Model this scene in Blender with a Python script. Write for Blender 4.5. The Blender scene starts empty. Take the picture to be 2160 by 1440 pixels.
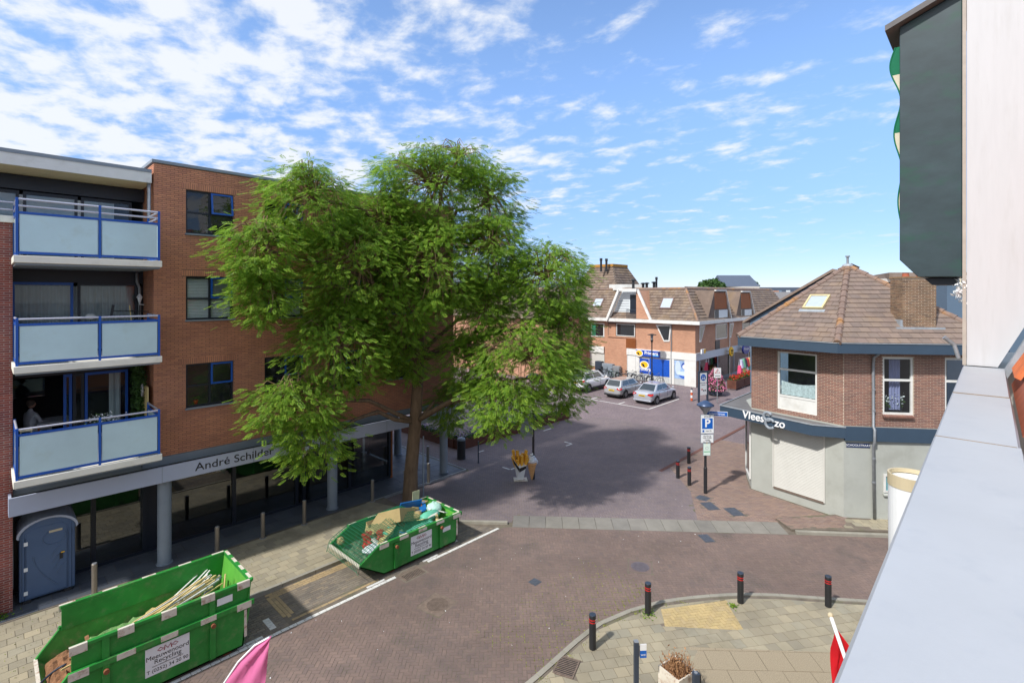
import bpy, bmesh, math, random
import numpy as np
from mathutils import Vector, Matrix
random.seed(7); RNG = np.random.default_rng(7)
SC = bpy.context.scene
COL = SC.collection

# ---------------------------------------------------------------- camera, sky, sun, exposure
F_PX, CAM_H, TH = 1060.0, 8.6, math.radians(43.7)      # focal length in photo pixels, eye height, view azimuth
CT, ST = math.cos(TH), math.sin(TH)
cam = bpy.data.cameras.new('camera'); cam_o = bpy.data.objects.new('camera', cam); COL.objects.link(cam_o)
cam.sensor_width = 36.0; cam.lens = F_PX / 2160 * 36.0
cam.shift_y = -100.0 / 2160; cam.clip_start = 0.05; cam.clip_end = 3000
cam_o.location = (0, 0, CAM_H); cam_o.rotation_euler = (math.radians(90), 0, TH - math.radians(90))
SC.camera = cam_o

SUN_EL = math.radians(47); SUN_AZ = math.atan2(0.035, -1.0)       # direction towards the sun, in the x-y plane
SKY_STRENGTH, CLOUD_STRENGTH, SUN_STRENGTH, EXPOSURE = 0.15, 0.55, 2.0, 1.15
sun = bpy.data.lights.new('sun', 'SUN'); sun_o = bpy.data.objects.new('sun', sun); COL.objects.link(sun_o)
sun.energy = SUN_STRENGTH; sun.angle = math.radians(2.5); sun.color = (1.0, 0.975, 0.94)
sd = Vector((math.cos(SUN_AZ) * math.cos(SUN_EL), math.sin(SUN_AZ) * math.cos(SUN_EL), math.sin(SUN_EL)))
sun_o.rotation_euler = sd.to_track_quat('Z', 'Y').to_euler(); sun_o.location = (-20, 0, 40)

world = bpy.data.worlds.new('World'); SC.world = world; world.use_nodes = True
def build_sky():
    nt = world.node_tree; N = nt.nodes; L = nt.links; N.clear()
    def nd(t, **k):
        n = N.new(t)
        for a, b in k.items(): setattr(n, a, b)
        return n
    def math_(op, a, b=None, c=None):
        n = nd('ShaderNodeMath', operation=op)
        for i, q in enumerate((a, b, c)):
            if q is None: continue
            if isinstance(q, (int, float)): n.inputs[i].default_value = q
            else: L.new(q, n.inputs[i])
        return n.outputs[0]
    out = nd('ShaderNodeOutputWorld'); bg = nd('ShaderNodeBackground')
    sky = nd('ShaderNodeTexSky'); sky.sky_type = 'NISHITA'; sky.sun_disc = False
    sky.sun_elevation = SUN_EL; sky.sun_rotation = math.pi / 2 - SUN_AZ
    sky.air_density = 0.9; sky.dust_density = 0.05; sky.ozone_density = 4.0
    tc = nd('ShaderNodeTexCoord'); sep = nd('ShaderNodeSeparateXYZ'); L.new(tc.outputs['Generated'], sep.inputs[0])
    x, y, z = sep.outputs
    zz = math_('ADD', math_('MAXIMUM', z, 0.0), 0.12)
    px = math_('DIVIDE', x, zz); py = math_('DIVIDE', y, zz)
    cmb = nd('ShaderNodeCombineXYZ'); L.new(px, cmb.inputs[0]); L.new(py, cmb.inputs[1])
    mp = nd('ShaderNodeMapping'); L.new(cmb.outputs[0], mp.inputs[0])
    mp.inputs['Rotation'].default_value = (0, 0, math.radians(25)); mp.inputs['Scale'].default_value = (1.0, 0.8, 1)
    n1 = nd('ShaderNodeTexNoise'); n1.inputs['Scale'].default_value = 6.2; n1.inputs['Detail'].default_value = 9; n1.inputs['Roughness'].default_value = 0.58
    n1.inputs['Distortion'].default_value = 0.15
    L.new(mp.outputs[0], n1.inputs['Vector'])
    n2 = nd('ShaderNodeTexNoise'); n2.inputs['Scale'].default_value = 1.15; n2.inputs['Detail'].default_value = 3
    L.new(mp.outputs[0], n2.inputs['Vector'])
    # cloud cover grows leftwards; more is added behind the view to lift the shade
    side = math_('ADD', math_('ADD', math_('MULTIPLY', x, -0.95), math_('MULTIPLY', y, 0.2)), 0.5)
    cover = math_('ADD', math_('MULTIPLY', side, 0.24), math_('MULTIPLY', n2.outputs['Fac'], 0.42))
    dens = math_('ADD', math_('SUBTRACT', n1.outputs['Fac'], 0.705), cover)
    ramp = nd('ShaderNodeMapRange', interpolation_type='SMOOTHSTEP'); L.new(dens, ramp.inputs[0])
    ramp.inputs['From Min'].default_value = -0.07; ramp.inputs['From Max'].default_value = 0.20
    ramp.inputs['To Max'].default_value = 0.86
    fade = nd('ShaderNodeMapRange', interpolation_type='SMOOTHSTEP'); L.new(z, fade.inputs[0])
    fade.inputs['From Min'].default_value = 0.015; fade.inputs['From Max'].default_value = 0.16
    fac = math_('MULTIPLY', ramp.outputs[0], fade.outputs[0])
    cc = nd('ShaderNodeMix', data_type='RGBA')
    L.new(ramp.outputs[0], cc.inputs['Factor'])
    cc.inputs['A'].default_value = (4.4, 4.9, 5.6, 1); cc.inputs['B'].default_value = (5.6, 5.65, 5.7, 1)
    sc_ = nd('ShaderNodeMix', data_type='RGBA', blend_type='MULTIPLY'); sc_.inputs['Factor'].default_value = 1
    L.new(cc.outputs['Result'], sc_.inputs['A']); sc_.inputs['B'].default_value = (CLOUD_STRENGTH,) * 3 + (1,)
    mx = nd('ShaderNodeMix', data_type='RGBA'); L.new(fac, mx.inputs['Factor'])
    hz = nd('ShaderNodeMapRange', interpolation_type='SMOOTHSTEP'); L.new(z, hz.inputs[0]); hz.inputs['From Min'].default_value = 0.0; hz.inputs['From Max'].default_value = 0.45
    hc = nd('ShaderNodeMix', data_type='RGBA'); L.new(hz.outputs[0], hc.inputs['Factor']); hc.inputs['A'].default_value = (0.31, 0.33, 0.43, 1); hc.inputs['B'].default_value = (0.84, 0.83, 0.83, 1)
    hm = nd('ShaderNodeMix', data_type='RGBA', blend_type='MULTIPLY'); hm.inputs['Factor'].default_value = 1; L.new(sky.outputs[0], hm.inputs['A']); L.new(hc.outputs['Result'], hm.inputs['B'])
    L.new(hm.outputs['Result'], mx.inputs['A']); L.new(sc_.outputs['Result'], mx.inputs['B'])
    L.new(mx.outputs['Result'], bg.inputs['Color']); bg.inputs['Strength'].default_value = SKY_STRENGTH
    L.new(bg.outputs[0], out.inputs[0])
build_sky()
SC.view_settings.view_transform = 'Standard'; SC.view_settings.look = 'None'
SC.view_settings.gamma = 1; SC.view_settings.exposure = EXPOSURE
SC.cycles.use_denoising = True; SC.cycles.max_bounces = 8; SC.cycles.transparent_max_bounces = 12
SC.cycles.caustics_reflective = False; SC.cycles.caustics_refractive = False

# ---------------------------------------------------------------- photo pixel -> place (distance always from the ground or wall it touches)
def ray(px, py):
    t = (px - 1080) / F_PX; k = (620 - py) / F_PX
    return CT + ST * t, ST - CT * t, k
def g(px, py, z=0.0):
    a, b, k = ray(px, py); Y = (z - CAM_H) / k; return (a * Y, b * Y)
def on_v(px, py, v):          # point on a facade y = v
    a, b, k = ray(px, py); Y = v / b; return (a * Y, CAM_H + k * Y)
def on_u(px, py, u):          # point on a facade x = u
    a, b, k = ray(px, py); Y = u / a; return (b * Y, CAM_H + k * Y)

# ---------------------------------------------------------------- materials
def S(r, g_, b):
    f = lambda c: (c / 255 / 12.92) if c / 255 <= 0.04045 else ((c / 255 + 0.055) / 1.055) ** 2.4
    return (f(r), f(g_), f(b))
MATS = {}
def mat(name, col, rough=0.6, metal=0.0, var=0.12, scale=6.0, bump=0.0, bscale=60.0, spec=0.5, dirt=None, dirt_amt=0.0, dirt_scale=1.5,
        island=None, alpha=None, emit=None, transl=0.0, coat=0.0, ior=None, stretch=None, patch=0.0):
    """procedural Principled: colour broken up by two noises, optional per-piece colours, dirt patches and bump"""
    if name in MATS: return MATS[name]
    m = bpy.data.materials.new(name); m.use_nodes = True; MATS[name] = m
    nt = m.node_tree; N = nt.nodes; L = nt.links; b = N['Principled BSDF']
    geo = N.new('ShaderNodeNewGeometry'); vec = geo.outputs['Position']
    if stretch:
        mpn = N.new('ShaderNodeMapping'); L.new(vec, mpn.inputs[0]); mpn.inputs['Scale'].default_value = stretch; vec = mpn.outputs[0]
    def noise(s, d=5, r=0.6):
        n = N.new('ShaderNodeTexNoise'); n.inputs['Scale'].default_value = s; n.inputs['Detail'].default_value = d
        n.inputs['Roughness'].default_value = r; L.new(vec, n.inputs['Vector']); return n.outputs['Fac']
    def mixc(f, A, B, bt='MIX'):
        n = N.new('ShaderNodeMix'); n.data_type = 'RGBA'; n.blend_type = bt
        for s_, q in (('Factor', f), ('A', A), ('B', B)):
            if isinstance(q, (int, float)): n.inputs[s_].default_value = q
            elif isinstance(q, tuple): n.inputs[s_].default_value = q + (1,) if len(q) == 3 else q
            else: L.new(q, n.inputs[s_])
        return n.outputs['Result']
    base = col
    if island:
        rp = N.new('ShaderNodeValToRGB'); cr = rp.color_ramp; cr.interpolation = 'LINEAR'
        cols = [col] + list(island)
        while len(cr.elements) < len(cols): cr.elements.new(0.5)
        for i, c in enumerate(cols):
            cr.elements[i].position = i / (len(cols) - 1); cr.elements[i].color = c + (1,)
        oi = N.new('ShaderNodeObjectInfo')
        ad = N.new('ShaderNodeMath'); ad.operation = 'ADD'; L.new(geo.outputs['Random Per Island'], ad.inputs[0]); L.new(oi.outputs['Random'], ad.inputs[1])
        fr = N.new('ShaderNodeMath'); fr.operation = 'FRACT'; L.new(ad.outputs[0], fr.inputs[0]); L.new(fr.outputs[0], rp.inputs[0])
        base = rp.outputs[0]
    if var:
        mr = N.new('ShaderNodeMapRange'); L.new(noise(scale), mr.inputs[0])
        mr.inputs['From Min'].default_value = 0.3; mr.inputs['From Max'].default_value = 0.7
        mr.inputs['To Min'].default_value = 1 - var; mr.inputs['To Max'].default_value = 1 + var
        cmb = N.new('ShaderNodeCombineColor')
        for i in range(3): L.new(mr.outputs[0], cmb.inputs[i])
        base = mixc(1.0, base, cmb.outputs[0], 'MULTIPLY')
    if patch:
        mr = N.new('ShaderNodeMapRange'); L.new(noise(0.28, 6, .62), mr.inputs[0]); mr.inputs['From Min'].default_value = 0.36; mr.inputs['From Max'].default_value = 0.66; mr.inputs['To Min'].default_value = 1 - patch; mr.inputs['To Max'].default_value = 1 + patch * .6
        cmb = N.new('ShaderNodeCombineColor')
        for i in range(3): L.new(mr.outputs[0], cmb.inputs[i])
        base = mixc(1.0, base, cmb.outputs[0], 'MULTIPLY')
    if dirt:
        mr = N.new('ShaderNodeMapRange'); mr.interpolation_type = 'SMOOTHSTEP'; L.new(noise(dirt_scale, 8, 0.65), mr.inputs[0])
        mr.inputs['From Min'].default_value = 0.5; mr.inputs['From Max'].default_value = 0.72; mr.inputs['To Max'].default_value = dirt_amt
        base = mixc(mr.outputs[0], base, dirt)
    if isinstance(base, tuple): b.inputs['Base Color'].default_value = base + (1,)
    else: L.new(base, b.inputs['Base Color'])
    b.inputs['Roughness'].default_value = rough; b.inputs['Metallic'].default_value = metal
    b.inputs['Specular IOR Level'].default_value = spec
    if coat: b.inputs['Coat Weight'].default_value = coat; b.inputs['Coat Roughness'].default_value = 0.05
    if ior: b.inputs['IOR'].default_value = ior
    if alpha is not None: b.inputs['Alpha'].default_value = alpha
    if emit: b.inputs['Emission Color'].default_value = emit + (1,); b.inputs['Emission Strength'].default_value = 1
    if bump:
        bp = N.new('ShaderNodeBump'); bp.inputs['Strength'].default_value = bump; bp.inputs['Distance'].default_value = 0.01
        L.new(noise(bscale, 4), bp.inputs['Height']); L.new(bp.outputs[0], b.inputs['Normal'])
    if transl:
        tr = N.new('ShaderNodeBsdfTranslucent'); ms = N.new('ShaderNodeMixShader'); ms.inputs[0].default_value = transl
        if isinstance(base, tuple): tr.inputs[0].default_value = base + (1,)
        else: L.new(base, tr.inputs[0])
        L.new(b.outputs[0], ms.inputs[1]); L.new(tr.outputs[0], ms.inputs[2]); L.new(ms.outputs[0], N['Material Output'].inputs[0])
    return m
def glass_mat(name, tint, trans=0.35, rough=0.02, ior=1.6):
    """window pane: tinted see-through plus a mirror-like Fresnel reflection"""
    if name in MATS: return MATS[name]
    m = bpy.data.materials.new(name); m.use_nodes = True; MATS[name] = m
    nt = m.node_tree; N = nt.nodes; L = nt.links; N.remove(N['Principled BSDF'])
    fr = N.new('ShaderNodeFresnel'); fr.inputs[0].default_value = ior
    tr = N.new('ShaderNodeBsdfTransparent'); tr.inputs[0].default_value = tuple(c * trans for c in tint) + (1,)
    gl = N.new('ShaderNodeBsdfGlossy'); gl.inputs['Roughness'].default_value = rough; gl.inputs[0].default_value = (0.95, 0.97, 1, 1)
    tn = N.new('ShaderNodeTexNoise'); tn.inputs['Scale'].default_value = 0.9
    bp = N.new('ShaderNodeBump'); bp.inputs['Strength'].default_value = 0.04; bp.inputs['Distance'].default_value = 0.05
    L.new(tn.outputs['Fac'], bp.inputs['Height']); L.new(bp.outputs[0], gl.inputs['Normal'])
    mx = N.new('ShaderNodeMixShader'); L.new(fr.outputs[0], mx.inputs[0]); L.new(tr.outputs[0], mx.inputs[1]); L.new(gl.outputs[0], mx.inputs[2])
    L.new(mx.outputs[0], N['Material Output'].inputs[0]); return m
def brick_mat(name, c1, c2, mortar, bw=0.22, bh=0.065, axis='xz'):
    """far brickwork whose single bricks are under the size that can be picked apart"""
    if name in MATS: return MATS[name]
    m = bpy.data.materials.new(name); m.use_nodes = True; MATS[name] = m
    nt = m.node_tree; N = nt.nodes; L = nt.links; b = N['Principled BSDF']
    geo = N.new('ShaderNodeNewGeometry'); sep = N.new('ShaderNodeSeparateXYZ'); L.new(geo.outputs['Position'], sep.inputs[0])
    cmb = N.new('ShaderNodeCombineXYZ')
    ad = N.new('ShaderNodeMath'); ad.operation = 'ADD'; L.new(sep.outputs[0], ad.inputs[0]); L.new(sep.outputs[1], ad.inputs[1])
    L.new(ad.outputs[0], cmb.inputs[0]); L.new(sep.outputs[1 if axis == 'xy' else 2], cmb.inputs[1])
    if axis == 'xy': L.new(sep.outputs[0], cmb.inputs[0])
    br = N.new('ShaderNodeTexBrick'); L.new(cmb.outputs[0], br.inputs[0])
    br.inputs['Color1'].default_value = c1 + (1,); br.inputs['Color2'].default_value = c2 + (1,); br.inputs['Mortar'].default_value = mortar + (1,)
    br.inputs['Scale'].default_value = 1; br.inputs['Brick Width'].default_value = bw; br.inputs['Row Height'].default_value = bh
    br.inputs['Mortar Size'].default_value = 0.007; br.inputs['Mortar Smooth'].default_value = 0.3
    ns = N.new('ShaderNodeTexNoise'); ns.inputs['Scale'].default_value = 0.6; ns.inputs['Detail'].default_value = 6; L.new(geo.outputs['Position'], ns.inputs['Vector'])
    mr = N.new('ShaderNodeMapRange'); L.new(ns.outputs['Fac'], mr.inputs[0]); mr.inputs['To Min'].default_value = 0.7; mr.inputs['To Max'].default_value = 1.3
    mx = N.new('ShaderNodeMix'); mx.data_type = 'RGBA'; mx.blend_type = 'MULTIPLY'; mx.inputs['Factor'].default_value = 1
    L.new(br.outputs[0], mx.inputs['A']); L.new(mr.outputs[0], mx.inputs['B']); L.new(mx.outputs['Result'], b.inputs['Base Color'])
    bp = N.new('ShaderNodeBump'); bp.inputs['Strength'].default_value = 0.4; bp.inputs['Distance'].default_value = 0.008; bp.invert = True
    L.new(br.outputs['Fac'], bp.inputs['Height']); L.new(bp.outputs[0], b.inputs['Normal'])
    b.inputs['Roughness'].default_value = 0.85; return m

# ---------------------------------------------------------------- mesh building
def link(name, me, parent=None):
    o = bpy.data.objects.new(name, me); COL.objects.link(o)
    if parent is not None: o.parent = parent
    return o
def tag(o, label=None, cat=None, group=None, kind=None):
    if label: o['label'] = label
    if cat: o['category'] = cat
    if group: o['group'] = group
    if kind: o['kind'] = kind
    return o
def thing(name, label, cat, loc=(0, 0, 0), rz=0.0, group=None):
    o = bpy.data.objects.new(name, None); COL.objects.link(o); o.empty_display_size = 0.2
    o.location = loc; o.rotation_euler = (0, 0, rz)
    o['wm'] = 1
    return tag(o, label, cat, group)
def inv_of(parent):
    M = Matrix.Identity(4); p = parent
    while p is not None:
        M = (Matrix.Translation(p.location) @ p.rotation_euler.to_matrix().to_4x4()) @ M; p = p.parent
    return M.inverted()
class MB:
    def __init__(s): s.v = []; s.f = []
    def add(s, vs, fs):
        n = len(s.v); s.v += [tuple(map(float, q)) for q in vs]; s.f += [tuple(i + n for i in q) for q in fs]; return s
    def box(s, x0, x1, y0, y1, z0, z1):
        return s.add([(x0, y0, z0), (x1, y0, z0), (x1, y1, z0), (x0, y1, z0), (x0, y0, z1), (x1, y0, z1), (x1, y1, z1), (x0, y1, z1)],
                     [(0, 3, 2, 1), (4, 5, 6, 7), (0, 1, 5, 4), (1, 2, 6, 5), (2, 3, 7, 6), (3, 0, 4, 7)])
    def obox(s, c, size, rz=0.0, rx=0.0, ry=0.0):
        R = Matrix.Rotation(rz, 3, 'Z') @ Matrix.Rotation(ry, 3, 'Y') @ Matrix.Rotation(rx, 3, 'X'); c = Vector(c); a, b, d = (q / 2 for q in size)
        P = [c + R @ Vector(q) for q in ((-a, -b, -d), (a, -b, -d), (a, b, -d), (-a, b, -d), (-a, -b, d), (a, -b, d), (a, b, d), (-a, b, d))]
        return s.add(P, [(0, 3, 2, 1), (4, 5, 6, 7), (0, 1, 5, 4), (1, 2, 6, 5), (2, 3, 7, 6), (3, 0, 4, 7)])
    def ext(s, pts, vec):
        n = len(pts); vec = Vector(vec); P = [Vector(p) for p in pts]
        s.add(P + [p + vec for p in P], [tuple(range(n - 1, -1, -1)), tuple(range(n, 2 * n))] + [(i, (i + 1) % n, n + (i + 1) % n, n + i) for i in range(n)])
        return s
    def prism(s, pts, z0, z1): return s.ext([(p[0], p[1], z0) for p in pts], (0, 0, z1 - z0))
    def bar(s, p, q, w, h=None):
        """square bar from p to q"""
        p, q = Vector(p), Vector(q); d = q - p; L_ = d.length
        if L_ < 1e-6: return s
        R = d.to_track_quat('X', 'Z').to_matrix(); h = h or w; a, b = w / 2, h / 2
        P = [p + R @ Vector(t) for t in ((0, -a, -b), (L_, -a, -b), (L_, a, -b), (0, a, -b), (0, -a, b), (L_, -a, b), (L_, a, b), (0, a, b))]
        return s.add(P, [(0, 3, 2, 1), (4, 5, 6, 7), (0, 1, 5, 4), (1, 2, 6, 5), (2, 3, 7, 6), (3, 0, 4, 7)])
    def tube(s, pts, r, n=8, closed=False):
        pts = [Vector(p) for p in pts]; m = len(pts); rs = r if isinstance(r, (list, tuple)) else [r] * m
        V = []; Fc = []; prev = None
        for i, p in enumerate(pts):
            if closed: d = pts[(i + 1) % m] - pts[i - 1]
            else: d = pts[min(i + 1, m - 1)] - pts[max(i - 1, 0)]
            d.normalize()
            ref = prev if prev is not None else (Vector((0, 0, 1)) if abs(d.z) < 0.9 else Vector((1, 0, 0)))
            a = d.cross(ref).cross(d)
            if a.length < 1e-6: a = d.orthogonal()
            a.normalize(); prev = a; b = d.cross(a)
            for k in range(n):
                t = 2 * math.pi * k / n; V.append(p + (a * math.cos(t) + b * math.sin(t)) * rs[i])
        for i in range(m if closed else m - 1):
            j = (i + 1) % m
            for k in range(n): Fc.append((i * n + k, i * n + (k + 1) % n, j * n + (k + 1) % n, j * n + k))
        if not closed: Fc += [tuple(range(n - 1, -1, -1)), tuple((m - 1) * n + k for k in range(n))]
        return s.add(V, Fc)
    def cyl(s, c, r, z0, z1, n=16): return s.lathe(c, [(r, z0), (r, z1)], n)
    def lathe(s, c, prof, n=16, cap=True):
        V = []; Fc = []; m = len(prof)
        for r, z in prof:
            for k in range(n):
                t = 2 * math.pi * k / n; V.append((c[0] + r * math.cos(t), c[1] + r * math.sin(t), (c[2] if len(c) > 2 else 0) + z))
        for i in range(m - 1):
            for k in range(n): Fc.append((i * n + k, i * n + (k + 1) % n, (i + 1) * n + (k + 1) % n, (i + 1) * n + k))
        if cap: Fc += [tuple(range(n - 1, -1, -1)), tuple((m - 1) * n + k for k in range(n))]
        return s.add(V, Fc)
    def ball(s, c, r, n=10, m=6, jit=0.0):
        if isinstance(r, (int, float)): r = (r, r, r)
        V = []; Fc = []
        for i in range(m + 1):
            ph = math.pi * i / m - math.pi / 2
            for k in range(n):
                t = 2 * math.pi * k / n; q = 1 + random.uniform(-jit, jit)
                V.append((c[0] + r[0] * q * math.cos(ph) * math.cos(t), c[1] + r[1] * q * math.cos(ph) * math.sin(t), c[2] + r[2] * q * math.sin(ph)))
        for i in range(m):
            for k in range(n): Fc.append((i * n + k, i * n + (k + 1) % n, (i + 1) * n + (k + 1) % n, (i + 1) * n + k))
        return s.add(V, Fc)
    def build(s, name, material, parent=None, bev=0.0, smooth=False, local=False, seg=2, sub=0):
        me = bpy.data.meshes.new(name); V = s.v
        if parent is not None and not local:
            I = inv_of(parent); V = [tuple(I @ Vector(q)) for q in V]
        me.from_pydata(V, [], s.f); bm = bmesh.new(); bm.from_mesh(me)
        if smooth: bmesh.ops.remove_doubles(bm, verts=bm.verts, dist=1e-5)
        bmesh.ops.recalc_face_normals(bm, faces=bm.faces); bm.to_mesh(me); bm.free()
        me.materials.append(material); o = link(name, me, parent)
        if smooth:
            for p in me.polygons: p.use_smooth = True
        if bev:
            md = o.modifiers.new('bevel', 'BEVEL'); md.width = bev; md.segments = seg; md.limit_method = 'ANGLE'; md.angle_limit = math.radians(40)
        if sub:
            md = o.modifiers.new('sub', 'SUBSURF'); md.levels = sub; md.render_levels = sub
        return o
def B(*a): return MB().box(*a)
def copy_tree(o, parent=None):
    c = o.copy(); COL.objects.link(c); c.parent = parent
    for ch in list(o.children): copy_tree(ch, c)
    return c
def np_mesh(name, V, Fq, material, parent=None):
    V = np.asarray(V, dtype=np.float32).reshape(-1, 3); Fq = np.asarray(Fq, dtype=np.int32)
    if parent is not None:
        I = np.array(inv_of(parent)); V = (V @ I[:3, :3].T + I[:3, 3]).astype(np.float32)
    me = bpy.data.meshes.new(name); nf, k = Fq.shape
    me.vertices.add(len(V)); me.vertices.foreach_set('co', V.ravel())
    me.loops.add(nf * k); me.loops.foreach_set('vertex_index', Fq.ravel())
    me.polygons.add(nf); me.polygons.foreach_set('loop_start', np.arange(0, nf * k, k, dtype=np.int32))
    me.update(calc_edges=True); me.shade_flat(); me.materials.append(material)
    return link(name, me, parent)
UNIT = np.array([(-.5, -.5, -.5), (.5, -.5, -.5), (.5, .5, -.5), (-.5, .5, -.5), (-.42, -.42, .5), (.42, -.42, .5), (.42, .42, .5), (-.42, .42, .5)])
UF = np.array([(4, 5, 6, 7), (0, 1, 5, 4), (1, 2, 6, 5), (2, 3, 7, 6), (3, 0, 4, 7)])
def boxes_mesh(items):
    """items: (center, axisX, axisY, axisZ(outwards), sizeX, sizeY, sizeZ); slightly tapered towards the outer face"""
    n = len(items); c = np.array([i[0] for i in items]); A = np.array([i[1] for i in items]); Bq = np.array([i[2] for i in items]); Cq = np.array([i[3] for i in items])
    sz = np.array([i[4] for i in items]); t = 0.0025
    U = np.repeat(UNIT[None], n, 0).copy() * sz[:, None, :]
    sh = np.sign(UNIT[None]) * t; top = (UNIT[:, 2] > 0)[None, :, None]
    U = np.where(top, np.sign(UNIT)[None] * (sz[:, None, :] / 2 - np.array([t, t, 0])[None, None]), np.sign(UNIT)[None] * sz[:, None, :] / 2)
    V = c[:, None, :] + U[:, :, 0:1] * A[:, None] + U[:, :, 1:2] * Bq[:, None] + U[:, :, 2:3] * Cq[:, None]
    Fq = (UF[None] + 8 * np.arange(n)[:, None, None]).reshape(-1, 4)
    return V.reshape(-1, 3), Fq
def in_frame(p):
    X = ST * p[0] - CT * p[1]; Y = CT * p[0] + ST * p[1]
    if Y < 0.3: return False
    x = 1080 + F_PX * X / Y; y = 620 - F_PX * (p[2] - CAM_H) / Y
    return 0 < x < 2160 and 0 < y < 1440
def pieces(parent, name, items, material, nind=300, stuff_name=None):
    """nearest nind whole pieces as objects that share one mesh, the rest joined as one part"""
    std = items[0][4]
    cp = np.array([0, 0, CAM_H])
    cand = [k for k, i in enumerate(items) if max(abs(i[4][q] - std[q]) for q in range(3)) < 1e-4 and in_frame(i[0])]
    cand.sort(key=lambda k: np.linalg.norm(np.array(items[k][0]) - cp))
    ind = set(cand[:nind])
    V, Fq = boxes_mesh([((0, 0, 0), (1, 0, 0), (0, 1, 0), (0, 0, 1), std)])
    me = None; I = inv_of(parent) if parent is not None else Matrix.Identity(4)
    for k in sorted(ind):
        c, a, b, d, _ = items[k]
        if me is None:
            o = np_mesh(name, V, Fq, material); me = o.data
        else: o = link(name, me)
        M = Matrix(((a[0], b[0], d[0], c[0]), (a[1], b[1], d[1], c[1]), (a[2], b[2], d[2], c[2]), (0, 0, 0, 1)))
        o.parent = parent; o.matrix_local = I @ M
    rest = [i for k, i in enumerate(items) if k not in ind]
    if rest:
        V, Fq = boxes_mesh(rest); r = np_mesh(stuff_name or name + '_field', V, Fq, material, parent); r['kind'] = 'stuff'
def brick_wall(parent, o, d, length, z0, z1, holes, material, bl=0.21, bh=0.05, j=0.012, nout=None, nind=300, soldiers=(), proud=0.007, name='brick'):
    """running-bond bricks on the plane through o along unit d; holes and soldier courses as (a0, a1, z0, z1)"""
    d = Vector((d[0], d[1], 0)).normalized(); nrm = Vector(nout).normalized(); items = []; row = 0; z = z0
    X = tuple(d); Z = (0, 0, 1); Nn = tuple(nrm)
    def put(a0, a1, za, zb):
        if a1 - a0 < 0.03: return
        c = Vector((o[0], o[1], 0)) + d * ((a0 + a1) / 2) + nrm * (proud / 2 + RNG.uniform(-0.0015, 0.0015)); c.z = (za + zb) / 2
        items.append((tuple(c), X, Z, Nn, (a1 - a0, zb - za, proud)))
    blocked = list(holes) + [s[:4] for s in soldiers]
    while z + bh <= z1 + 0.01:
        off = (row % 2) * (bl + j) / 2 - (bl + j); a = off
        cuts = [(h[0] - 0.004, h[1] + 0.004) for h in blocked if h[2] < z + bh * 0.6 and h[3] > z + bh * 0.4]
        while a < length:
            segs = [(max(a, 0.0), min(a + bl, length))]
            for c0, c1 in cuts:
                ns = []
                for s0, s1 in segs:
                    if c1 <= s0 or c0 >= s1: ns.append((s0, s1))
                    else:
                        if s0 < c0: ns.append((s0, c0))
                        if c1 < s1: ns.append((c1, s1))
                segs = ns
            for s0, s1 in segs: put(s0, s1, z, z + bh)
            a += bl + j
        z += bh + j; row += 1
    for (a0, a1, za, zb) in soldiers:
        a = a0
        while a + bh <= a1 + 0.005: put(a, a + bh, za, zb); a += bh + j
    std = (bl, bh, proud); items.sort(key=lambda i: abs(i[4][0] - bl) + abs(i[4][1] - bh))
    pieces(parent, name, items, material, nind, name + 'work')
def text(name, s, size, mat_, parent, o, xdir, zdir, ext=0.004, align='CENTER', sx=1.0, shear=0.0, bold=0.0):
    cu = bpy.data.curves.new(name, 'FONT'); cu.body = s; cu.size = size; cu.extrude = ext; cu.align_x = align; cu.align_y = 'CENTER'; cu.shear = shear; cu.offset = bold
    cu.materials.append(mat_); ob = bpy.data.objects.new(name, cu); COL.objects.link(ob)
    x = Vector(xdir).normalized(); z = Vector(zdir).normalized(); y = x.cross(z) * -1; n = x.cross(z)
    M = Matrix(((x.x * sx, z.x, n.x, o[0]), (x.y * sx, z.y, n.y, o[1]), (x.z * sx, z.z, n.z, o[2]), (0, 0, 0, 1)))
    if parent is not None: ob.parent = parent; ob.matrix_local = inv_of(parent) @ M
    else: ob.matrix_world = M
    return ob
# ---------------------------------------------------------------- palette
M_joint = mat('joint_sand', S(112, 102, 90), 0.95, var=0.25, scale=3, dirt=S(84, 98, 48), dirt_amt=0.55, dirt_scale=0.9)
M_road = mat('road_brick', S(120, 102, 94), 0.8, var=0.06, scale=0.7, patch=.18, island=[S(125, 106, 97), S(120, 102, 95), S(130, 110, 100), S(115, 99, 93)], bump=0.5, bscale=90, dirt=S(88, 80, 78), dirt_amt=0.6, dirt_scale=0.45)
M_plaza = mat('plaza_brick', S(122, 110, 112), 0.8, var=0.06, scale=0.6, patch=.12, island=[S(127, 114, 114), S(119, 107, 110), S(130, 116, 114), S(117, 106, 110)], bump=0.5, bscale=90, dirt=S(96, 88, 92), dirt_amt=0.6, dirt_scale=0.4)
M_side = mat('side_brick', S(136, 114, 102), 0.8, var=0.1, scale=0.7, island=[S(146, 122, 108), S(128, 106, 98), S(140, 120, 110)], bump=0.5, bscale=90)
M_park = mat('parking_brick', S(120, 110, 100), 0.85, var=0.15, scale=0.8, island=[S(134, 124, 110), S(110, 102, 94), S(142, 128, 110)], bump=0.5, bscale=90)
M_parky = mat('parking_border_brick', S(160, 138, 104), 0.85, var=0.15, scale=1, island=[S(172, 148, 110), S(150, 132, 104)], bump=0.4)
M_tile = mat('pavement_tile', S(152, 142, 120), 0.85, var=0.08, scale=0.9, patch=.14, island=[S(164, 154, 130), S(142, 134, 116), S(170, 158, 132), S(150, 144, 126)], bump=0.35, bscale=120, dirt=S(126, 118, 98), dirt_amt=0.7, dirt_scale=0.7)
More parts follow.
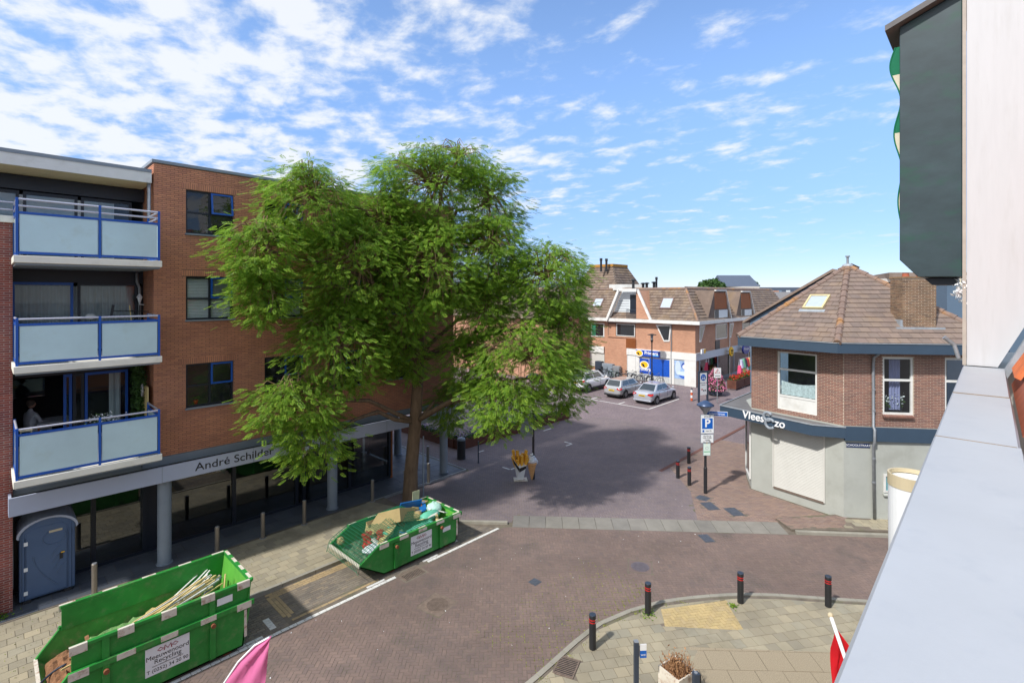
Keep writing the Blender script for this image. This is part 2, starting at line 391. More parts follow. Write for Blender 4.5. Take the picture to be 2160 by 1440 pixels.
M_dark = mat('dark_slab', S(78, 84, 92), 0.5, var=0.15, scale=1, island=[S(88, 92, 98), S(70, 76, 86)], bump=0.2, bscale=80)
M_yel = mat('yellow_paver', S(188, 166, 118), 0.85, var=0.1, scale=2, patch=.15, island=[S(196, 172, 122), S(180, 158, 114), S(190, 168, 126)], bump=0.4, bscale=90)
M_agg = mat('exposed_aggregate', S(160, 146, 122), 0.9, var=0.32, scale=60, bump=0.9, bscale=110)
M_kerb = mat('kerb_concrete', S(150, 145, 132), 0.85, var=0.14, scale=3, bump=0.3, dirt=S(112, 108, 92), dirt_amt=0.6)
M_ramp = mat('ramp_concrete', S(128, 123, 115), 0.85, var=0.12, scale=2, patch=.15, island=[S(136, 131, 121), S(120, 116, 110)], bump=0.3)
M_white_line = mat('road_paint', S(214, 212, 206), 0.8, var=0.12, scale=8, dirt=S(140, 132, 124), dirt_amt=0.8, dirt_scale=9)
M_iron = mat('cast_iron', S(122, 106, 94), 0.7, metal=0.1, var=0.25, scale=9, bump=0.5, bscale=60)
M_ironb = mat('cast_iron_grey', S(88, 92, 100), 0.55, metal=0.3, var=0.2, scale=9, bump=0.4, bscale=60)
M_black = mat('black_metal', S(36, 37, 40), 0.45, var=0.12, scale=5)
M_steel = mat('brushed_steel', S(150, 142, 132), 0.42, metal=0.75, var=0.12, scale=4, stretch=(8, 8, 1))
M_galv = mat('galvanised', S(150, 154, 158), 0.5, metal=0.4, var=0.15, scale=7)
M_white = mat('white_paint', S(224, 223, 218), 0.45, var=0.04, scale=3, dirt=S(186, 182, 170), dirt_amt=0.5, dirt_scale=1.2)
M_cream = mat('cream_concrete', S(236, 231, 216), 0.7, var=0.05, scale=2, dirt=S(196, 190, 172), dirt_amt=0.4, dirt_scale=1.5, bump=0.1)
M_blue = mat('blue_frame_paint', S(22, 84, 172), 0.4, var=0.06, scale=3)
M_navy = mat('dark_frame_paint', S(26, 32, 44), 0.4, var=0.08)
M_grey = mat('grey_paint', S(132, 142, 152), 0.5, var=0.06, scale=2)
M_rail = mat('handrail_aluminium', S(196, 198, 212), 0.35, metal=0.3, var=0.05)
M_frost = mat('frosted_glass', S(206, 232, 236), 0.16, var=0.06, scale=0.8, patch=.12, transl=0.12, spec=0.7, dirt=S(186, 206, 200), dirt_amt=.5, dirt_scale=1.6)
M_glass = glass_mat('window_glass', (0.9, 0.96, 0.97), 0.88, ior=1.6)
M_shopglass = glass_mat('shop_glass', (0.66, 0.8, 0.8), 0.5, ior=2.0)
M_pane_dark = mat('dark_pane', S(28, 34, 40), 0.05, var=0.2, scale=0.8, spec=0.9, ior=1.7)
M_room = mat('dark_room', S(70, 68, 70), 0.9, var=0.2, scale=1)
M_curtain = mat('curtain_cloth', S(196, 202, 204), 0.9, var=0.12, scale=2, stretch=(9, 9, 0.3))
M_brickA = mat('orange_brick', S(200, 136, 104), 0.85, var=0.08, scale=0.6, patch=.14, island=[S(208, 144, 110), S(188, 128, 102), S(204, 140, 110), S(214, 148, 112), S(192, 130, 104)], bump=0.5, bscale=120, dirt=S(140, 88, 72), dirt_amt=0.5, dirt_scale=0.5)
M_mortA = mat('orange_mortar', S(146, 110, 92), 0.95, var=0.1)
M_brickN = mat('dark_red_brick', S(142, 72, 62), 0.85, var=0.14, scale=1, island=[S(156, 82, 68), S(126, 66, 60), S(148, 80, 72)], bump=0.5, bscale=120)
M_mortN = mat('pale_mortar', S(186, 168, 158), 0.95, var=0.1)
M_brickV = mat('brown_brick', S(136, 98, 86), 0.85, var=0.1, scale=1, patch=.1, island=[S(152, 110, 94), S(120, 90, 82), S(144, 102, 88), S(128, 96, 88), S(156, 114, 98)], bump=0.5, bscale=120)
M_mortV = mat('cream_mortar', S(190, 174, 156), 0.95, var=0.08)
M_rooftile = mat('brown_roof_tile', S(124, 108, 98), 0.8, var=0.12, scale=3, island=[S(132, 115, 103), S(117, 103, 95), S(127, 110, 101), S(135, 117, 104)], bump=0.5, bscale=70, dirt=S(160, 130, 84), dirt_amt=0.2, dirt_scale=1.1)
M_ridge = mat('ridge_tile', S(128, 108, 98), 0.85, var=0.2, scale=4, bump=0.5, bscale=60, dirt=S(186, 130, 56), dirt_amt=0.7, dirt_scale=0.8)
M_rooftileP = mat('weathered_roof_tile', S(124, 110, 100), 0.85, var=0.2, scale=1.5, island=[S(132, 114, 98), S(108, 92, 82), S(126, 108, 92)], bump=0.4, bscale=40, dirt=S(150, 124, 84), dirt_amt=0.35, dirt_scale=0.6)
M_slate = mat('slate_blue_cladding', S(56, 74, 92), 0.5, var=0.06, scale=2)
M_slate2 = mat('slate_blue_wall', S(92, 112, 132), 0.6, var=0.06, scale=1)
M_render = mat('grey_render', S(172, 174, 166), 0.85, var=0.06, scale=1.2, bump=0.25, bscale=140, dirt=S(150, 150, 140), dirt_amt=0.5, dirt_scale=1.0)
M_shutter = mat('roller_shutter', S(204, 202, 194), 0.5, var=0.04, scale=2)
M_felt = mat('roof_felt', S(112, 110, 110), 0.9, var=0.15, scale=2)
M_lead = mat('lead_flashing', S(160, 166, 172), 0.55, metal=0.2, var=0.15, scale=5)
M_pink = mat('pink_flag_cloth', S(222, 116, 164), 0.75, var=0.05, scale=3, transl=0.25)
M_red = mat('red_flag_cloth', S(214, 18, 32), 0.75, var=0.06, scale=4, transl=0.25)
M_redp = mat('red_paint', S(190, 34, 32), 0.5, var=0.06)
M_corten = mat('corten_steel', S(96, 56, 42), 0.8, var=0.3, scale=3, bump=0.3)
M_bark = mat('tree_bark', S(112, 92, 72), 0.95, var=0.3, scale=7, bump=1.0, bscale=26, stretch=(1, 1, 0.25))
M_leaf = mat('ash_leaf', S(112, 154, 54), 0.5, var=0.28, scale=0.8, island=[S(130, 166, 58), S(100, 140, 50), S(150, 180, 62), S(118, 158, 54), S(174, 194, 70)], transl=0.5, spec=0.35)
M_leafd = mat('dark_leaf', S(52, 84, 36), 0.6, var=0.25, scale=2, island=[S(76, 110, 46), S(40, 70, 30)], transl=0.25)
M_green = mat('skip_green', S(44, 142, 56), 0.5, var=0.16, scale=3, patch=.25, dirt=S(108, 138, 88), dirt_amt=0.6, dirt_scale=3.4, bump=0.15, bscale=12)
M_greenin = mat('skip_green_inside', S(64, 138, 56), 0.6, var=0.25, scale=3, dirt=S(150, 132, 100), dirt_amt=0.8, dirt_scale=2.2, bump=0.2, bscale=14)
M_skipw = mat('skip_white_patch', S(214, 206, 190), 0.6, var=0.08, scale=5, dirt=S(142, 84, 44), dirt_amt=0.8, dirt_scale=6)
M_rust = mat('rust', S(134, 82, 52), 0.85, var=0.3, scale=8)
M_lath = mat('pine_lath', S(214, 190, 130), 0.8, var=0.12, scale=3)
M_lathg = mat('painted_lath', S(206, 206, 198), 0.7, var=0.1, scale=3)
M_card = mat('cardboard', S(158, 140, 96), 0.9, var=0.1, scale=3)
M_tarp = mat('green_plastic_sack', S(98, 182, 152), 0.5, var=0.15, scale=4)
M_net = mat('green_net', S(10, 104, 70), 0.7, var=0.1)
M_bluebox = mat('blue_plastic', S(20, 96, 160), 0.5, var=0.08)
M_debris = mat('debris_brown', S(130, 92, 62), 0.95, var=0.4, scale=14, bump=1.0, bscale=30)
M_toilet = mat('toilet_plastic', S(76, 98, 130), 0.5, var=0.06, scale=2, dirt=S(84, 100, 122), dirt_amt=0.5, dirt_scale=2)
M_toiletr = mat('toilet_roof_plastic', S(176, 182, 196), 0.5, var=0.06)
M_tyre = mat('tyre_rubber', S(26, 26, 27), 0.9, var=0.15)
M_alloy = mat('wheel_alloy', S(150, 152, 156), 0.35, metal=0.7, var=0.05)
M_silver = mat('silver_car_paint', S(186, 190, 198), 0.3, metal=0.35, var=0.02, coat=1.0)
M_silver2 = mat('pale_silver_car_paint', S(180, 182, 182), 0.3, metal=0.35, var=0.02, coat=1.0)
M_wcar = mat('white_car_paint', S(240, 240, 238), 0.3, var=0.02, coat=1.0)
M_carglass = mat('car_glass', S(34, 44, 48), 0.04, var=0.1, spec=0.9, ior=1.7)
M_lamp_r = mat('tail_lamp', S(196, 22, 20), 0.15, var=0.1, coat=1.0)
M_plate = mat('number_plate', S(232, 190, 20), 0.5, var=0.05)
M_plastic = mat('black_plastic', S(40, 40, 42), 0.6, var=0.1)
M_brickP = brick_mat('far_orange_brick', S(194, 142, 112), S(178, 126, 98), S(190, 164, 142))
M_wood = mat('orange_wood', S(150, 86, 40), 0.7, var=0.2, scale=3, stretch=(1, 1, 8))
M_siding = mat('white_siding', S(214, 220, 222), 0.55, var=0.05)
M_pblue = mat('shop_blue_film', S(20, 72, 176), 0.35, var=0.06, scale=1)
M_yellow = mat('yellow_sign', S(244, 190, 20), 0.5, var=0.04)
M_signw = mat('sign_white', S(230, 232, 232), 0.45, var=0.03)
M_signb = mat('sign_blue', S(10, 92, 180), 0.4, var=0.03)
M_ink = mat('black_ink', S(30, 30, 32), 0.6, var=0.0)
M_inkw = mat('white_ink', S(236, 236, 234), 0.5, var=0.0)
M_fascia = mat('sign_band_grey', S(176, 184, 204), 0.45, var=0.04, scale=1)
M_post = mat('dark_blue_grey_post', S(52, 62, 76), 0.5, var=0.06)
M_lampblue = mat('lamp_shade_blue', S(60, 80, 112), 0.35, var=0.08, metal=0.2)
M_wall_w = mat('white_boarding', S(198, 198, 199), 0.6, var=0.03, scale=3, dirt=S(184, 183, 181), dirt_amt=0.4, dirt_scale=2.6, stretch=(3, 3, .35))
M_coping = mat('coping_aluminium', S(170, 173, 177), 0.5, metal=0.0, var=0.03, scale=2, patch=.03, dirt=S(150, 155, 164), dirt_amt=0.35, dirt_scale=2.4, bump=0.08, bscale=30)
M_dgreen = mat('dark_green_panel', S(50, 66, 70), 0.38, var=0.2, scale=2.2, patch=.2, dirt=S(36, 76, 62), dirt_amt=0.75, dirt_scale=1.6, stretch=(1, 1, 2.0))
M_awg = mat('awning_green', S(10, 118, 82), 0.8, var=0.1, scale=5, transl=0.2)
M_awc = mat('awning_cream', S(222, 214, 190), 0.8, var=0.08, scale=5, transl=0.2)
M_orange = mat('orange_roof_tile', S(206, 110, 62), 0.75, var=0.15, scale=8, bump=0.4, bscale=60)
M_gold = mat('gold_band', S(198, 184, 152), 0.5, var=0.05)
M_terr = mat('terracotta', S(166, 92, 66), 0.8, var=0.15)
M_skin = mat('skin', S(196, 146, 122), 0.6, var=0.05)
M_shirt = mat('grey_white_cloth', S(206, 206, 210), 0.85, var=0.08)
M_hair = mat('grey_hair', S(150, 128, 112), 0.9, var=0.2, scale=30)
M_chip = mat('fries_yellow', S(232, 172, 52), 0.6, var=0.12, scale=12)
M_wafer = mat('wafer', S(212, 160, 106), 0.7, var=0.15, scale=14)
M_cream2 = mat('whipped_cream', S(236, 238, 242), 0.5, var=0.03)
M_pinkfl = mat('pink_blossom', S(226, 108, 160), 0.7, var=0.2, scale=9, island=[S(240, 150, 180), S(206, 70, 140), S(244, 200, 208)], transl=0.2)
M_redfl = mat('red_blossom', S(220, 40, 34), 0.7, var=0.2, island=[S(234, 70, 40), S(200, 26, 30)], transl=0.2)
M_lav = mat('lavender_blossom', S(120, 104, 180), 0.8, var=0.2, island=[S(140, 120, 196), S(100, 84, 160)], transl=0.2)
M_dry = mat('dry_stems', S(150, 112, 78), 0.9, var=0.3, scale=20, island=[S(172, 130, 90), S(120, 84, 60)])
M_solar = mat('far_glazing', S(120, 138, 156), 0.2, var=0.1)
M_farblk = mat('far_dark_cladding', S(84, 94, 110), 0.7, var=0.1)
M_farwall = mat('far_pale_wall', S(206, 200, 190), 0.8, var=0.06)

# ---------------------------------------------------------------- ground and paving
def inpoly(P, poly):
    P = np.asarray(P); x, y = P[:, 0], P[:, 1]; r = np.zeros(len(P), bool); n = len(poly)
    for i in range(n):
        x1, y1 = poly[i]; x2, y2 = poly[(i + 1) % n]
        c = ((y1 > y) != (y2 > y)) & (x < (x2 - x1) * (y - y1) / (y2 - y1 + 1e-12) + x1); r ^= c
    return r
def sheet(name, poly, z, m, parent=None):
    s = MB(); s.add([(p[0], p[1], z) for p in poly], [tuple(range(len(poly)))]); o = s.build(name, m, parent)
    if parent is None: o['kind'] = 'structure'
    return o
def bbox(poly):
    a = np.array(poly); return a[:, 0].min(), a[:, 0].max(), a[:, 1].min(), a[:, 1].max()
def jit_axes(ang, t=0.006):
    a = Vector((math.cos(ang), math.sin(ang), RNG.uniform(-t, t))).normalized(); up = Vector((RNG.uniform(-t, t), RNG.uniform(-t, t), 1)).normalized()
    b = up.cross(a).normalized(); up = a.cross(b); return tuple(a), tuple(b), tuple(up)
CUT = {}
def lay(P, ang, lx, ly, poly, holes, z, th, jit, t, near=None):
    """whole pieces inside the outline; those that cross it are cut along the nearest edge"""
    P = np.asarray(P); ang = np.broadcast_to(ang, len(P)); ca, sa = np.cos(ang), np.sin(ang)
    cor = np.stack([np.stack([P[:, 0] + x * ca - y * sa, P[:, 1] + x * sa + y * ca], 1) for x, y in ((-lx / 2, -ly / 2), (lx / 2, -ly / 2), (lx / 2, ly / 2), (-lx / 2, ly / 2))], 1)
    ok = np.stack([inpoly(cor[:, k], poly) for k in range(4)] + [inpoly(P, poly)], 1)
    for h in holes: ok &= ~np.stack([inpoly(cor[:, k], h) for k in range(4)] + [inpoly(P, h)], 1)
    items = []; cuts = []
    for p, a in zip(P[ok.all(1)], ang[ok.all(1)]):
        x, y, c = jit_axes(a, t); items.append(((p[0], p[1], z + RNG.uniform(-jit, jit) - th / 2 + .008), x, y, c, (lx, ly, th)))
    edges = [(np.array(q[i]), np.array(q[(i + 1) % len(q)])) for q in [poly] + list(holes) for i in range(len(q))]
    for k in np.nonzero(ok.any(1) & ~ok.all(1))[0]:
        c = P[k]; best = sorted(edges, key=lambda e: np.hypot(*(e[0] + (e[1] - e[0]) * np.clip(np.dot(c - e[0], e[1] - e[0]) / max(1e-9, np.dot(e[1] - e[0], e[1] - e[0])), 0, 1) - c)))[:2]
        pg = [tuple(q) for q in cor[k]]; vis = [tuple(cor[k][j]) if j < 4 else tuple(c) for j in range(5) if ok[k][j]]
        for e0, e1 in best[:1] if len(best) else []:
            d = e1 - e0; n = np.array([-d[1], d[0]]); n = n / (np.linalg.norm(n) + 1e-9)
            if np.mean([np.dot(np.array(q) - e0, n) for q in vis]) < 0: n = -n
            out = []
            for i in range(len(pg)):
                q0, q1 = np.array(pg[i]), np.array(pg[(i + 1) % len(pg)]); s0, s1 = np.dot(q0 - e0, n), np.dot(q1 - e0, n)
                if s0 >= 0: out.append(tuple(q0))
                if s0 * s1 < 0: out.append(tuple(q0 + (q1 - q0) * s0 / (s0 - s1)))
            pg = out
        if len(pg) >= 3: cuts.append((pg, z + .008 + RNG.uniform(-jit, jit) - .002))
    CUT[id(items)] = cuts; return items
def add_cuts(parent, name, items, m_):
    s = MB()
    for pg, z in CUT.get(id(items), []): s.prism(pg, z - .02, z)
    if s.v: s.build(name, m_, parent)['kind'] = 'stuff'
def pave(parent, name, items, m_, nind=300, stuff_name=None):
    pieces(parent, name, items, m_, nind, stuff_name); add_cuts(parent, 'cut_' + name, items, m_)
def herringbone(poly, z, ang=math.pi / 4, w=0.1, gap=0.008, th=0.02, holes=()):
    x0, x1, y0, y1 = bbox(poly); cx, cy = (x0 + x1) / 2, (y0 + y1) / 2; n = int(math.hypot(x1 - x0, y1 - y0) / 2 / w + 6)
    K, M_ = np.meshgrid(np.arange(-n, n), np.arange(-n // 2, n // 2)); K = K.ravel(); M_ = M_.ravel(); bx = K + 2 * M_; by = K - 2 * M_
    C_ = np.concatenate([np.stack([bx + 1.0, by + 0.5], 1), np.stack([bx - 0.5, by + 1.0], 1)]) * w; H = np.concatenate([np.zeros(len(bx)), np.ones(len(bx))])
    ca, sa = math.cos(ang), math.sin(ang); P = np.stack([cx + C_[:, 0] * ca - C_[:, 1] * sa, cy + C_[:, 0] * sa + C_[:, 1] * ca], 1)
    k = (P[:, 0] > x0 - .3) & (P[:, 0] < x1 + .3) & (P[:, 1] > y0 - .3) & (P[:, 1] < y1 + .3)
    return lay(P[k], ang + H[k] * math.pi / 2, 2 * w - gap, w - gap, poly, holes, z, th, .0018, .006)
def bond(poly, z, ang, lx, ly, gap=0.008, th=0.02, stagger=0.5, holes=(), jit=0.002):
    x0, x1, y0, y1 = bbox(poly); cx, cy = (x0 + x1) / 2, (y0 + y1) / 2; R_ = math.hypot(x1 - x0, y1 - y0) / 2
    ca, sa = math.cos(ang), math.sin(ang); ny = int(R_ / ly) + 2; nx = int(R_ / lx) + 2
    P = np.array([(cx + (i + (stagger if j % 2 else 0)) * lx * ca - j * ly * sa, cy + (i + (stagger if j % 2 else 0)) * lx * sa + j * ly * ca) for j in range(-ny, ny) for i in range(-nx, nx)])
    return lay(P, ang, lx - gap, ly - gap, poly, holes, z, th, jit, .004)

gr = sheet('ground', [(-600, -600), (900, -600), (900, 900), (-600, 900)], -0.05, mat('far_ground', S(110, 104, 98), 0.95, var=0.15, scale=0.1))
curve = [g(*p) for p in [(1145, 1425), (1210, 1365), (1260, 1325), (1330, 1295), (1400, 1275), (1480, 1265), (1560, 1260), (1640, 1262), (1750, 1270), (1830, 1275)]]
curve = [(-8, 7.3), (6.5, 7.32)] + curve + [(18.6, 0.2), (21.0, -3.0)]
manh = [(8.63, 11.12), (14.25, 8.03), (17.53, 7.28), (11.33, 9.88)]
def sq(c, r): return [(c[0] - r, c[1] - r), (c[0] + r, c[1] - r), (c[0] + r, c[1] + r), (c[0] - r, c[1] + r)]
def rot_sq(c, a, b, ang):
    ca, sa = math.cos(ang), math.sin(ang); return [(c[0] + x * ca - y * sa, c[1] + x * sa + y * ca) for x, y in ((-a, -b), (a, -b), (a, b), (-a, b))]
drain = (9.05, 12.92)
road_poly = [(-8, 13.02), (13.2, 13.02), (13.45, 12.75), (16.98, 8.62), (19.99, 5.05), (22.3, 2.35), (26.5, -3.0)] + curve[::-1]
plaza_poly = [(14.15, 13.35), (20.3, 6.1), (22.5, 4.2), (23.3, 7.75), (25, 8.5), (60, 8.5), (60, 60), (12, 60), (12, 18.42), (11.55, 18.42), (11.55, 15.1), (12.35, 14.5), (13.65, 13.1)]
far = sheet('plaza', [(10, 4), (90, 4), (90, 90), (10, 90)], -0.02, brick_mat('plaza_far_paving', S(136, 120, 120), S(122, 108, 112), S(92, 84, 80), 0.2, 0.1, 'xy'))
road = sheet('road', [(-12, -10), (28, -10), (28, 20), (-12, 20)], 0.003, M_joint)
near_r = [rot_sq(manh[0], .42, .42, .2), rot_sq(manh[1], .38, .38, .5), rot_sq(manh[2], .3, .2, .9), rot_sq(manh[3], .14, .14, 0), rot_sq(drain, .42, .3, 0)]
pave(road, 'paving_brick', herringbone(road_poly, 0.0, holes=near_r), M_road, 300, 'paving_brickwork')
near_p = [rot_sq((20.29, 8.29), .38, .26, .9), rot_sq((20.42, 7.38), .38, .26, .9), rot_sq((20.88, 8.83), .25, .25, .9)]
plaza_near = [p for p in plaza_poly[:5]] + [(30, 8.5), (30, 19.6), (16.3, 27), (16.3, 18.45)] + plaza_poly[9:]
side_poly = [(20.3, 6.1), (22.5, 4.2), (23.3, 7.75), (25, 8.5), (30, 8.5), (30, 11.55), (23.4, 11.55), (21.2, 9.5), (18.6, 8.05)]
pave(far, 'paving_brick', herringbone(plaza_near, 0.0, ang=math.pi / 4, holes=near_p + [side_poly]), M_plaza, 300, 'paving_brickwork')
pave(far, 'side_paving_brick', bond(side_poly, 0.0, math.radians(-52), 0.2, 0.1, holes=near_p), M_side, 300, 'side_paving_brickwork')
sheet('plaza_base', plaza_near, 0.0045, M_joint, far)
sl = MB()
for k in range(70):                     # brown gutter course across the plaza
    sl.box(22.6 + k * .21, 22.6 + k * .21 + .2, 11.56, 11.76, -0.01, 0.012)
q = sl.build('gutter_course', mat('gutter_brick', S(112, 76, 66), 0.85, var=0.2), far); q['kind'] = 'stuff'
# parking bay
park_poly = [(-8, 13.22), (12.9, 13.22), (12.3, 14.35), (11.5, 15.0), (-8, 15.0)]
fr = [[(5.75, 13.5), (7.9, 13.5), (7.9, 14.95), (5.75, 14.95)]]
pk = tag(sheet('parking_bay', [(-8, 13.02), (13.1, 13.02), (12.3, 14.5), (11.5, 15.05), (-8, 15.05)], 0.0045, M_joint), kind='structure')
band = [[(5.45, 13.22), (8.3, 13.22), (8.3, 13.5), (5.45, 13.5)], [(5.45, 13.5), (5.75, 13.5), (5.75, 14.95), (5.45, 14.95)], [(5.45, 14.7), (8.3, 14.7), (8.3, 15.0), (5.45, 15.0)]]
pave(pk, 'paving_brick', bond(park_poly, 0.002, 0, 0.2, 0.1, holes=band + near_r), M_park, 300, 'paving_brickwork')
pave(pk, 'border_brick', sum([bond(b_, 0.002, math.pi / 2 if i == 1 else 0, 0.2, 0.1) for i, b_ in enumerate(band)], []), M_parky, 300, 'border_brickwork')
# white bay line of painted bricks
ln = sheet('bay_line', [(-8, 13.02), (13.1, 13.02), (13.1, 13.2), (-8, 13.2)], 0.006, M_joint)
gaps = lambda u: 8.5 < u < 9.6
lit = [((u + .1, 13.11, 0.007), *jit_axes(0, .003), (0.192, 0.11, 0.012)) for u in np.arange(-2, 13.0, 0.2) if not gaps(u)]
lit += [((u + .1, 13.235, 0.008), *jit_axes(0, .003), (0.192, 0.09, 0.012)) for u in (4.2, 4.4, 4.6, 7.7, 7.9, 8.1, 9.7, 9.9, 10.1)]
lit += [((5.0 + .1, 13.4 + k * .11, 0.008), *jit_axes(math.pi / 2, .003), (0.105, 0.16, 0.012)) for k in range(5)]
lit += [((11.3, 13.5 + k * .11, 0.008), *jit_axes(math.pi / 2, .003), (0.105, 0.12, 0.012)) for k in range(5)]
pieces(ln, 'painted_brick', lit, M_white_line, 300, 'painted_brickwork')
# left pavement, raised 0.1
PZ = 0.10
lp_poly = [(-8, 15.2), (11.4, 15.2), (11.4, 17.0), (10.9, 18.42), (-8, 18.42)]
lp = MB().prism([(-8, 15.15), (11.5, 15.15), (11.5, 18.45), (-8, 18.45)], -0.04, PZ - 0.012).build('pavement', M_joint); lp['kind'] = 'structure'
pave(lp, 'pavement_tile', bond(lp_poly, PZ - 0.008, 0, 0.3, 0.3, 0.006, 0.03, jit=0.003), M_tile, 300, 'pavement_tiling')
kb = MB().box(-8, 11.6, 15.03, 15.05, -0.04, 0.0).build('kerb', M_joint); kb['kind'] = 'structure'
pieces(kb, 'kerb_stone', [((u + .5, 15.1, 0.045), (1, 0, 0), (0, 1, 0), (0, 0, 1), (0.99, 0.12, 0.15)) for u in np.arange(-8, 11.4, 1.0)], M_kerb, 300)
kp = [(11.5, 15.05), (12.3, 14.46), (13.5, 13.1), (14.1, 13.35)]
for i in range(2):
    p, q_ = Vector((*kp[i], .04)), Vector((*kp[i + 1], .04)); MB().bar(p, q_ - (q_ - p).normalized() * .02, .14, .12).build('kerb_stone', M_kerb, kb, bev=.01)
# dark slabs under the flat
dk_poly = [(-8, 18.5), (16.0, 18.5), (16.0, 27), (-8, 27)]
dk = MB().prism([(-8, 18.47), (16.05, 18.47), (16.05, 27), (-8, 27)], -0.04, 0.09).build('arcade_floor', M_joint); dk['kind'] = 'structure'
pave(dk, 'floor_slab', bond([(-8, 18.55), (15.95, 18.55), (15.95, 26.8), (-8, 26.8)], 0.092, 0, 0.6, 0.6, 0.008, 0.03, stagger=0.5), M_dark, 300, 'floor_slabs')
MB().box(10.9, 16.1, 18.44, 18.49, -0.02, 0.108).box(16.05, 16.1, 18.49, 24, -0.02, 0.108).build('edge_trim', M_galv, dk)
# corner pavement on our side
cp_poly = [(p[0] - (0.13 if i > 3 else 0), p[1] - 0.13) for i, p in enumerate(curve)] + [(21, -8), (-8, -8)]
cpv = MB().prism([(p[0] - .02, p[1] - .02) for p in curve] + [(21, -8), (-8, -8)], -0.04, PZ - 0.012).build('corner_pavement', M_joint); cpv['kind'] = 'structure'
yel = [g(*p, PZ) for p in [(1394, 1284), (1530, 1265), (1569, 1328), (1403, 1320)]]
agg = [g(*p, PZ) for p in [(1475, 1364), (1780, 1376), (1830, 1520), (1420, 1480)]]
drn = rot_sq(g(1195, 1405, PZ), .32, .26, math.radians(20))
pave(cpv, 'pavement_tile', bond(cp_poly, PZ - 0.008, math.radians(-35), 0.3, 0.3, 0.007, 0.03, jit=0.003, holes=[yel, agg, drn]), M_tile, 300, 'pavement_tiling')
pave(cpv, 'yellow_paver', herringbone(yel, PZ - 0.008, ang=math.radians(-35)), M_yel, 300)
pave(cpv, 'aggregate_slab', bond(agg, PZ - 0.008, math.radians(-48), 0.62, 0.62, 0.012, 0.03, holes=[]), M_agg, 300)
kc = MB().box(-8, -7.9, 7.2, 7.25, -0.04, 0.0).build('corner_kerb', M_joint); kc['kind'] = 'structure'
pts = [Vector((*p, 0)) for p in curve]
def resample(pts, step):
    out = [pts[0].copy()]; acc = 0.0
    for a, b in zip(pts, pts[1:]):
        L_ = (b - a).length; d = step - acc
        while d <= L_: out.append(a.lerp(b, d / L_)); d += step
        acc = L_ - (d - step)
    return out
rs = resample(pts, 0.5)
kst = []
for a, b in zip(rs, rs[1:]):
    c = (a + b) / 2; an = math.atan2(b.y - a.y, b.x - a.x); kst.append(((c.x, c.y, 0.04), (math.cos(an), math.sin(an), 0), (-math.sin(an), math.cos(an), 0), (0, 0, 1), (0.496, 0.13, 0.15)))
pieces(kc, 'kerb_stone', kst, M_kerb, 300)
# concrete ramp band between road and plaza
rb = sheet('ramp_band', [(13.4, 12.8), (19.99, 5.05), (20.6, 5.5), (14.15, 13.39)], 0.006, M_joint)
dv = Vector((19.99 - 13.4, 5.05 - 12.8, 0)); Lr = dv.length; dv.normalize(); nv = Vector((-dv.y, dv.x, 0))
it = []
for k in range(int(Lr / 0.62)):
    for r_ in range(1):
        c = Vector((13.4, 12.8, 0)) + dv * (k * .62 + .31) + nv * .46; up = (nv * -0.05 + Vector((0, 0, 1))).normalized()
        it.append(((c.x, c.y, 0.006), tuple(dv), tuple(up.cross(dv)), tuple(up), (0.61, 0.88, 0.05)))
pieces(rb, 'ramp_stone', it, M_ramp, 300)
k3 = MB(); k3.bar((20.1, 5.1, .04), (26.4, -2.7, .04), .15, .14); o = k3.build('far_kerb', M_kerb, bev=.012); o['kind'] = 'structure'
fp = [(20.15, 5.25), (23.0, 2.0), (26.4, -2.5), (28, -1), (23.9, 2.75), (22.8, 4.3), (20.75, 5.95)]
fpo = MB().prism(fp, -0.03, 0.09).build('shop_pavement', M_joint); fpo['kind'] = 'structure'
pave(fpo, 'pavement_tile', bond([(21.6, 3.9), (26.4, -2.4), (28, -1), (23.7, 2.8), (22.6, 4.05)], 0.085, math.radians(-52), 0.3, 0.3, 0.008, 0.03), M_tile, 300)
pave(fpo, 'side_paving_brick', bond([(20.2, 5.28), (21.6, 3.9), (22.7, 4.0), (22.6, 4.3), (20.75, 5.95)], 0.085, math.radians(-52), 0.2, 0.1, 0.008, 0.03), M_side, 300)
# ironwork set in the paving
def manhole(c, r, ang, label, m=M_iron, square=True):
    t = thing('manhole_cover', label, 'manhole cover', (c[0], c[1], 0.0), ang)
    s = MB().prism([(-r, -r), (r, -r), (r, r), (-r, r)], -0.01, 0.006); s.build('frame_plate', m if square else M_road, t, local=True)
    MB().lathe((0, 0), [(r * .84, 0.006), (r * .84, 0.012), (r * .78, 0.012)], 32).build('lid', m, t, local=True)
    rb_ = MB()
    for k in range(-6, 7):
        w = math.sqrt(max(0, (.74 * r) ** 2 - (k * r * .11) ** 2)); rb_.box(-w, w, k * r * .11 - r * .03, k * r * .11 + r * .03, 0.012, 0.022)
    rb_.build('rib_pattern', m, t, local=True)
manhole(manh[0], .40, .2, 'rusty round ribbed manhole cover in a square frame in the brown brick road')
manhole(manh[1], .34, .5, 'dull grey round manhole cover in the road beyond the corner kerb', mat('purple_iron', S(102, 94, 98), .6, var=.15, scale=9), False)
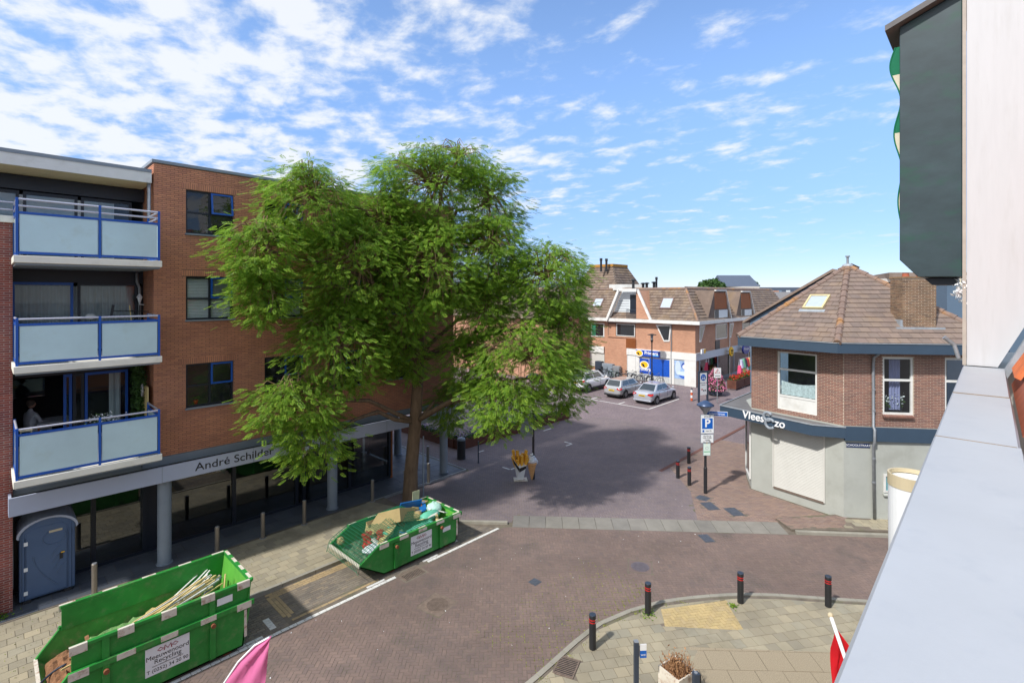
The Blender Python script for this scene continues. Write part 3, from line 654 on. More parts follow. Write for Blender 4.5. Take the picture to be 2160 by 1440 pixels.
def grate(c, a, b, ang, label, m=M_iron, z=0.0, cat='drain grate'):
    t = thing('drain_grate', label, cat, (c[0], c[1], z), ang)
    s = MB().box(-a, a, -b, -b + .03, -.01, .014).box(-a, a, b - .03, b, -.01, .014).box(-a, -a + .03, -b + .03, b - .03, -.01, .014).box(a - .03, a, -b + .03, b - .03, -.01, .014)
    s.build('grate_frame', m, t, local=True); MB().box(-a + .03, a - .03, -b + .03, b - .03, -.03, .0055).build('pit', M_ink, t, local=True)
    n = int((2 * a - .06) / .05)
    for k in range(n):
        x = -a + .03 + (k + .5) * (2 * a - .06) / n; B(x - .011, x + .011, -b + .03, b - .03, .0055, .012).build('grate_bar', m, t, local=True)
grate(drain, .36, .22, 0, 'rusty rectangular drain grate in the white bay line before the loaded green skip')
c = g(1195, 1405, PZ); grate(c, .30, .24, math.radians(20), 'brown square drain grate let into the tiles of the corner pavement', z=PZ - .004)
for c, a, b, l in [((20.29, 8.29), .36, .24, 'grey rectangular service hatch next to the round valve cover near the parking sign'), ((20.42, 7.38), .36, .24, 'grey rectangular service hatch in the brick paving closest to the corner shop shutter'),
                   ((17.53, 7.28), .28, .18, 'small purple grey drain lid in front of the concrete ramp')]:
    t = thing('service_hatch', l, 'hatch', (c[0], c[1], 0), .9); B(-a, a, -b, b, -.01, .008).build('hatch_frame', M_ironb, t, local=True)
    B(-a + .03, a - .03, -b + .03, b - .03, .008, .014).build('lid', M_ironb, t, local=True, bev=.004)
for c, r, l in [((20.88, 8.83), .16, 'small round valve cover on a grey plate beside the parking sign post'), ((11.33, 9.88), .1, 'tiny round blue grey valve cover in the middle of the road')]:
    t = thing('valve_cover', l, 'valve cover', (c[0], c[1], 0)); B(-r * 1.5, r * 1.5, -r * 1.5, r * 1.5, -.01, .009).build('plate', M_ironb, t, local=True); MB().lathe((0, 0), [(r, .009), (r, .016), (r * .5, .016), (r * .4, .012)], 20).build('lid', M_ironb, t, local=True)
# painted marks on the plaza
mk = tag(B(0, .01, 0, .01, -.03, -.029).build('bay_marking', M_white_line), kind='structure')
def line(p, q, w=.1, z=.0125):
    p, q = Vector((*p, 0)), Vector((*q, 0)); d = (q - p).normalized(); n = Vector((-d.y, d.x, 0)) * w / 2
    MB().add([(*(a.xy), z) for a in (p - n, q - n, q + n, p + n)], [(0, 1, 2, 3)]).build('painted_line', M_white_line, mk)
for a, b in [((17.73, 17.6), (17.73, 17.11)), ((17.78, 17.06), (18.3, 17.06)), ((22.7, 17.45), (23.25, 17.45)), ((23.25, 17.5), (23.25, 18.0)), ((24.2, 20.4), (25.0, 20.4)), ((18.5, 20.2), (18.9, 20.2))]: line(a, b)
for a, b in [((34.23, 18.6), (34.23, 31)), ((34.3, 18.6), (39.3, 18.6)), ((34.3, 21.2), (35.2, 21.2)), ((34.3, 23.8), (35.2, 23.8))]: line(a, b, .12, -.012)
# ================================================================ apartment building (facade y = 19)
AV = 19.0
ap = thing('apartment_building', 'orange brick apartment block with blue framed balconies above a glazed shop arcade', 'building', (3.63, 19.0, 0))
wins = [(u, u + 1.42, zs, zs + 1.43) for zs in (4.87, 7.75, 10.58) for u in (4.5, 6.95, 9.4, 12.0)]
U0, U1, Z0, Z1 = 3.63, 15.75, 3.45, 12.72
# mortar backing with the window openings left open
us = sorted({U0, U1} | {w[0] for w in wins} | {w[1] for w in wins}); zs = sorted({Z0, Z1} | {w[2] for w in wins} | {w[3] for w in wins})
mb = MB()
for a, b in zip(us, us[1:]):
    for c, d in zip(zs, zs[1:]):
        if not any(w[0] <= (a + b) / 2 <= w[1] and w[2] <= (c + d) / 2 <= w[3] for w in wins):
            mb.add([(a, AV, c), (b, AV, c), (b, AV, d), (a, AV, d)], [(0, 1, 2, 3)])
for w in wins:   # reveals
    a, b, c, d = w
    mb.add([(a, AV, c), (a, AV + .14, c), (a, AV + .14, d), (a, AV, d)], [(0, 1, 2, 3)]).add([(b, AV, c), (b, AV + .14, c), (b, AV + .14, d), (b, AV, d)], [(0, 1, 2, 3)])
    mb.add([(a, AV, d), (a, AV + .14, d), (b, AV + .14, d), (b, AV, d)], [(0, 1, 2, 3)])
mb.add([(U0, AV, Z0), (U0, 21.4, Z0), (U0, 21.4, Z1), (U0, AV, Z1)], [(0, 1, 2, 3)])
mb.add([(U1, AV, Z0), (U1, 30, Z0), (U1, 30, Z1), (U1, AV, Z1)], [(0, 1, 2, 3)])
mb.add([(U0, AV, Z1 - .02), (U1, AV, Z1 - .02), (U1, 30, Z1 - .02), (U0, 30, Z1 - .02)], [(0, 1, 2, 3)])
wall = mb.build('wall', M_mortA, ap)
hl = [(w[0] - U0, w[1] - U0, w[2], w[3]) for w in wins]; sol = [(w[0] - .12 - U0, w[1] + .12 - U0, w[3] + .012, w[3] + .20) for w in wins]
brick_wall(wall, (U0, AV), (1, 0), U1 - U0, Z0 + .01, Z1, hl, M_brickA, nout=(0, -1, 0), soldiers=sol)
brick_wall(wall, (U0, 20.5), (0, -1), 1.495, Z0 + .01, Z1, [], M_brickA, nout=(-1, 0, 0), nind=0, name='return_brick')
MB().box(U0 - .06, U1 + .06, AV - .05, AV + .3, Z1, Z1 + .1).box(U0 - .06, U0 + .25, AV + .3, 22, Z1, Z1 + .1).build('coping', M_grey, ap, bev=.008)
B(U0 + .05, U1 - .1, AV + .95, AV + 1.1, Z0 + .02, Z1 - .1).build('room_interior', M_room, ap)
for i, (a, b, c, d) in enumerate(wins):
    wn = MB(); y0, y1 = AV + .08, AV + .14; m = (a + b) / 2; f = .06; zc = c + .70
    wn.box(a, a + f, y0, y1, c, d).box(b - f, b, y0, y1, c, d).box(a + f, b - f, y0, y1, c, c + f).box(a + f, b - f, y0, y1, d - f, d).box(m - .035, m + .035, y0, y1, c + f, d - f).box(a + f, m - .035, y0 + .002, y1, zc - .03, zc + .03).box(m + .035, b - f, y0 + .002, y1, zc - .03, zc + .03)
    wo = wn.build('window', M_navy, ap)
    for (pa, pb, pc, pd) in ((a + f, m - .035, c + f, zc - .03), (m + .035, b - f, c + f, zc - .03), (a + f, m - .035, zc + .03, d - f)):
        MB().add([(pa, y0 + .03, pc), (pb, y0 + .03, pc), (pb, y0 + .03, pd), (pa, y0 + .03, pd)], [(0, 1, 2, 3)]).build('pane', M_glass, wo)
    # blue top-hung sash, tilted a little open on the upper row
    tilt = .10 if i in (8, 10) else 0.0; sa, sb, sc_, sd_ = m + .02, b - .02, zc + .0, d - .02
    def P(x, z, off): return (x, y0 - .02 - off - tilt * (sd_ - z) / (sd_ - sc_), z)
    sh = MB(); k = .055
    for (x0, x1, q0, q1) in ((sa, sa + k, sc_, sd_), (sb - k, sb, sc_, sd_), (sa + k, sb - k, sc_, sc_ + k), (sa + k, sb - k, sd_ - k, sd_)):
        sh.add([P(x0, q0, 0), P(x1, q0, 0), P(x1, q1, 0), P(x0, q1, 0), P(x0, q0, .04), P(x1, q0, .04), P(x1, q1, .04), P(x0, q1, .04)], [(0, 3, 2, 1), (4, 5, 6, 7), (0, 1, 5, 4), (1, 2, 6, 5), (2, 3, 7, 6), (3, 0, 4, 7)])
    so = sh.build('sash', M_blue, wo); MB().add([P(sa + k, sc_ + k, .015), P(sb - k, sc_ + k, .015), P(sb - k, sd_ - k, .015), P(sa + k, sd_ - k, .015)], [(0, 1, 2, 3)]).build('pane', M_glass, wo)
    B(a - .03, b + .05, AV - .06, AV + .08, c - .05, c + .0).build('sill', M_grey, wo, bev=.006)
    if i in (4, 5, 6, 7):
        bl = MB()
        for q in range(26): z = c + .08 + q * .05; bl.obox(((a + b) / 2, AV + .2, z), (b - a - .1, .045, .004), rx=1.15)
        bl.build('blind', M_signw, wo)
# a pot plant and things on the sills
for (u, z, col_, nm, lb) in ((5.2, 10.64, M_signw, 'potted_plant', 'spider plant in a white pot behind the top floor window'), (4.85, 4.93, M_redp, 'red_ornament', 'small red ornament on the lowest window ledge')):
    t = thing(nm, lb, 'plant' if 'plant' in nm else 'ornament', (u, AV + .28, z)); MB().lathe((0, 0), [(.05, 0), (.075, .12), (.07, .12)], 14).build('pot', col_, t, local=True)
    lf = MB()
    for k in range(14):
        an = k * 2.4; r = .16 + .05 * random.random(); lf.tube([(0, 0, .1), (r * .4 * math.cos(an), r * .4 * math.sin(an), .24), (r * math.cos(an), r * math.sin(an), .14)], [.008, .008, .002], 4)
    lf.build('leaves', M_leafd, t, local=True)
# ---- bay with balconies: back wall, glazing, soffits
BV = 20.5; ba, bb = .52, 3.6
pier_u = .5
bay = MB()
for (z0, z1) in ((3.3, 3.95), (6.15, 6.8), (8.95, 9.58)): bay.box(-1.5, bb, BV - .05, BV + .3, z0, z1)
bay.box(-3, bb, BV - .25, BV + .3, 11.62, 12.02); bay.build('bay_spandrel', M_navy, ap)
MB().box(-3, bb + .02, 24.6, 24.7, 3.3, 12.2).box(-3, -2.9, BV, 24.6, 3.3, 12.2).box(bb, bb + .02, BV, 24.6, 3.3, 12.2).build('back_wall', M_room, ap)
for z in (3.9, 6.75, 9.5): B(-2.9, bb, BV + .3, 24.6, z - .02, z + .03).build('room_floor', mat('room_floor', S(88, 84, 80), .6), ap)
roof = MB().box(-3.2, 3.55, 18.85, 30, 12.36, 12.46).build('bay_roof', M_grey, ap)
B(-3.2, 3.55, 18.87, 18.93, 12.04, 12.36).build('fascia_board', M_white, roof); B(-3.2, 3.55, 18.93, BV, 12.04, 12.07).build('soffit', mat('soffit_board', S(206, 190, 150), .7, var=.05), roof)
def glazing(z0, z1, panes, fm, open_first=False, uc=None):
    for k, (a, b, m_) in enumerate(panes):
        if m_ == 'open': continue
        w = MB().box(a, a + .07, BV - .1, BV - .04, z0, z1).box(b - .07, b, BV - .1, BV - .04, z0, z1).box(a + .07, b - .07, BV - .1, BV - .04, z0, z0 + .08).box(a + .07, b - .07, BV - .1, BV - .04, z1 - .08, z1)
        wo = w.build('balcony_window', m_, ap); MB().add([(a + .07, BV - .07, z0 + .08), (b - .07, BV - .07, z0 + .08), (b - .07, BV - .07, z1 - .08), (a + .07, BV - .07, z1 - .08)], [(0, 1, 2, 3)]).build('pane', M_glass, wo)
glazing(9.6, 11.6, [(-1.9, -.5, M_navy), (-.42, .66, M_navy), (.74, 1.95, M_navy), (2.03, 3.3, M_navy)], M_navy)
glazing(6.8, 8.95, [(.5, 1.85, M_blue), (1.95, 3.45, M_navy)], M_navy)
glazing(3.95, 6.15, [(.3, 1.6, 'open'), (1.62, 1.82, M_blue), (1.84, 2.1, M_navy), (2.12, 3.2, M_blue)], M_navy)
def curtain(name, a, b, y, z0, z1, m_, fold=.05, per=.16):
    n = int((b - a) / .025); V = []; Fc = []
    for i in range(n + 1):
        u = a + (b - a) * i / n; yy = y + fold * math.sin(u / per * 6.28) * (0.7 + .3 * math.sin(u * 3)); V += [(u, yy, z0), (u, yy, z1)]
    for i in range(n): Fc.append((2 * i, 2 * i + 2, 2 * i + 3, 2 * i + 1))
    return MB().add(V, Fc).build(name, m_, ap, smooth=True)
curtain('roller_blind', -1.8, 2.85, BV - .03, 9.7, 11.5, mat('patterned_blind', S(228, 234, 238), .9, var=.06, scale=7, dirt=S(176, 186, 194), dirt_amt=.5, dirt_scale=7), .004)
curtain('curtain', .55, 3.4, BV + .2, 6.85, 8.85, M_curtain); curtain('curtain', 2.75, 3.05, BV + .15, 4.0, 6.1, M_curtain)
# ---- balconies
def balcony(z, top, double):
    t = ap; u0, u1, v0, v1 = .5, 3.5, 17.5, 18.98
    sl = MB().box(u0 - .04, u1 + .04, v0 - .05, BV - .06, z, z + .18).build('balcony', M_cream, t, bev=.012)
    B(u0, u1, v0 + .02, BV - .08, z - .05, z - .002).build('underside', M_grey, sl)
    fr = MB(); p = .055; zt = top - (.34 if double else .14)
    um = u0 + (u1 - u0) * .545
    for u in (u0 + p / 2, um, u1 - p / 2): fr.box(u - p / 2, u + p / 2, v0, v0 + p, z + .18, top)
    for a, b in ((u0 + p, um - p / 2), (um + p / 2, u1 - p)):
        fr.box(a, b, v0 + .005, v0 + p - .005, z + .22, z + .28).box(a, b, v0 + .005, v0 + p - .005, zt - .06, zt)
    for u in (u0 + p / 2, u1 - p / 2):
        fr.box(u - p / 2, u + p / 2, 18.9, 18.96, z + .18, top); fr.box(u - p / 2 + .005, u + p / 2 - .005, v0 + p, 18.9, z + .22, z + .28).box(u - p / 2 + .005, u + p / 2 - .005, v0 + p, 18.9, zt - .06, zt)
    fr.build('railing_frame', M_blue, sl, bev=.004)
    for a, b in ((u0 + p + .02, um - p / 2 - .02), (um + p / 2 + .02, u1 - p - .02)):
        B(a, b, v0 + .02, v0 + .032, z + .285, zt - .065).build('glass_panel', M_frost, sl)
    for u in (u0 + p / 2, u1 - p / 2): B(u - .006, u + .006, v0 + p + .02, 18.88, z + .285, zt - .065).build('glass_panel', M_frost, sl)
    for h in ([.03, .2] if double else [.03]):
        for a, b in ((u0 + p, um - p / 2), (um + p / 2, u1 - p)): MB().tube([(a, v0 + p / 2, top - h), (b, v0 + p / 2, top - h)], .026, 10).build('handrail', M_rail, sl, smooth=False)
        for u in (u0 + p / 2, u1 - p / 2): MB().tube([(u, v0 + p, top - h), (u, 18.9, top - h)], .026, 10).build('handrail', M_rail, sl)
balcony(9.38, 11.0, True); balcony(6.62, 8.0, False); balcony(3.78, 5.25, False)
# rain pipe in the bay corner
MB().tube([(3.5, 18.98, 12.1), (3.5, 18.98, 9.6)], .05, 10).build('rain_pipe', M_galv, ap, smooth=True)
MB().tube([(3.42, 20.3, 9.3), (3.42, 20.3, 9.0), (3.5, 20.35, 8.8), (3.5, 20.35, 6.85)], .045, 10).build('rain_pipe', M_galv, ap, smooth=True)
# ---- ground floor: sign band, soffit, columns, shop front
bd = MB().box(.4, 15.75, 18.5, 18.56, 2.78, 3.27).box(15.7, 15.76, 18.56, 24, 2.78, 3.27).box(.4, .46, 18.56, 19.2, 2.78, 3.27).build('sign_band', M_fascia, ap, bev=.006)
for u in (3.75, 6.4, 9.05, 11.7, 14.3): B(u - .006, u + .006, 18.496, 18.499, 2.78, 3.27).build('panel_joint', M_grey, bd)
B(.5, 15.7, 18.57, AV + .02, 3.1, 3.14).build('gutter_bed', mat('mossy_gutter', S(96, 88, 70), .95, var=.35, scale=9, bump=.6), bd)
B(U0 - .3, 15.72, AV - .06, AV + .12, 3.2, 3.45).build('lintel', M_grey, ap)
B(.5, 15.7, AV + .13, 30, 3.14, 3.3).build('arcade_soffit', M_grey, ap)
text('sign_lettering', 'André Schilder', .36, M_ink, bd, (5.85, 18.494, 3.03), (1, 0, 0), (0, 0, 1), sx=1.12)
for (u, v) in ((3.9, 18.95), (9.5, 18.95), (15.1, 18.95), (15.15, 22.9)):
    MB().lathe((u, v), [(.23, .1), (.23, .115), (.19, .12), (.19, 3.14)], 24).build('column', M_grey, ap, smooth=False)
SG = 20.2
sf = MB(); mull = [.6, 2.3, 3.6, 4.0, 6.3, 8.6, 8.9, 10.9, 12.9]
sf.box(.5, 12.95, SG - .06, SG + .06, 2.72, 3.14).box(.5, 12.95, SG - .05, SG + .05, .1, .2)
for u in mull: sf.box(u - .06, u + .06, SG - .08, SG + .04, .2, 2.72)
sf.box(3.6, 4.0, SG - .03, SG + .03, .2, 2.72)
sf.build('shop_front', M_navy, ap)
for a, b in zip(mull, mull[1:]):
    if b - a > .35: MB().add([(a + .06, SG, .2), (b - .06, SG, .2), (b - .06, SG, 2.72), (a + .06, SG, 2.72)], [(0, 1, 2, 3)]).build('shop_pane', M_shopglass, ap)
# splayed corner with door, then the side front
dd = MB(); p0, p1 = Vector((12.95, SG, 0)), Vector((14.1, 22.0, 0))
for t_ in (0, .5, 1): q = p0.lerp(p1, t_); dd.box(q.x - .06, q.x + .06, q.y - .06, q.y + .06, .1, 3.14)
dd.box(14.04, 14.16, 24.0, 24.12, .1, 3.14).box(14.04, 14.16, 26.5, 26.6, .1, 3.14); dd.build('shop_post', M_navy, ap)
for qa, qb in ((p0, p0.lerp(p1, .5)), (p0.lerp(p1, .5), p1), (p1, Vector((14.1, 26.5, 0)))):
    MB().add([(qa.x, qa.y, .15), (qb.x, qb.y, .15), (qb.x, qb.y, 2.9), (qa.x, qa.y, 2.9)], [(0, 1, 2, 3)]).build('shop_pane', M_shopglass, ap)
MB().bar((12.98, SG - .03, .1), (12.98, SG - .03, 2.4), .1).bar((13.5, 21.08, .1), (13.5, 21.08, 2.4), .1).build('door_frame', M_wood, ap)
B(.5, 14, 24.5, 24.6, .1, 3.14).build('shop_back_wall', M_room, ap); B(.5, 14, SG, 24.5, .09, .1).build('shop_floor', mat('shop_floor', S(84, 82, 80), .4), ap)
gs = thing('star_sign', 'small gold and white diamond shop ornament hanging at the sign band under the tree', 'sign', (8.05, 18.3, 2.85))
for k in range(4):
    a0, a1 = k * math.pi / 2, (k + 1) * math.pi / 2
    MB().add([(0, -.12, 0), (.28 * math.cos(a0), 0, .28 * math.sin(a0)), (.28 * math.cos(a1), 0, .28 * math.sin(a1)), (0, .12, 0)], [(0, 1, 2), (3, 2, 1), (0, 2, 3), (0, 3, 1)]).build('facet', M_gold if k % 2 else M_signw, gs, local=True)
# ---- neighbouring wall at the end
nb = thing('neighbour_building', 'dark red brick wall end with pale joints and a white terrace ledge', 'building', (-1.0, 19, 0))
nw = MB().box(-4, pier_u - .008, AV, 21, 0, 10.5).build('wall', M_mortN, nb)
brick_wall(nw, (-2.0, AV), (1, 0), 2.0 + pier_u - .01, .1, 10.5, [], M_brickN, nout=(0, -1, 0))
B(-4, pier_u + .1, AV - .12, 21.2, 10.5, 10.68).build('ledge', M_cream, nb, bev=.01)
rl = MB()
for z in (10.85, 11.05): rl.tube([(-4, AV - .02, z), (pier_u + .05, AV - .02, z)], .024, 8)
for u in (-3, -1.4, .2): rl.tube([(u, AV - .02, 10.68), (u, AV - .02, 11.05)], .02, 8)
rl.build('railing', M_rail, nb)
MB().box(-.45, .12, AV - .32, AV - .02, .1, .95).box(-.48, .15, AV - .35, AV - .0, .95, .99).build('x', M_grey).name = 'utility_box'
tag(bpy.data.objects['utility_box'], 'grey utility cabinet at the foot of the dark red brick wall', 'cabinet')
# ---- balcony belongings
t = thing('wall_lantern', 'white wall lantern on a bracket at the middle balcony', 'lantern', (3.56, 20.0, 8.35))
MB().lathe((-.12, 0), [(.03, -.02), (.07, .12), (.09, .14), (.03, .24), (.0, .27)], 8).build('lamp_shade', M_signw, t, local=True); MB().tube([(0, 0, -.1), (-.12, 0, -.08), (-.12, 0, 0)], .014, 6).build('bracket', M_signw, t, local=True)
for (u, v, dx, m_, lb) in ((3.2, 19.3, -.12, M_lath, 'wooden handled broom leaning in the corner of the middle balcony'), (3.32, 19.5, .05, M_black, 'black garden rake leaning in the corner of the middle balcony')):
    t = thing('broom', lb, 'broom', (u, v, 6.8)); MB().tube([(0, 0, .1), (dx, .1, 1.45)], .014, 6).build('stick', m_, t, local=True); MB().obox((0, 0, .05), (.32, .06, .1)).build('brush_head', M_black, t, local=True)
t = thing('squeegee', 'black long handled squeegee resting across the middle balcony corner', 'squeegee', (2.6, 19.0, 8.05))
MB().tube([(0, 0, .05), (.95, .3, .0)], .014, 6).build('stick', M_black, t, local=True); MB().obox((0, 0, .05), (.06, .05, .36), ry=.15).build('blade', M_black, t, local=True)
t = thing('white_hydrangea', 'white flower ball behind the middle balcony window', 'flower', (2.25, 20.35, 7.9)); MB().ball((0, 0, 0), (.14, .08, .09), 12, 8, .12).build('flower_head', M_signw, t, local=True); MB().tube([(0, 0, 0), (0, 0, -1.0)], .01, 5).build('stem', M_leafd, t, local=True)
t = thing('ivy_screen', 'dark ivy covered bamboo screen in the corner of the lowest balcony', 'screen', (3.5, 19.6, 3.96))
for k in range(9): B(3.47, 3.5, 19.02 + k * .11, 19.12 + k * .11, 3.97, 5.7).build('bamboo_slat', M_lath, t)
n = 2600; P = np.stack([RNG.uniform(3.25, 3.52, n), RNG.uniform(19.35, 20.4, n), RNG.uniform(4.1, 6.5, n)], 1)
def leafcloud(name, P, size, m_, parent, up=0.3):
    n = len(P); d = RNG.normal(size=(n, 3)); d /= np.linalg.norm(d, axis=1)[:, None]; e = RNG.normal(size=(n, 3)); e -= (e * d).sum(1)[:, None] * d; e /= np.linalg.norm(e, axis=1)[:, None]
    s_ = size * RNG.uniform(.6, 1.3, n)[:, None]; V = np.stack([P - d * s_, P + e * s_ * .55, P + d * s_, P - e * s_ * .55], 1).reshape(-1, 3)
    return np_mesh(name, V, np.arange(4 * n).reshape(-1, 4), m_, parent)
leafcloud('ivy_leaves', P, .05, M_leafd, t)
t = thing('wall_ornament', 'oval white and black ornament hanging on the bamboo screen', 'ornament', (3.42, 19.5, 5.55)); MB().ball((0, 0, 0), (.04, .1, .2), 12, 8, .18).build('ornament_disc', mat('speckled_ornament', S(190, 186, 184), .7, var=.5, scale=30), t, local=True)
t = thing('lantern', 'gold framed candle lantern standing at the end of the lowest balcony', 'lantern', (.72, 18.3, 4.62))
fr = MB()
for a in (-.1, .1):
    for b in (-.1, .1): fr.box(a - .012, a + .012, b - .012, b + .012, 0, .4)
fr.box(-.12, .12, -.12, .12, .4, .44).box(-.12, .12, -.12, .12, -.03, 0).build('lantern_frame', M_gold, t, local=True); MB().cyl((0, 0), .045, .0, .2, 12).build('candle', M_cream2, t, local=True)
t = thing('side_table', 'small dark stand under the candle lantern on the lowest balcony', 'table', (.72, 18.3, 3.96)); B(-.2, .2, -.2, .2, .6, .63).build('table_top', M_lath, t, local=True)
for a in (-.15, .15):
    for b in (-.15, .15): B(a - .02, a + .02, b - .02, b + .02, 0, .6).build('leg', M_lath, t, local=True)
t = thing('white_flowers', 'pot of small white daisies behind the lowest balcony rail', 'flowers', (2.25, 17.9, 3.96)); MB().lathe((0, 0), [(.14, 0), (.2, .75), (.18, .75)], 16).build('pot', M_grey, t, local=True)
P = np.stack([RNG.normal(2.25, .16, 130), RNG.normal(17.9, .07, 130), RNG.normal(5.12, .07, 130)], 1); leafcloud('blossoms', P, .03, M_signw, t); P2 = np.stack([RNG.normal(2.25, .18, 200), RNG.normal(17.9, .08, 200), RNG.normal(5.0, .1, 200)], 1); leafcloud('leaves', P2, .04, M_leafd, t)
t = thing('television', 'dark flat television on the inner wall of the lowest flat', 'television', (.9, 24.5, 5.3)); B(-.55, .55, -.06, 0, -.32, .32).build('screen', M_pane_dark, t, local=True); B(-.58, .58, 0, .05, -.35, .35).build('housing', M_plastic, t, local=True)
def seated_person(loc, rz):
    t = thing('person', 'person with short grey hair in a pale top seated inside the open balcony door', 'person', loc, rz)
    me = bpy.data.meshes.new('body')
    J = [((0, 0, .5), .15), ((0, -.02, .72), .14), ((0, -.03, .95), .16), ((0, -.02, 1.06), .07), ((0, .0, 1.16), .055),
         ((.19, 0, .98), .065), ((.27, .1, .74), .05), ((.16, .34, .70), .04), ((-.19, 0, .98), .065), ((-.27, .1, .74), .05), ((-.16, .34, .70), .04),
         ((.1, .0, .48), .1), ((.12, .42, .5), .085), ((.12, .46, .06), .05), ((-.1, 0, .48), .1), ((-.12, .42, .5), .085), ((-.12, .46, .06), .05)]
    me.from_pydata([j[0] for j in J], [(0, 1), (1, 2), (2, 3), (3, 4), (2, 5), (5, 6), (6, 7), (2, 8), (8, 9), (9, 10), (0, 11), (11, 12), (12, 13), (0, 14), (14, 15), (15, 16)], [])
    me.materials.append(M_shirt); o = link('body', me, t); o.modifiers.new('skin', 'SKIN'); sv = me.skin_vertices[0].data
    for k, j in enumerate(J): sv[k].radius = (j[1], j[1]); sv[k].use_root = (k == 0)
    s2 = o.modifiers.new('sub', 'SUBSURF'); s2.levels = s2.render_levels = 2
    h = MB().ball((0, .02, 1.28), (.085, .1, .125), 14, 10).ball((0, .12, 1.26), (.014, .022, .02), 6, 5).build('head', M_skin, t, smooth=True, local=True)
    MB().ball((0, -.005, 1.315), (.096, .108, .115), 14, 10, .03).build('hair', mat('brown_grey_hair', S(96, 80, 70), .9), h, smooth=True, local=True)
    for s in (-1, 1): MB().ball((s * .033, .108, 1.285), (.011, .008, .008), 6, 5).build('eye', M_ink, h, local=True); MB().tube([(s * .1, .34 * 1, .70), (s * .05, .42, .71)], .03, 6).build('hand', M_skin, t, local=True)
    B(-.025, .025, .108, .116, 1.222, 1.23).build('mouth', M_redp, h, local=True)
seated_person((.95, 21.4, 3.93), math.radians(-60))
t = thing('dining_table', 'table with a pale cloth inside the open balcony door', 'table', (1.35, 21.35, 3.93)); B(-.3, .5, -.5, .5, .70, .73).build('table_top', M_shirt, t, local=True, bev=.01)
for a in (-.25, .45):
    for b in (-.42, .42): B(a - .025, a + .025, b - .025, b + .025, 0, .70).build('leg', M_wood, t, local=True)

# ================================================================ portable toilet
pt = thing('portable_toilet', 'slate blue portable toilet cabin with a pale curved roof under the sign band', 'toilet', (1.2, 19.75, .1))
w, d, h = .58, .58, 1.98
B(-w, w, -d, d, .08, h).build('cabin', M_toilet, pt, local=True, bev=.03)
for a in (-.42, .42): B(a - .08, a + .08, -d, d, 0, .08).build('skid', M_plastic, pt, local=True)
arc = [(-w - .06, h - .12)] + [((w + .06) * math.cos(t_), h - .12 + .42 * math.sin(t_)) for t_ in np.linspace(math.pi, 0, 15)][1:-1] + [(w + .06, h - .12)]
inner = [(x * .93, z - .05) for x, z in arc[::-1]]
MB().ext([(x, -d - .07, z) for x, z in arc + inner], (0, 2 * d + .14, 0)).build('curved_roof', M_toiletr, pt, local=True)
MB().ext([(x * .92, -d - .02, z - .06) for x, z in arc], (0, 2 * d + .03, 0)).build('gable', M_toilet, pt, local=True)
dr = MB().ext([(x, -d - .03, z) for x, z in [(-.44, .14), (.40, .14), (.40, h - .06), (.30, h + .05), (-.32, h + .05), (-.44, h - .06)]], (0, .03, 0)).build('door', M_toilet, pt, local=True, bev=.012)
for x in (-.5, .47): MB().tube([(x, -d - .01, .12), (x, -d - .01, h - .02)], .03, 6).build('corner_rib', M_toilet, pt, local=True)
rb_ = MB()
rb_.tube([(-.3 + .55 * (1 - math.cos(t_)) * .9, -d - .035, 1.25 - 1.0 * t_ / 1.57 * .95) for t_ in np.linspace(0, 1.57, 12)], .012, 6)
for k in range(4): rb_.tube([(.05 + .04 * k + .09 * q, -d - .035, 1.1 - .16 * k + .28 * (q / 2.2) ** .7) for q in np.linspace(0, 2.2, 7)], .010, 6)
rb_.tube([(.13 + .24 * math.cos(t_), -d - .035, 1.66 + .2 * math.sin(t_)) for t_ in np.linspace(2.2, 6.8, 18)], .010, 6)
rb_.build('embossed_ribs', mat('toilet_plastic_light', S(84, 104, 132), .5, var=.05), dr, local=True)
for z in (.3, .95, 1.65): B(-.49, -.41, -d - .045, -d - .028, z - .05, z + .05).build('hinge', M_signw, dr, local=True)
B(.24, .31, -d - .05, -d - .028, 1.0, 1.16).build('handle', M_black, dr, local=True); B(.27, .35, -d - .052, -d - .05, 1.16, 1.19).build('latch', M_yellow, dr, local=True)
MB().tube([(-.15, .2, h + .2), (-.15, .2, h + .42)], .05, 10).build('vent_pipe', M_plastic, pt, local=True)
B(0.02, .3, -d - .034, -d - .0305, 1.80, 1.86).build('name_strip', M_gold, dr, local=True)
# ================================================================ corner shop with the hipped roof
A_, B_, A2 = Vector((23.39, 7.7, 0)), Vector((22.63, 4.1, 0)), Vector((24.95, 8.45, 0))
dF = Vector((.586, -.81, 0)).normalized(); R_ = B_ + dF * 5.2
dA = (A_ - B_).normalized(); nA = Vector((-dA.y, dA.x, 0)); nF = Vector((dF.y, -dF.x, 0))
if nA.x > 0: nA = -nA
if nF.dot(Vector((-1, -1, 0))) < 0: nF = -nF
sh = thing('corner_shop', 'corner shop with hipped brown tile roof, brown brick upper floor and grey rendered base', 'building', (24, 5, 0))
ZB, ZE = 3.57, 6.42
foot = [A_, B_, R_, R_ + Vector((4, 3, 0)), Vector((32, 8.45, 0)), A2]
base = MB().prism([(p.x, p.y) for p in foot], 0, ZB).build('base_wall', M_render, sh)
up_foot = [A_, B_, R_, R_ + Vector((4, 3, 0)), Vector((31, 7.7, 0))]
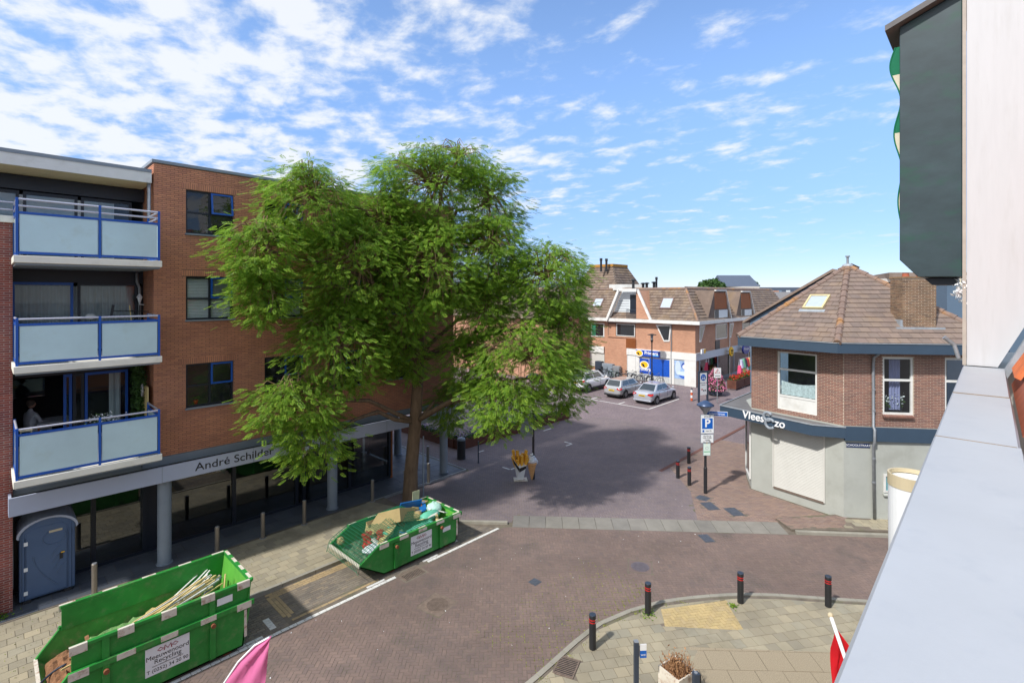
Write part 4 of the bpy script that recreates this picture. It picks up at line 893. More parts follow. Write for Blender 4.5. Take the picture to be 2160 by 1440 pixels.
def wall_holes(o, d, L_, z0, z1, holes, m_, depth, n, nm='upper_wall'):
    s = MB(); aa = sorted({0.0, L_} | {h[0] for h in holes} | {h[1] for h in holes}); zz = sorted({z0, z1} | {h[2] for h in holes} | {h[3] for h in holes})
    P = lambda a, z, q=0.0: (o.x + d.x * a - n.x * q, o.y + d.y * a - n.y * q, z)
    for a, b in zip(aa, aa[1:]):
        for c, e in zip(zz, zz[1:]):
            if not any(h[0] <= (a + b) / 2 <= h[1] and h[2] <= (c + e) / 2 <= h[3] for h in holes): s.add([P(a, c), P(b, c), P(b, e), P(a, e)], [(0, 1, 2, 3)])
    for h in holes:
        a, b, c, e = h
        for q in (((a, c), (a, e)), ((b, c), (b, e)), ((a, e), (b, e)), ((a, c), (b, c))): s.add([P(*q[0]), P(*q[1]), P(*q[1], depth), P(*q[0], depth)], [(0, 1, 2, 3)])
    return s.build(nm, m_, sh), P
LAB = (A_ - B_).length
# openings measured along each wall (from A towards B, and from B to the far end)
hA = [(1.15, 2.72, 3.75, 6.2)]; hF = [(1.36, 2.42, 4.05, 6.22), (3.48, 4.6, 4.05, 6.22)]
wA, PA = wall_holes(A_, -dA, LAB, ZB, ZE, hA, M_mortV, .12, nA); brick_wall(wA, (A_.x, A_.y), (-dA.x, -dA.y), LAB - .005, ZB + .02, ZE, hA, M_brickV, nout=tuple(nA))
wF, PF = wall_holes(B_, dF, 5.2, ZB, ZE, hF, M_mortV, .12, nF); brick_wall(wF, (B_.x + dF.x * .01, B_.y + dF.y * .01), (dF.x, dF.y), 5.19, ZB + .02, ZE, hF, M_brickV, nout=tuple(nF), name='front_brick', soldiers=())
MB().prism([(p.x * .985 + .02 * 26, p.y * .95 + .25) for p in up_foot], ZE - .3, ZE).build('wall_plate', M_navy, sh)
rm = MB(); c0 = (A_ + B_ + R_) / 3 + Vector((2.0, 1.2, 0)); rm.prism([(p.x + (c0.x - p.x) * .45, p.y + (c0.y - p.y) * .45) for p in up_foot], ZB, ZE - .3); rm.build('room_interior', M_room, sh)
def shop_window(P, a, b, c, e, zt, apron=0.0, tilt=False):
    k = .075; s = MB(); q0, q1 = .03, .1
    def bx(a0, a1, z0, z1, d0=q0, d1=q1):
        s.add([P(a0, z0, d0), P(a1, z0, d0), P(a1, z1, d0), P(a0, z1, d0), P(a0, z0, d1), P(a1, z0, d1), P(a1, z1, d1), P(a0, z1, d1)], [(0, 1, 2, 3), (4, 7, 6, 5), (0, 4, 5, 1), (1, 5, 6, 2), (2, 6, 7, 3), (3, 7, 4, 0)])
    bx(a, a + k, c, e); bx(b - k, b, c, e); bx(a + k, b - k, e - k, e); bx(a + k, b - k, c + apron, c + apron + k); bx(a + k, b - k, zt - .04, zt + .04)
    if apron: bx(a + k, b - k, c, c + apron, q0 + .02, q1)
    w = s.build('window', M_white, sh)
    for z0, z1 in ((c + apron + k, zt - .04), (zt + .04, e - k)):
        MB().add([P(a + k, z0, .07), P(b - k, z0, .07), P(b - k, z1, .07), P(a + k, z1, .07)], [(0, 1, 2, 3)]).build('pane', M_glass, w)
    return w
w1 = shop_window(PA, 1.15, 2.72, 3.75, 6.2, 5.45, apron=.55)
V = []; Fc = []
for i in range(41):
    a = 1.24 + 1.39 * i / 40; V += [PA(a, 4.38, .16 + .015 * math.sin(i * .9)), PA(a, 4.95 - .08 * math.sin(math.pi * i / 40), .16 + .015 * math.sin(i * .9))]
for i in range(40): Fc.append((2 * i, 2 * i + 2, 2 * i + 3, 2 * i + 1))
MB().add(V, Fc).build('lace_curtain', mat('lace', S(214, 226, 226), .9, var=.25, scale=16), w1)
w2 = shop_window(PF, 1.36, 2.42, 4.05, 6.22, 5.35); w3 = shop_window(PF, 3.48, 4.6, 4.05, 6.22, 5.35)
for (w_, a0, a1) in ((w2, 1.7, 2.1), (w3, 4.2, 4.5)):
    V = []; Fc = []
    for i in range(21): a = a0 + (a1 - a0) * i / 20; V += [PF(a, 4.2, .22 + .03 * math.sin(i * 1.3)), PF(a, 6.1, .22 + .03 * math.sin(i * 1.3))]
    for i in range(20): Fc.append((2 * i, 2 * i + 2, 2 * i + 3, 2 * i + 1))
    MB().add(V, Fc).build('curtain', mat('lilac_curtain', S(150, 152, 190), .9, var=.15, scale=3, stretch=(6, 6, .3)), w_, smooth=True)
for (a, b) in ((1.34, 2.44), (3.46, 4.62)):
    n = int((b - a) / .062)
    for k in range(n):
        c = Vector(PF(a + (k + .5) * .062, 4.0, -.05)); MB().obox(c, (.05, .16, .07), rz=math.atan2(dF.y, dF.x), rx=.25).build('sill_brick', M_brickV, wF)
t = thing('orchid_pot', 'white orchids in pots behind the tilted window of the corner shop', 'plant', PF(1.9, 4.13, .3))
for k in range(3): MB().lathe((PF(1.62 + .25 * k, 0, .3)[0], PF(1.62 + .25 * k, 0, .3)[1], 4.13), [(.06, 0), (.08, .14)], 12).build('pot', M_navy, t)
P = np.array([PF(RNG.uniform(1.5, 2.25), RNG.normal(4.62, .1), RNG.uniform(.18, .34)) for _ in range(90)]); leafcloud('blossoms', P, .045, M_signw, t)
P = np.array([PF(RNG.uniform(1.5, 2.25), RNG.uniform(4.25, 4.6), RNG.uniform(.2, .34)) for _ in range(160)]); leafcloud('leaves', P, .05, M_leafd, t)
# eaves box and roof
L_e, K_e, R_e = Vector((22.3, 7.9, 6.77)), Vector((21.8, 4.15, 6.77)), Vector((25.2, -.45, 6.77)); AP = Vector((26.65, 4.68, 9.83))
inn = [A_ + Vector((.6, 0, 0)), B_ + Vector((.7, .2, 0)), R_ + Vector((.8, .5, 0))]
ev = MB()
for p, q, pi, qi in ((L_e, K_e, inn[0], inn[1]), (K_e, R_e, inn[1], inn[2])):
    ev.add([(p.x, p.y, 6.40), (q.x, q.y, 6.40), (qi.x, qi.y, 6.40), (pi.x, pi.y, 6.40), (p.x, p.y, 6.77), (q.x, q.y, 6.77), (qi.x, qi.y, 6.77), (pi.x, pi.y, 6.77)], [(0, 3, 2, 1), (4, 5, 6, 7), (0, 1, 5, 4), (1, 2, 6, 5), (2, 3, 7, 6), (3, 0, 4, 7)])
ev.add([(L_e.x, L_e.y, 6.40), (L_e.x, L_e.y, 6.77), (30, 8.9, 6.77), (30, 8.9, 6.40)], [(0, 1, 2, 3)])
eo = ev.build('eaves_box', M_slate, sh)
for p, q in ((L_e, K_e), (K_e, R_e)): MB().bar(p + Vector((0, 0, .012)), q + Vector((0, 0, .012)), .05, .03).build('gutter_edge', M_lead, eo)
AP2 = AP + Vector((4.0, .32, .0)); Lb = Vector((31, 8.6, 6.77)); Rb = Vector((31, 1.5, 6.77))
rf = MB().add([L_e, K_e, R_e, AP, AP2, Lb, Rb], [(0, 1, 3), (1, 2, 3), (0, 3, 4, 5), (2, 6, 4, 3)]).build('roof', M_ridge, sh)
def tile_face(e0, e1, top, parent, lw=.36, course=.305, th=.028, m_=M_rooftile, skip=None, nind=300, nm='roof_tile', top2=None, tilt=.10):
    """courses of flat interlocking tiles on a triangular (or trapezoid) slope"""
    e0, e1, top = Vector(e0), Vector(e1), Vector(top); top2 = Vector(top2) if top2 is not None else top
    ex = (e1 - e0); W = ex.length; ex.normalize(); n = ex.cross(top - e0).normalized()
    if n.z < 0: n = -n
    upv = n.cross(ex); 
    if upv.z < 0: upv = -upv
    H = (top - e0).dot(upv); xt0, xt1 = (top - e0).dot(ex), (top2 - e0).dot(ex); its = []; r = 0; h = 0.0
    while h < H - .05:
        hm = h + course * .5; f = hm / H; x0 = xt0 * f; x1 = W + (xt1 - W) * f; a = x0 + ((r % 2) * .5 - 1) * lw + (-x0 % lw) * 0
        a = math.floor(x0 / lw) * lw - (r % 2) * lw * .5
        while a < x1:
            b0, b1 = max(a, x0), min(a + lw, x1)
            if b1 - b0 > .05:
                c = e0 + ex * ((b0 + b1) / 2) + upv * (h + course * .52) + n * (th * .5 + .01 + RNG.uniform(-.003, .003))
                if not (skip and skip((b0 + b1) / 2, hm)):
                    u2 = (upv - n * -.0).normalized(); nn = (n * math.cos(tilt) + upv * math.sin(tilt))
                    its.append((tuple(c), tuple(ex), tuple(nn.cross(ex)), tuple(nn), (b1 - b0 - .006, course * 1.04, th)))
            a += lw
        h += course; r += 1
    its.sort(key=lambda i: abs(i[4][0] - (lw - .006))); pieces(parent, nm, its, m_, nind, nm + '_field'); return ex, upv, n
exL, upL, nL = tile_face(L_e, K_e, AP, rf, skip=lambda a, h: .9 < a < 0)
exF, upF, nF2 = tile_face(K_e, R_e, AP, rf, nm='front_roof_tile')
tile_face(Lb, L_e, AP2, rf, nm='rear_roof_tile', nind=0, top2=AP)
for p, q in ((K_e, AP), (L_e, AP), (R_e, AP), (AP, AP2)):
    d = (q - p); n_ = max(2, int(d.length / .42))
    for k in range(n_):
        a, b = p + d * (k / n_), p + d * ((k + 1.12) / n_); off = Vector((0, 0, .02)); MB().tube([a + off, b + off + Vector((0, 0, -.012))], [.135, .11], 10).build('ridge_tile', M_ridge, rf)
MB().ball(AP + Vector((0, 0, .02)), (.22, .22, .12), 12, 6).build('ridge_cap', M_lead, rf)
MB().tube([AP, AP + Vector((0, 0, .42))], .05, 10).lathe(AP + Vector((0, 0, .42)), [(.09, 0), (.09, .06)], 12).build('vent_pipe', M_galv, rf)
# skylight on the side slope
def slope_pt(e0, ex, up, n, a, h, o=0.0): return Vector(e0) + ex * a + up * h + n * o
sky_c = None
def find_on_slope(px, py, e0, n):
    a, b, k = ray(px, py); D = Vector((a, b, k)); O = Vector((0, 0, CAM_H)); t_ = (Vector(e0) - O).dot(n) / D.dot(n); return O + D * t_
pc = find_on_slope(1723, 640, L_e, nL); a0 = (pc - L_e).dot(exL); h0 = (pc - L_e).dot(upL)
def sbox(e0, ex, up, n, a, b, c, d, o0, o1, s): return s.add([slope_pt(e0, ex, up, n, *q) for q in ((a, c, o0), (b, c, o0), (b, d, o0), (a, d, o0), (a, c, o1), (b, c, o1), (b, d, o1), (a, d, o1))], [(0, 3, 2, 1), (4, 5, 6, 7), (0, 1, 5, 4), (1, 2, 6, 5), (2, 3, 7, 6), (3, 0, 4, 7)])
s = MB(); w, hh, k = .39, .50, .07
for q in ((a0 - w, a0 - w + k, h0 - hh, h0 + hh), (a0 + w - k, a0 + w, h0 - hh, h0 + hh), (a0 - w + k, a0 + w - k, h0 - hh, h0 - hh + k), (a0 - w + k, a0 + w - k, h0 + hh - k, h0 + hh)): sbox(L_e, exL, upL, nL, *q, .02, .14, s)
so = s.build('skylight', mat('pine_frame', S(204, 188, 142), .6, var=.1), rf); s = MB(); sbox(L_e, exL, upL, nL, a0 - w + k, a0 + w - k, h0 - hh + k, h0 + hh - k, .05, .10, s); s.build('pane', mat('skylight_pane', S(176, 186, 196), .08, var=.05, spec=.8), so)
s = MB(); sbox(L_e, exL, upL, nL, a0 - w - .1, a0 + w + .1, h0 - hh - .2, h0 - hh - .02, .045, .06, s); s.build('flashing', M_lead, so)
# chimney standing on the front slope
pc = find_on_slope(1938, 690, K_e, nF2); an = math.atan2(dF.y, dF.x)
cb = pc + Vector((.25, .2, 0)); cw, cd, ct = .58, .38, 9.2
ch = MB(); ch.obox((cb.x, cb.y, (cb.z - .3 + ct) / 2), (cw * 2 - .014, cd * 2 - .014, ct - cb.z + .3), rz=an); cho = ch.build('chimney', M_mortV, sh)
cx, cy = Vector((dF.x, dF.y, 0)), nF
M_brickC = mat('sooty_brick', S(122, 96, 74), .9, var=.25, scale=2, island=[S(136, 106, 82), S(104, 84, 68), S(142, 114, 86)], bump=.6, bscale=90)
fo = cb - cx * cw + cy * (cd - .007); brick_wall(cho, (fo.x, fo.y), (cx.x, cx.y), cw * 2, cb.z - .3, ct - .02, [], M_brickC, nout=tuple(cy), nind=300, name='chimney_brick')
fo = cb - cx * (cw - .007) - cy * cd; brick_wall(cho, (fo.x, fo.y), (cy.x, cy.y), cd * 2, cb.z - .3, ct - .02, [], M_brickC, nout=tuple(-cx), nind=0, name='side_brick')
MB().obox((cb.x, cb.y, ct + .03), (cw * 2 + .06, cd * 2 + .06, .06), rz=an).build('chimney_cap', M_brickC, cho)
for k in (-.25, .25): c = cb + cx * k; MB().lathe((c.x, c.y, ct + .06), [(.12, 0), (.1, .14), (.12, .15)], 14).build('chimney_pot', M_terr, cho)
c = cb + cy * (cd + .03); MB().obox((c.x, c.y, cb.z - .05), (cw * 2 + .5, .12, .10), rz=an).build('flashing', M_lead, cho)
c = cb - cx * (cw + .02); MB().obox((c.x, c.y, cb.z + .05), (.1, cd * 2, .45), rz=an, rx=0).build('flashing', M_lead, cho)
# canopy and fascia band
top = 3.56; cp = [Vector((30, 9.0, 0)), Vector((23.1, 8.97, 0)), Vector((22.1, 5.04, 0)), B_ + nF * .12 + dF * .02, B_ + dF * .1, A_ + nA * .0, Vector((25, 8.3, 0)), Vector((30, 8.3, 0))]
co = MB().prism([(p.x, p.y) for p in cp], top - .44, top - .04).build('canopy', M_slate, sh)
sheet('canopy_roof', [(p.x, p.y) for p in cp], top - .034, M_felt, co)
for p, q in zip(cp[:4], cp[1:4]): MB().bar(Vector((p.x, p.y, top - .015)), Vector((q.x, q.y, top - .015)), .05, .04).build('canopy_edge', M_lead, co)
pf0, pf1 = B_ + nF * .05, R_ + nF * .05
MB().prism([(B_.x, B_.y), (pf0.x + nF.x * .07, pf0.y + nF.y * .07), (pf1.x, pf1.y), (R_.x, R_.y)], top - .52, top + .0).build('fascia_band', M_slate, sh)
ed = (cp[2] - cp[1]).normalized(); nn = Vector((-1, .2, 0)).normalized(); nn = Vector((ed.y, -ed.x, 0)); nn = nn if nn.x < 0 else -nn
lp = cp[1].lerp(cp[2], .48) + nn * .012
M_lett = mat('letter_white', S(240, 240, 240), .5, var=.0); M_lettg = mat('letter_grey', S(142, 150, 158), .5, var=.02)
def at_f(a, z, o=0.02): q = cp[1] + ed * a + nn * o; return (q.x, q.y, z)
text('shop_lettering', 'Vlees', .46, M_lett, co, at_f(1.62, 3.36), tuple(ed), (0, 0, 1), ext=.012, bold=.006, shear=.08)
text('shop_lettering', 'zo', .46, M_lett, co, at_f(2.78, 3.3), tuple(ed), (0, 0, 1), ext=.012, bold=.006, shear=.08)
am = MB()
for r_, cz, ca in ((.17, 3.50, 2.28), (.19, 3.22, 2.38)): am.tube([at_f(ca + r_ * math.cos(t_), cz + r_ * math.sin(t_), .03) for t_ in np.linspace(.5, 5.6, 20)], .06, 8)
am.build('ampersand_emblem', M_lettg, co, smooth=True)
# shutter and street name plate
so0 = MB()
def pa(a, z, o): q = A_ - dA * a + nA * o; return (q.x, q.y, z)
ns = int((3.1 - .42) / .06)
shf = MB().add([pa(1.0, .42, .004), pa(2.98, .42, .004), pa(2.98, 3.14, .004), pa(1.0, 3.14, .004)], [(0, 1, 2, 3)]).build('roller_shutter', M_shutter, sh)
for k in range(ns):
    z = .44 + k * .06; s = MB(); s.add([pa(1.0, z, .006), pa(2.98, z, .006), pa(2.98, z, .03), pa(1.0, z, .03), pa(1.0, z + .055, .006), pa(2.98, z + .055, .006), pa(2.98, z + .045, .016), pa(1.0, z + .045, .016)], [(3, 2, 1, 0), (4, 5, 6, 7), (3, 7, 6, 2)])
    s.build('shutter_slat', M_shutter, shf)
for a in (.96, 2.98): MB().add([pa(a, .4, .0), pa(a + .05, .4, .0), pa(a + .05, .4, .05), pa(a, .4, .05), pa(a, 3.14, 0), pa(a + .05, 3.14, 0), pa(a + .05, 3.14, .05), pa(a, 3.14, .05)], [(0, 1, 2, 3), (4, 7, 6, 5), (0, 3, 7, 4), (3, 2, 6, 7), (2, 1, 5, 6)]).build('shutter_guide', M_shutter, shf)
MB().add([pa(1.0, .36, .0), pa(2.98, .36, .0), pa(2.98, .36, .05), pa(1.0, .36, .05), pa(1.0, .42, 0), pa(2.98, .42, 0), pa(2.98, .42, .05), pa(1.0, .42, .05)], [(0, 1, 2, 3), (4, 7, 6, 5), (0, 3, 7, 4), (3, 2, 6, 7), (2, 1, 5, 6)]).build('shutter_foot', M_iron, shf)
sn = thing('street_name_plate', 'dark blue street name plate fixed on the grey render of the corner shop', 'sign', PF(.42, 2.85, -.01))
def pf(a, z, o): return PF(a, z, -o)
sn_b = MB().add([pf(.08, 2.77, .005), pf(.92, 2.77, .005), pf(.92, 2.93, .005), pf(.08, 2.93, .005), pf(.08, 2.77, .02), pf(.92, 2.77, .02), pf(.92, 2.93, .02), pf(.08, 2.93, .02)], [(0, 3, 2, 1), (4, 5, 6, 7), (0, 1, 5, 4), (1, 2, 6, 5), (2, 3, 7, 6), (3, 0, 4, 7)]).build('plate', mat('plate_navy', S(24, 46, 92), .4), sn)
text('lettering', 'SCHOOLSTRAAT', .112, M_inkw, sn, pf(.5, 2.85, .024), tuple(dF), (0, 0, 1), ext=.002)
# drain pipe, little window with film
MB().tube([PF(1.08, 6.38, -.3), PF(1.0, 6.2, -.1), PF(1.0, 5.9, -.06), PF(1.0, 3.6, -.07), PF(1.0, 3.5, -.16), PF(1.0, 3.0, -.16), PF(1.0, 2.85, -.07), PF(1.04, .12, -.07)], .05, 10).build('drain_pipe', M_galv, sh, smooth=True)
for z in (5.0, 4.2, 2.4, 1.5): c = PF(1.01, z, -.07); MB().lathe((c[0], c[1], z), [(.062, -.03), (.062, .03)], 10).build('pipe_clip', M_galv, sh)
k = .07; s = MB()
for (a0_, a1_, z0, z1) in ((1.38, 2.2, 1.12, 1.19), (1.38, 2.2, 1.73, 1.8), (1.38, 1.45, 1.19, 1.73), (2.13, 2.2, 1.19, 1.73)):
    s.add([PF(a0_, z0, -.002), PF(a1_, z0, -.002), PF(a1_, z1, -.002), PF(a0_, z1, -.002), PF(a0_, z0, -.05), PF(a1_, z0, -.05), PF(a1_, z1, -.05), PF(a0_, z1, -.05)], [(0, 3, 2, 1), (4, 5, 6, 7), (0, 1, 5, 4), (1, 2, 6, 5), (2, 3, 7, 6), (3, 0, 4, 7)])
wl = s.build('low_window', M_white, sh); MB().add([PF(1.45, 1.19, -.01), PF(2.13, 1.19, -.01), PF(2.13, 1.73, -.01), PF(1.45, 1.73, -.01)], [(0, 1, 2, 3)]).build('film_pane', mat('teal_film', S(112, 160, 166), .15, var=.05), wl)
text('window_lettering', 'V', .26, mat('dull_green_ink', S(60, 92, 96), .6), wl, PF(1.68, 1.46, -.014), tuple(dF), (0, 0, 1), ext=.001, shear=.1)
MB().add([PF(1.36, 1.02, -.0), PF(2.24, 1.02, -.0), PF(2.24, 1.1, -.0), PF(1.36, 1.1, -.0), PF(1.36, 1.0, -.09), PF(2.24, 1.0, -.09), PF(2.24, 1.04, -.09), PF(1.36, 1.04, -.09)], [(0, 3, 2, 1), (4, 5, 6, 7), (0, 1, 5, 4), (1, 2, 6, 5), (2, 3, 7, 6), (3, 0, 4, 7)]).build('window_sill', M_render, wl)
# side shop window beyond the corner
da2 = (A2 - A_).normalized(); nw2 = Vector((-da2.y, da2.x, 0)); s = MB()
def p2(a, z, o): q = A_ + da2 * a + nw2 * o; return (q.x, q.y, z)
fm = MB()
for (a0_, a1_, z0, z1) in ((.2, .28, .35, 3.1), (1.55, 1.63, .35, 3.1), (.28, 1.55, .35, .43), (.28, 1.55, 2.95, 3.1)):
    fm.add([p2(a0_, z0, .0), p2(a1_, z0, .0), p2(a1_, z1, .0), p2(a0_, z1, .0), p2(a0_, z0, .06), p2(a1_, z0, .06), p2(a1_, z1, .06), p2(a0_, z1, .06)], [(0, 3, 2, 1), (4, 5, 6, 7), (0, 1, 5, 4), (1, 2, 6, 5), (2, 3, 7, 6), (3, 0, 4, 7)])
sw = fm.build('side_window', M_white, sh); MB().add([p2(.28, .43, .02), p2(1.55, .43, .02), p2(1.55, 2.95, .02), p2(.28, 2.95, .02)], [(0, 1, 2, 3)]).build('pane', M_pane_dark, sw)
# flat-roofed slate blue building behind
bk = thing('slate_building', 'slate blue clad building with white roof edge behind the hipped roof', 'building', (36, 0, 0))
MB().prism([(30.5, 1.5), (36, -6.5), (46, 0), (40, 8)], 0, 9.25).build('wall', M_slate2, bk); MB().prism([(30.3, 1.5), (36, -6.8), (46.3, 0), (40, 8.3)], 9.25, 9.45).build('roof_edge', M_white, bk)
MB().prism([(33.5, 4.0), (38, -2), (44, 1), (40, 6)], 9.45, 9.75).build('roof_deck', M_rooftile, bk)
for (u, v, hh) in ((34.3, 2.0, .5), (36.5, 0, .35)): MB().lathe((u, v, 9.7), [(.12, 0), (.2, hh * .4), (.15, hh), (.03, hh + .05)], 12).build('vent_cowl', M_galv, bk)
gb = thing('gable_house', 'house with brown tiled slope and slate blue gable behind the corner shop', 'building', (38, 9, 0))
MB().ext([(32.6, 10.8, 0), (32.6, 10.8, 7.0), (32.6, 6.4, 9.8), (32.6, 2.0, 7.0), (32.6, 2.0, 0)], (9, 0, 0)).build('wall', M_slate2, gb)
MB().ext([(32.4, 11.2, 6.78), (32.4, 6.4, 9.85), (32.4, 1.6, 6.78), (32.4, 1.6, 6.92), (32.4, 6.4, 10.0), (32.4, 11.2, 6.92)], (9.6, 0, 0)).build('roof', M_rooftile, gb)

# ================================================================ our own terrace: parapet coping, neighbour dormer, lightbox, flags
pb = thing('parapet', 'pale blue grey sheet coping on a parapet with seams', 'parapet', (3, .1, 0))
cz = 7.5; yl, yr = .33, -.15
for k, (a, b, dz, dw) in enumerate(((.2, 5.1, 0, .0), (5.11, 7.5, -.006, .015), (7.51, 10.45, -.01, .02))):
    pr = [(a, yl, cz + dz - .02), (a, yl - .015, cz + dz), (a, yr + dw, cz + dz + .0), (a, yr + dw - .03, cz + dz - .12), (a, yr + dw - .01, cz + dz - .13), (a, yl, cz + dz - .13)]
    MB().ext(pr, (b - a, 0, 0)).build('coping_sheet', M_coping, pb)
MB().box(.0, 10.5, yr - .0, yl - .05, 6.2, cz - .14).build('parapet_wall', mat('parapet_stone', S(150, 138, 120), .9, var=.2, scale=3), pb)
for u in (5.105, 7.505): MB().bar((u, yl - .01, cz - .002), (u, yr + .02, cz - .002), .022, .006).build('seam', mat('seam_putty', S(140, 122, 100), .9, var=.2), pb)
own = thing('own_facade', 'our own street facade below the parapet', 'building', (3, 0, 0)); B(-8, 10.5, -6, .22, 0, 6.19).build('wall', M_brickP, own)
dm = thing('neighbour_dormer', 'white boarded dormer cheek with orange tiled roof slope beside it', 'building', (11.5, -1, 7))
UW = 10.5
MB().ext([(UW, .285, 7.5), (UW, -.06, 7.5), (UW, -.336, 8.11), (UW, -2.6, 13.2), (UW, -2.6, 15.5), (UW, .285, 15.5)], (1.4, 0, 0)).build('cheek', M_wall_w, dm)
B(UW - .02, UW + .05, .29, .335, 7.5, 15.5).build('corner_trim', mat('beige_trim', S(176, 166, 154), .7, var=.1), dm)
B(10.55, 14, -6, .33, 0, 7.45).build('lower_wall', M_render, dm)
dirs = Vector((0, -.276, .61)).normalized()
ls = MB().ext([(UW - .3, -.10, 7.42), (UW - .3, -.16, 7.38), (UW - .3, -2.7, 13.0), (UW - .3, -2.64, 13.04)], (.31, 0, 0)).build('lead_valley', M_lead, dm)
for k in range(9):
    for j in range(5):
        c = Vector((UW - .42 - j * .24, -.22, 7.42)) + dirs * (k * .33 + .1)
        s = MB(); ang = [math.pi * q / 6 for q in range(7)]
        pr = [c + Vector((.12 * math.cos(a), 0, 0)) + Vector((0, .61, .276)).normalized() * (.07 * math.sin(a)) for a in ang]
        s.add(pr + [p + dirs * .36 - Vector((0, .61, .276)).normalized() * .02 for p in pr], [(q, q + 1, q + 8, q + 7) for q in range(6)] + [tuple(range(7))]); s.build('roof_tile', M_orange, dm)
MB().ext([(6.5, -.2, 7.3), (UW - .28, -.2, 7.3), (UW - .28, -2.9, 13.1), (6.5, -2.9, 13.1)], (0, -.1, 0)).build('roof_deck', M_terr, dm)
gx = thing('green_bay', 'dark green boarded bay side with chamfered foot projecting from the white dormer', 'bay window', (11, .7, 8.8))
pr = [(UW + .05, .34, 8.87), (UW + .05, .88, 8.88), (UW + .05, 1.12, 9.17), (UW + .05, 1.12, 13.05), (UW + .05, .34, 13.35)]
MB().ext(pr, (1.5, 0, 0)).build('side_panel', M_dgreen, gx, bev=.01)
MB().ext([(UW - .1, .2, 13.42), (UW - .1, 1.3, 13.0), (UW - .1, 1.3, 13.09), (UW - .1, .2, 13.52)], (1.9, 0, 0)).build('bay_roof', M_felt, gx)
MB().ext([(UW + .3, .42, 8.75), (UW + .3, .72, 8.75), (UW + .3, .82, 8.86), (UW + .3, .42, 8.86)], (1.0, 0, 0)).build('bay_foot', M_navy, gx)
aw = thing('awning', 'green and cream striped awning cloth with scalloped edge against the dark green bay', 'awning', (11.0, 1.15, 9.5))
zs_ = np.linspace(12.75, 9.35, 60)
def awx(i): z = zs_[i]; f = (z - 9.35) / 3.4; return 1.12 + (.03 + .12 * f) * (0.5 + .5 * math.sin((12.75 - z) * 5.4 - .2)) - .04 * (1 - f)
for j in range(7):
    a, b = int(j * 59 / 7), int((j + 1) * 59 / 7); V = []; Fc = []
    for i in range(a, b + 1): V += [(UW + .10, 1.05, zs_[i]), (UW + .1, awx(i), zs_[i])]
    for i in range(b - a): Fc.append((2 * i, 2 * i + 1, 2 * i + 3, 2 * i + 2))
    s = MB().add(V, Fc); o = s.build('stripe', M_awg if j % 2 == 0 else M_awc, aw); md = o.modifiers.new('th', 'SOLIDIFY'); md.thickness = .03
MB().tube([(UW + .1, awx(i), zs_[i]) for i in range(60)], .012, 6).build('binding', M_awg, aw)
fl = thing('silk_flowers', 'white flower ornament hanging below the dark green bay', 'flowers', (10.55, .36, 8.5))
P = np.stack([RNG.normal(10.52, .03, 120), RNG.normal(.36, .035, 120), RNG.normal(8.62, .07, 120)], 1); leafcloud('petals', P, .03, M_signw, fl)
MB().tube([(10.6, .36, 8.88), (10.55, .36, 8.6)], .012, 6).build('cord', M_awc, fl)
MB().tube([(10.45, .55, 7.92), (10.5, .43, 7.8), (10.5, .38, 7.6)], .03, 10).build('roof_outlet', M_galv, dm)
lb = thing('lightbox_sign', 'white drum shaped sign with gold rim fixed to our facade below the coping', 'sign', (7.6, .68, 5.5))
MB().lathe((7.6, .68, 0), [(.235, 5.35), (.24, 6.40), (.225, 6.40)], 32).build('drum', M_signw, lb, smooth=False); MB().lathe((7.6, .68, 0), [(.246, 6.32), (.246, 6.46), (.225, 6.46), (.225, 6.41)], 32, cap=False).build('rim', M_gold, lb)
MB().bar((7.6, .42, 5.9), (7.6, .2, 5.9), .08).build('bracket', M_galv, lb)
# red flag on a short pole from the facade, pink feather flag by the kerb
def ground_at(px, py, Y): a, b, k = ray(px, py); return Vector((a * Y, b * Y, CAM_H + k * Y))
rfg = thing('red_flag', 'red flag hanging from a slanted white pole on our facade', 'flag', (5.4, .3, 4.0))
tip = ground_at(1752, 1297, 6.2); foot_ = ground_at(1842, 1560, 5.3)
MB().tube([tip, foot_], .022, 8).build('pole', M_signw, rfg); MB().ball(tip, .035, 8, 6).build('finial', M_gold, rfg)
pts_ = [ground_at(x, y, d_) for x, y, d_ in ((1762, 1322, 6.15), (1800, 1368, 6.0), (1795, 1440, 6.05), (1780, 1560, 6.1), (1745, 1560, 6.2), (1755, 1440, 6.2), (1758, 1380, 6.22))]
V = []; Fc = []; n_ = 14; m_ = 10
Lp = [pts_[0], pts_[6], pts_[5], pts_[4]]; Rp = [pts_[0], pts_[1], pts_[2], pts_[3]]
def along(P_, t_): q = t_ * (len(P_) - 1); i = min(int(q), len(P_) - 2); return P_[i].lerp(P_[i + 1], q - i)
for i in range(n_ + 1):
    a, b = along(Lp, i / n_), along(Rp, i / n_)
    for j in range(m_ + 1): q = a.lerp(b, j / m_) + Vector((.5, .6, 0)) * (.07 * math.sin(j * 1.9 + i * .35) * min(1, i / 4)); V.append(q)
for i in range(n_):
    for j in range(m_): Fc.append((i * (m_ + 1) + j, i * (m_ + 1) + j + 1, (i + 1) * (m_ + 1) + j + 1, (i + 1) * (m_ + 1) + j))
MB().add(V, Fc).build('cloth', M_red, rfg, smooth=True)
pk_ = thing('pink_feather_flag', 'pink feather flag on a curved pole standing by our kerb', 'flag', (2.3, 6.2, .1))
D0 = 6.0; tipk = ground_at(571, 1343, D0)
Lk = [ground_at(x, y, D0 + .05) for x, y in ((571, 1343), (540, 1360), (505, 1395), (475, 1440), (440, 1520), (430, 1640), (440, 1800))]
Rk = [ground_at(x, y, D0 - .02) for x, y in ((571, 1343), (566, 1375), (561, 1410), (558, 1440), (550, 1520), (540, 1640), (525, 1800))]
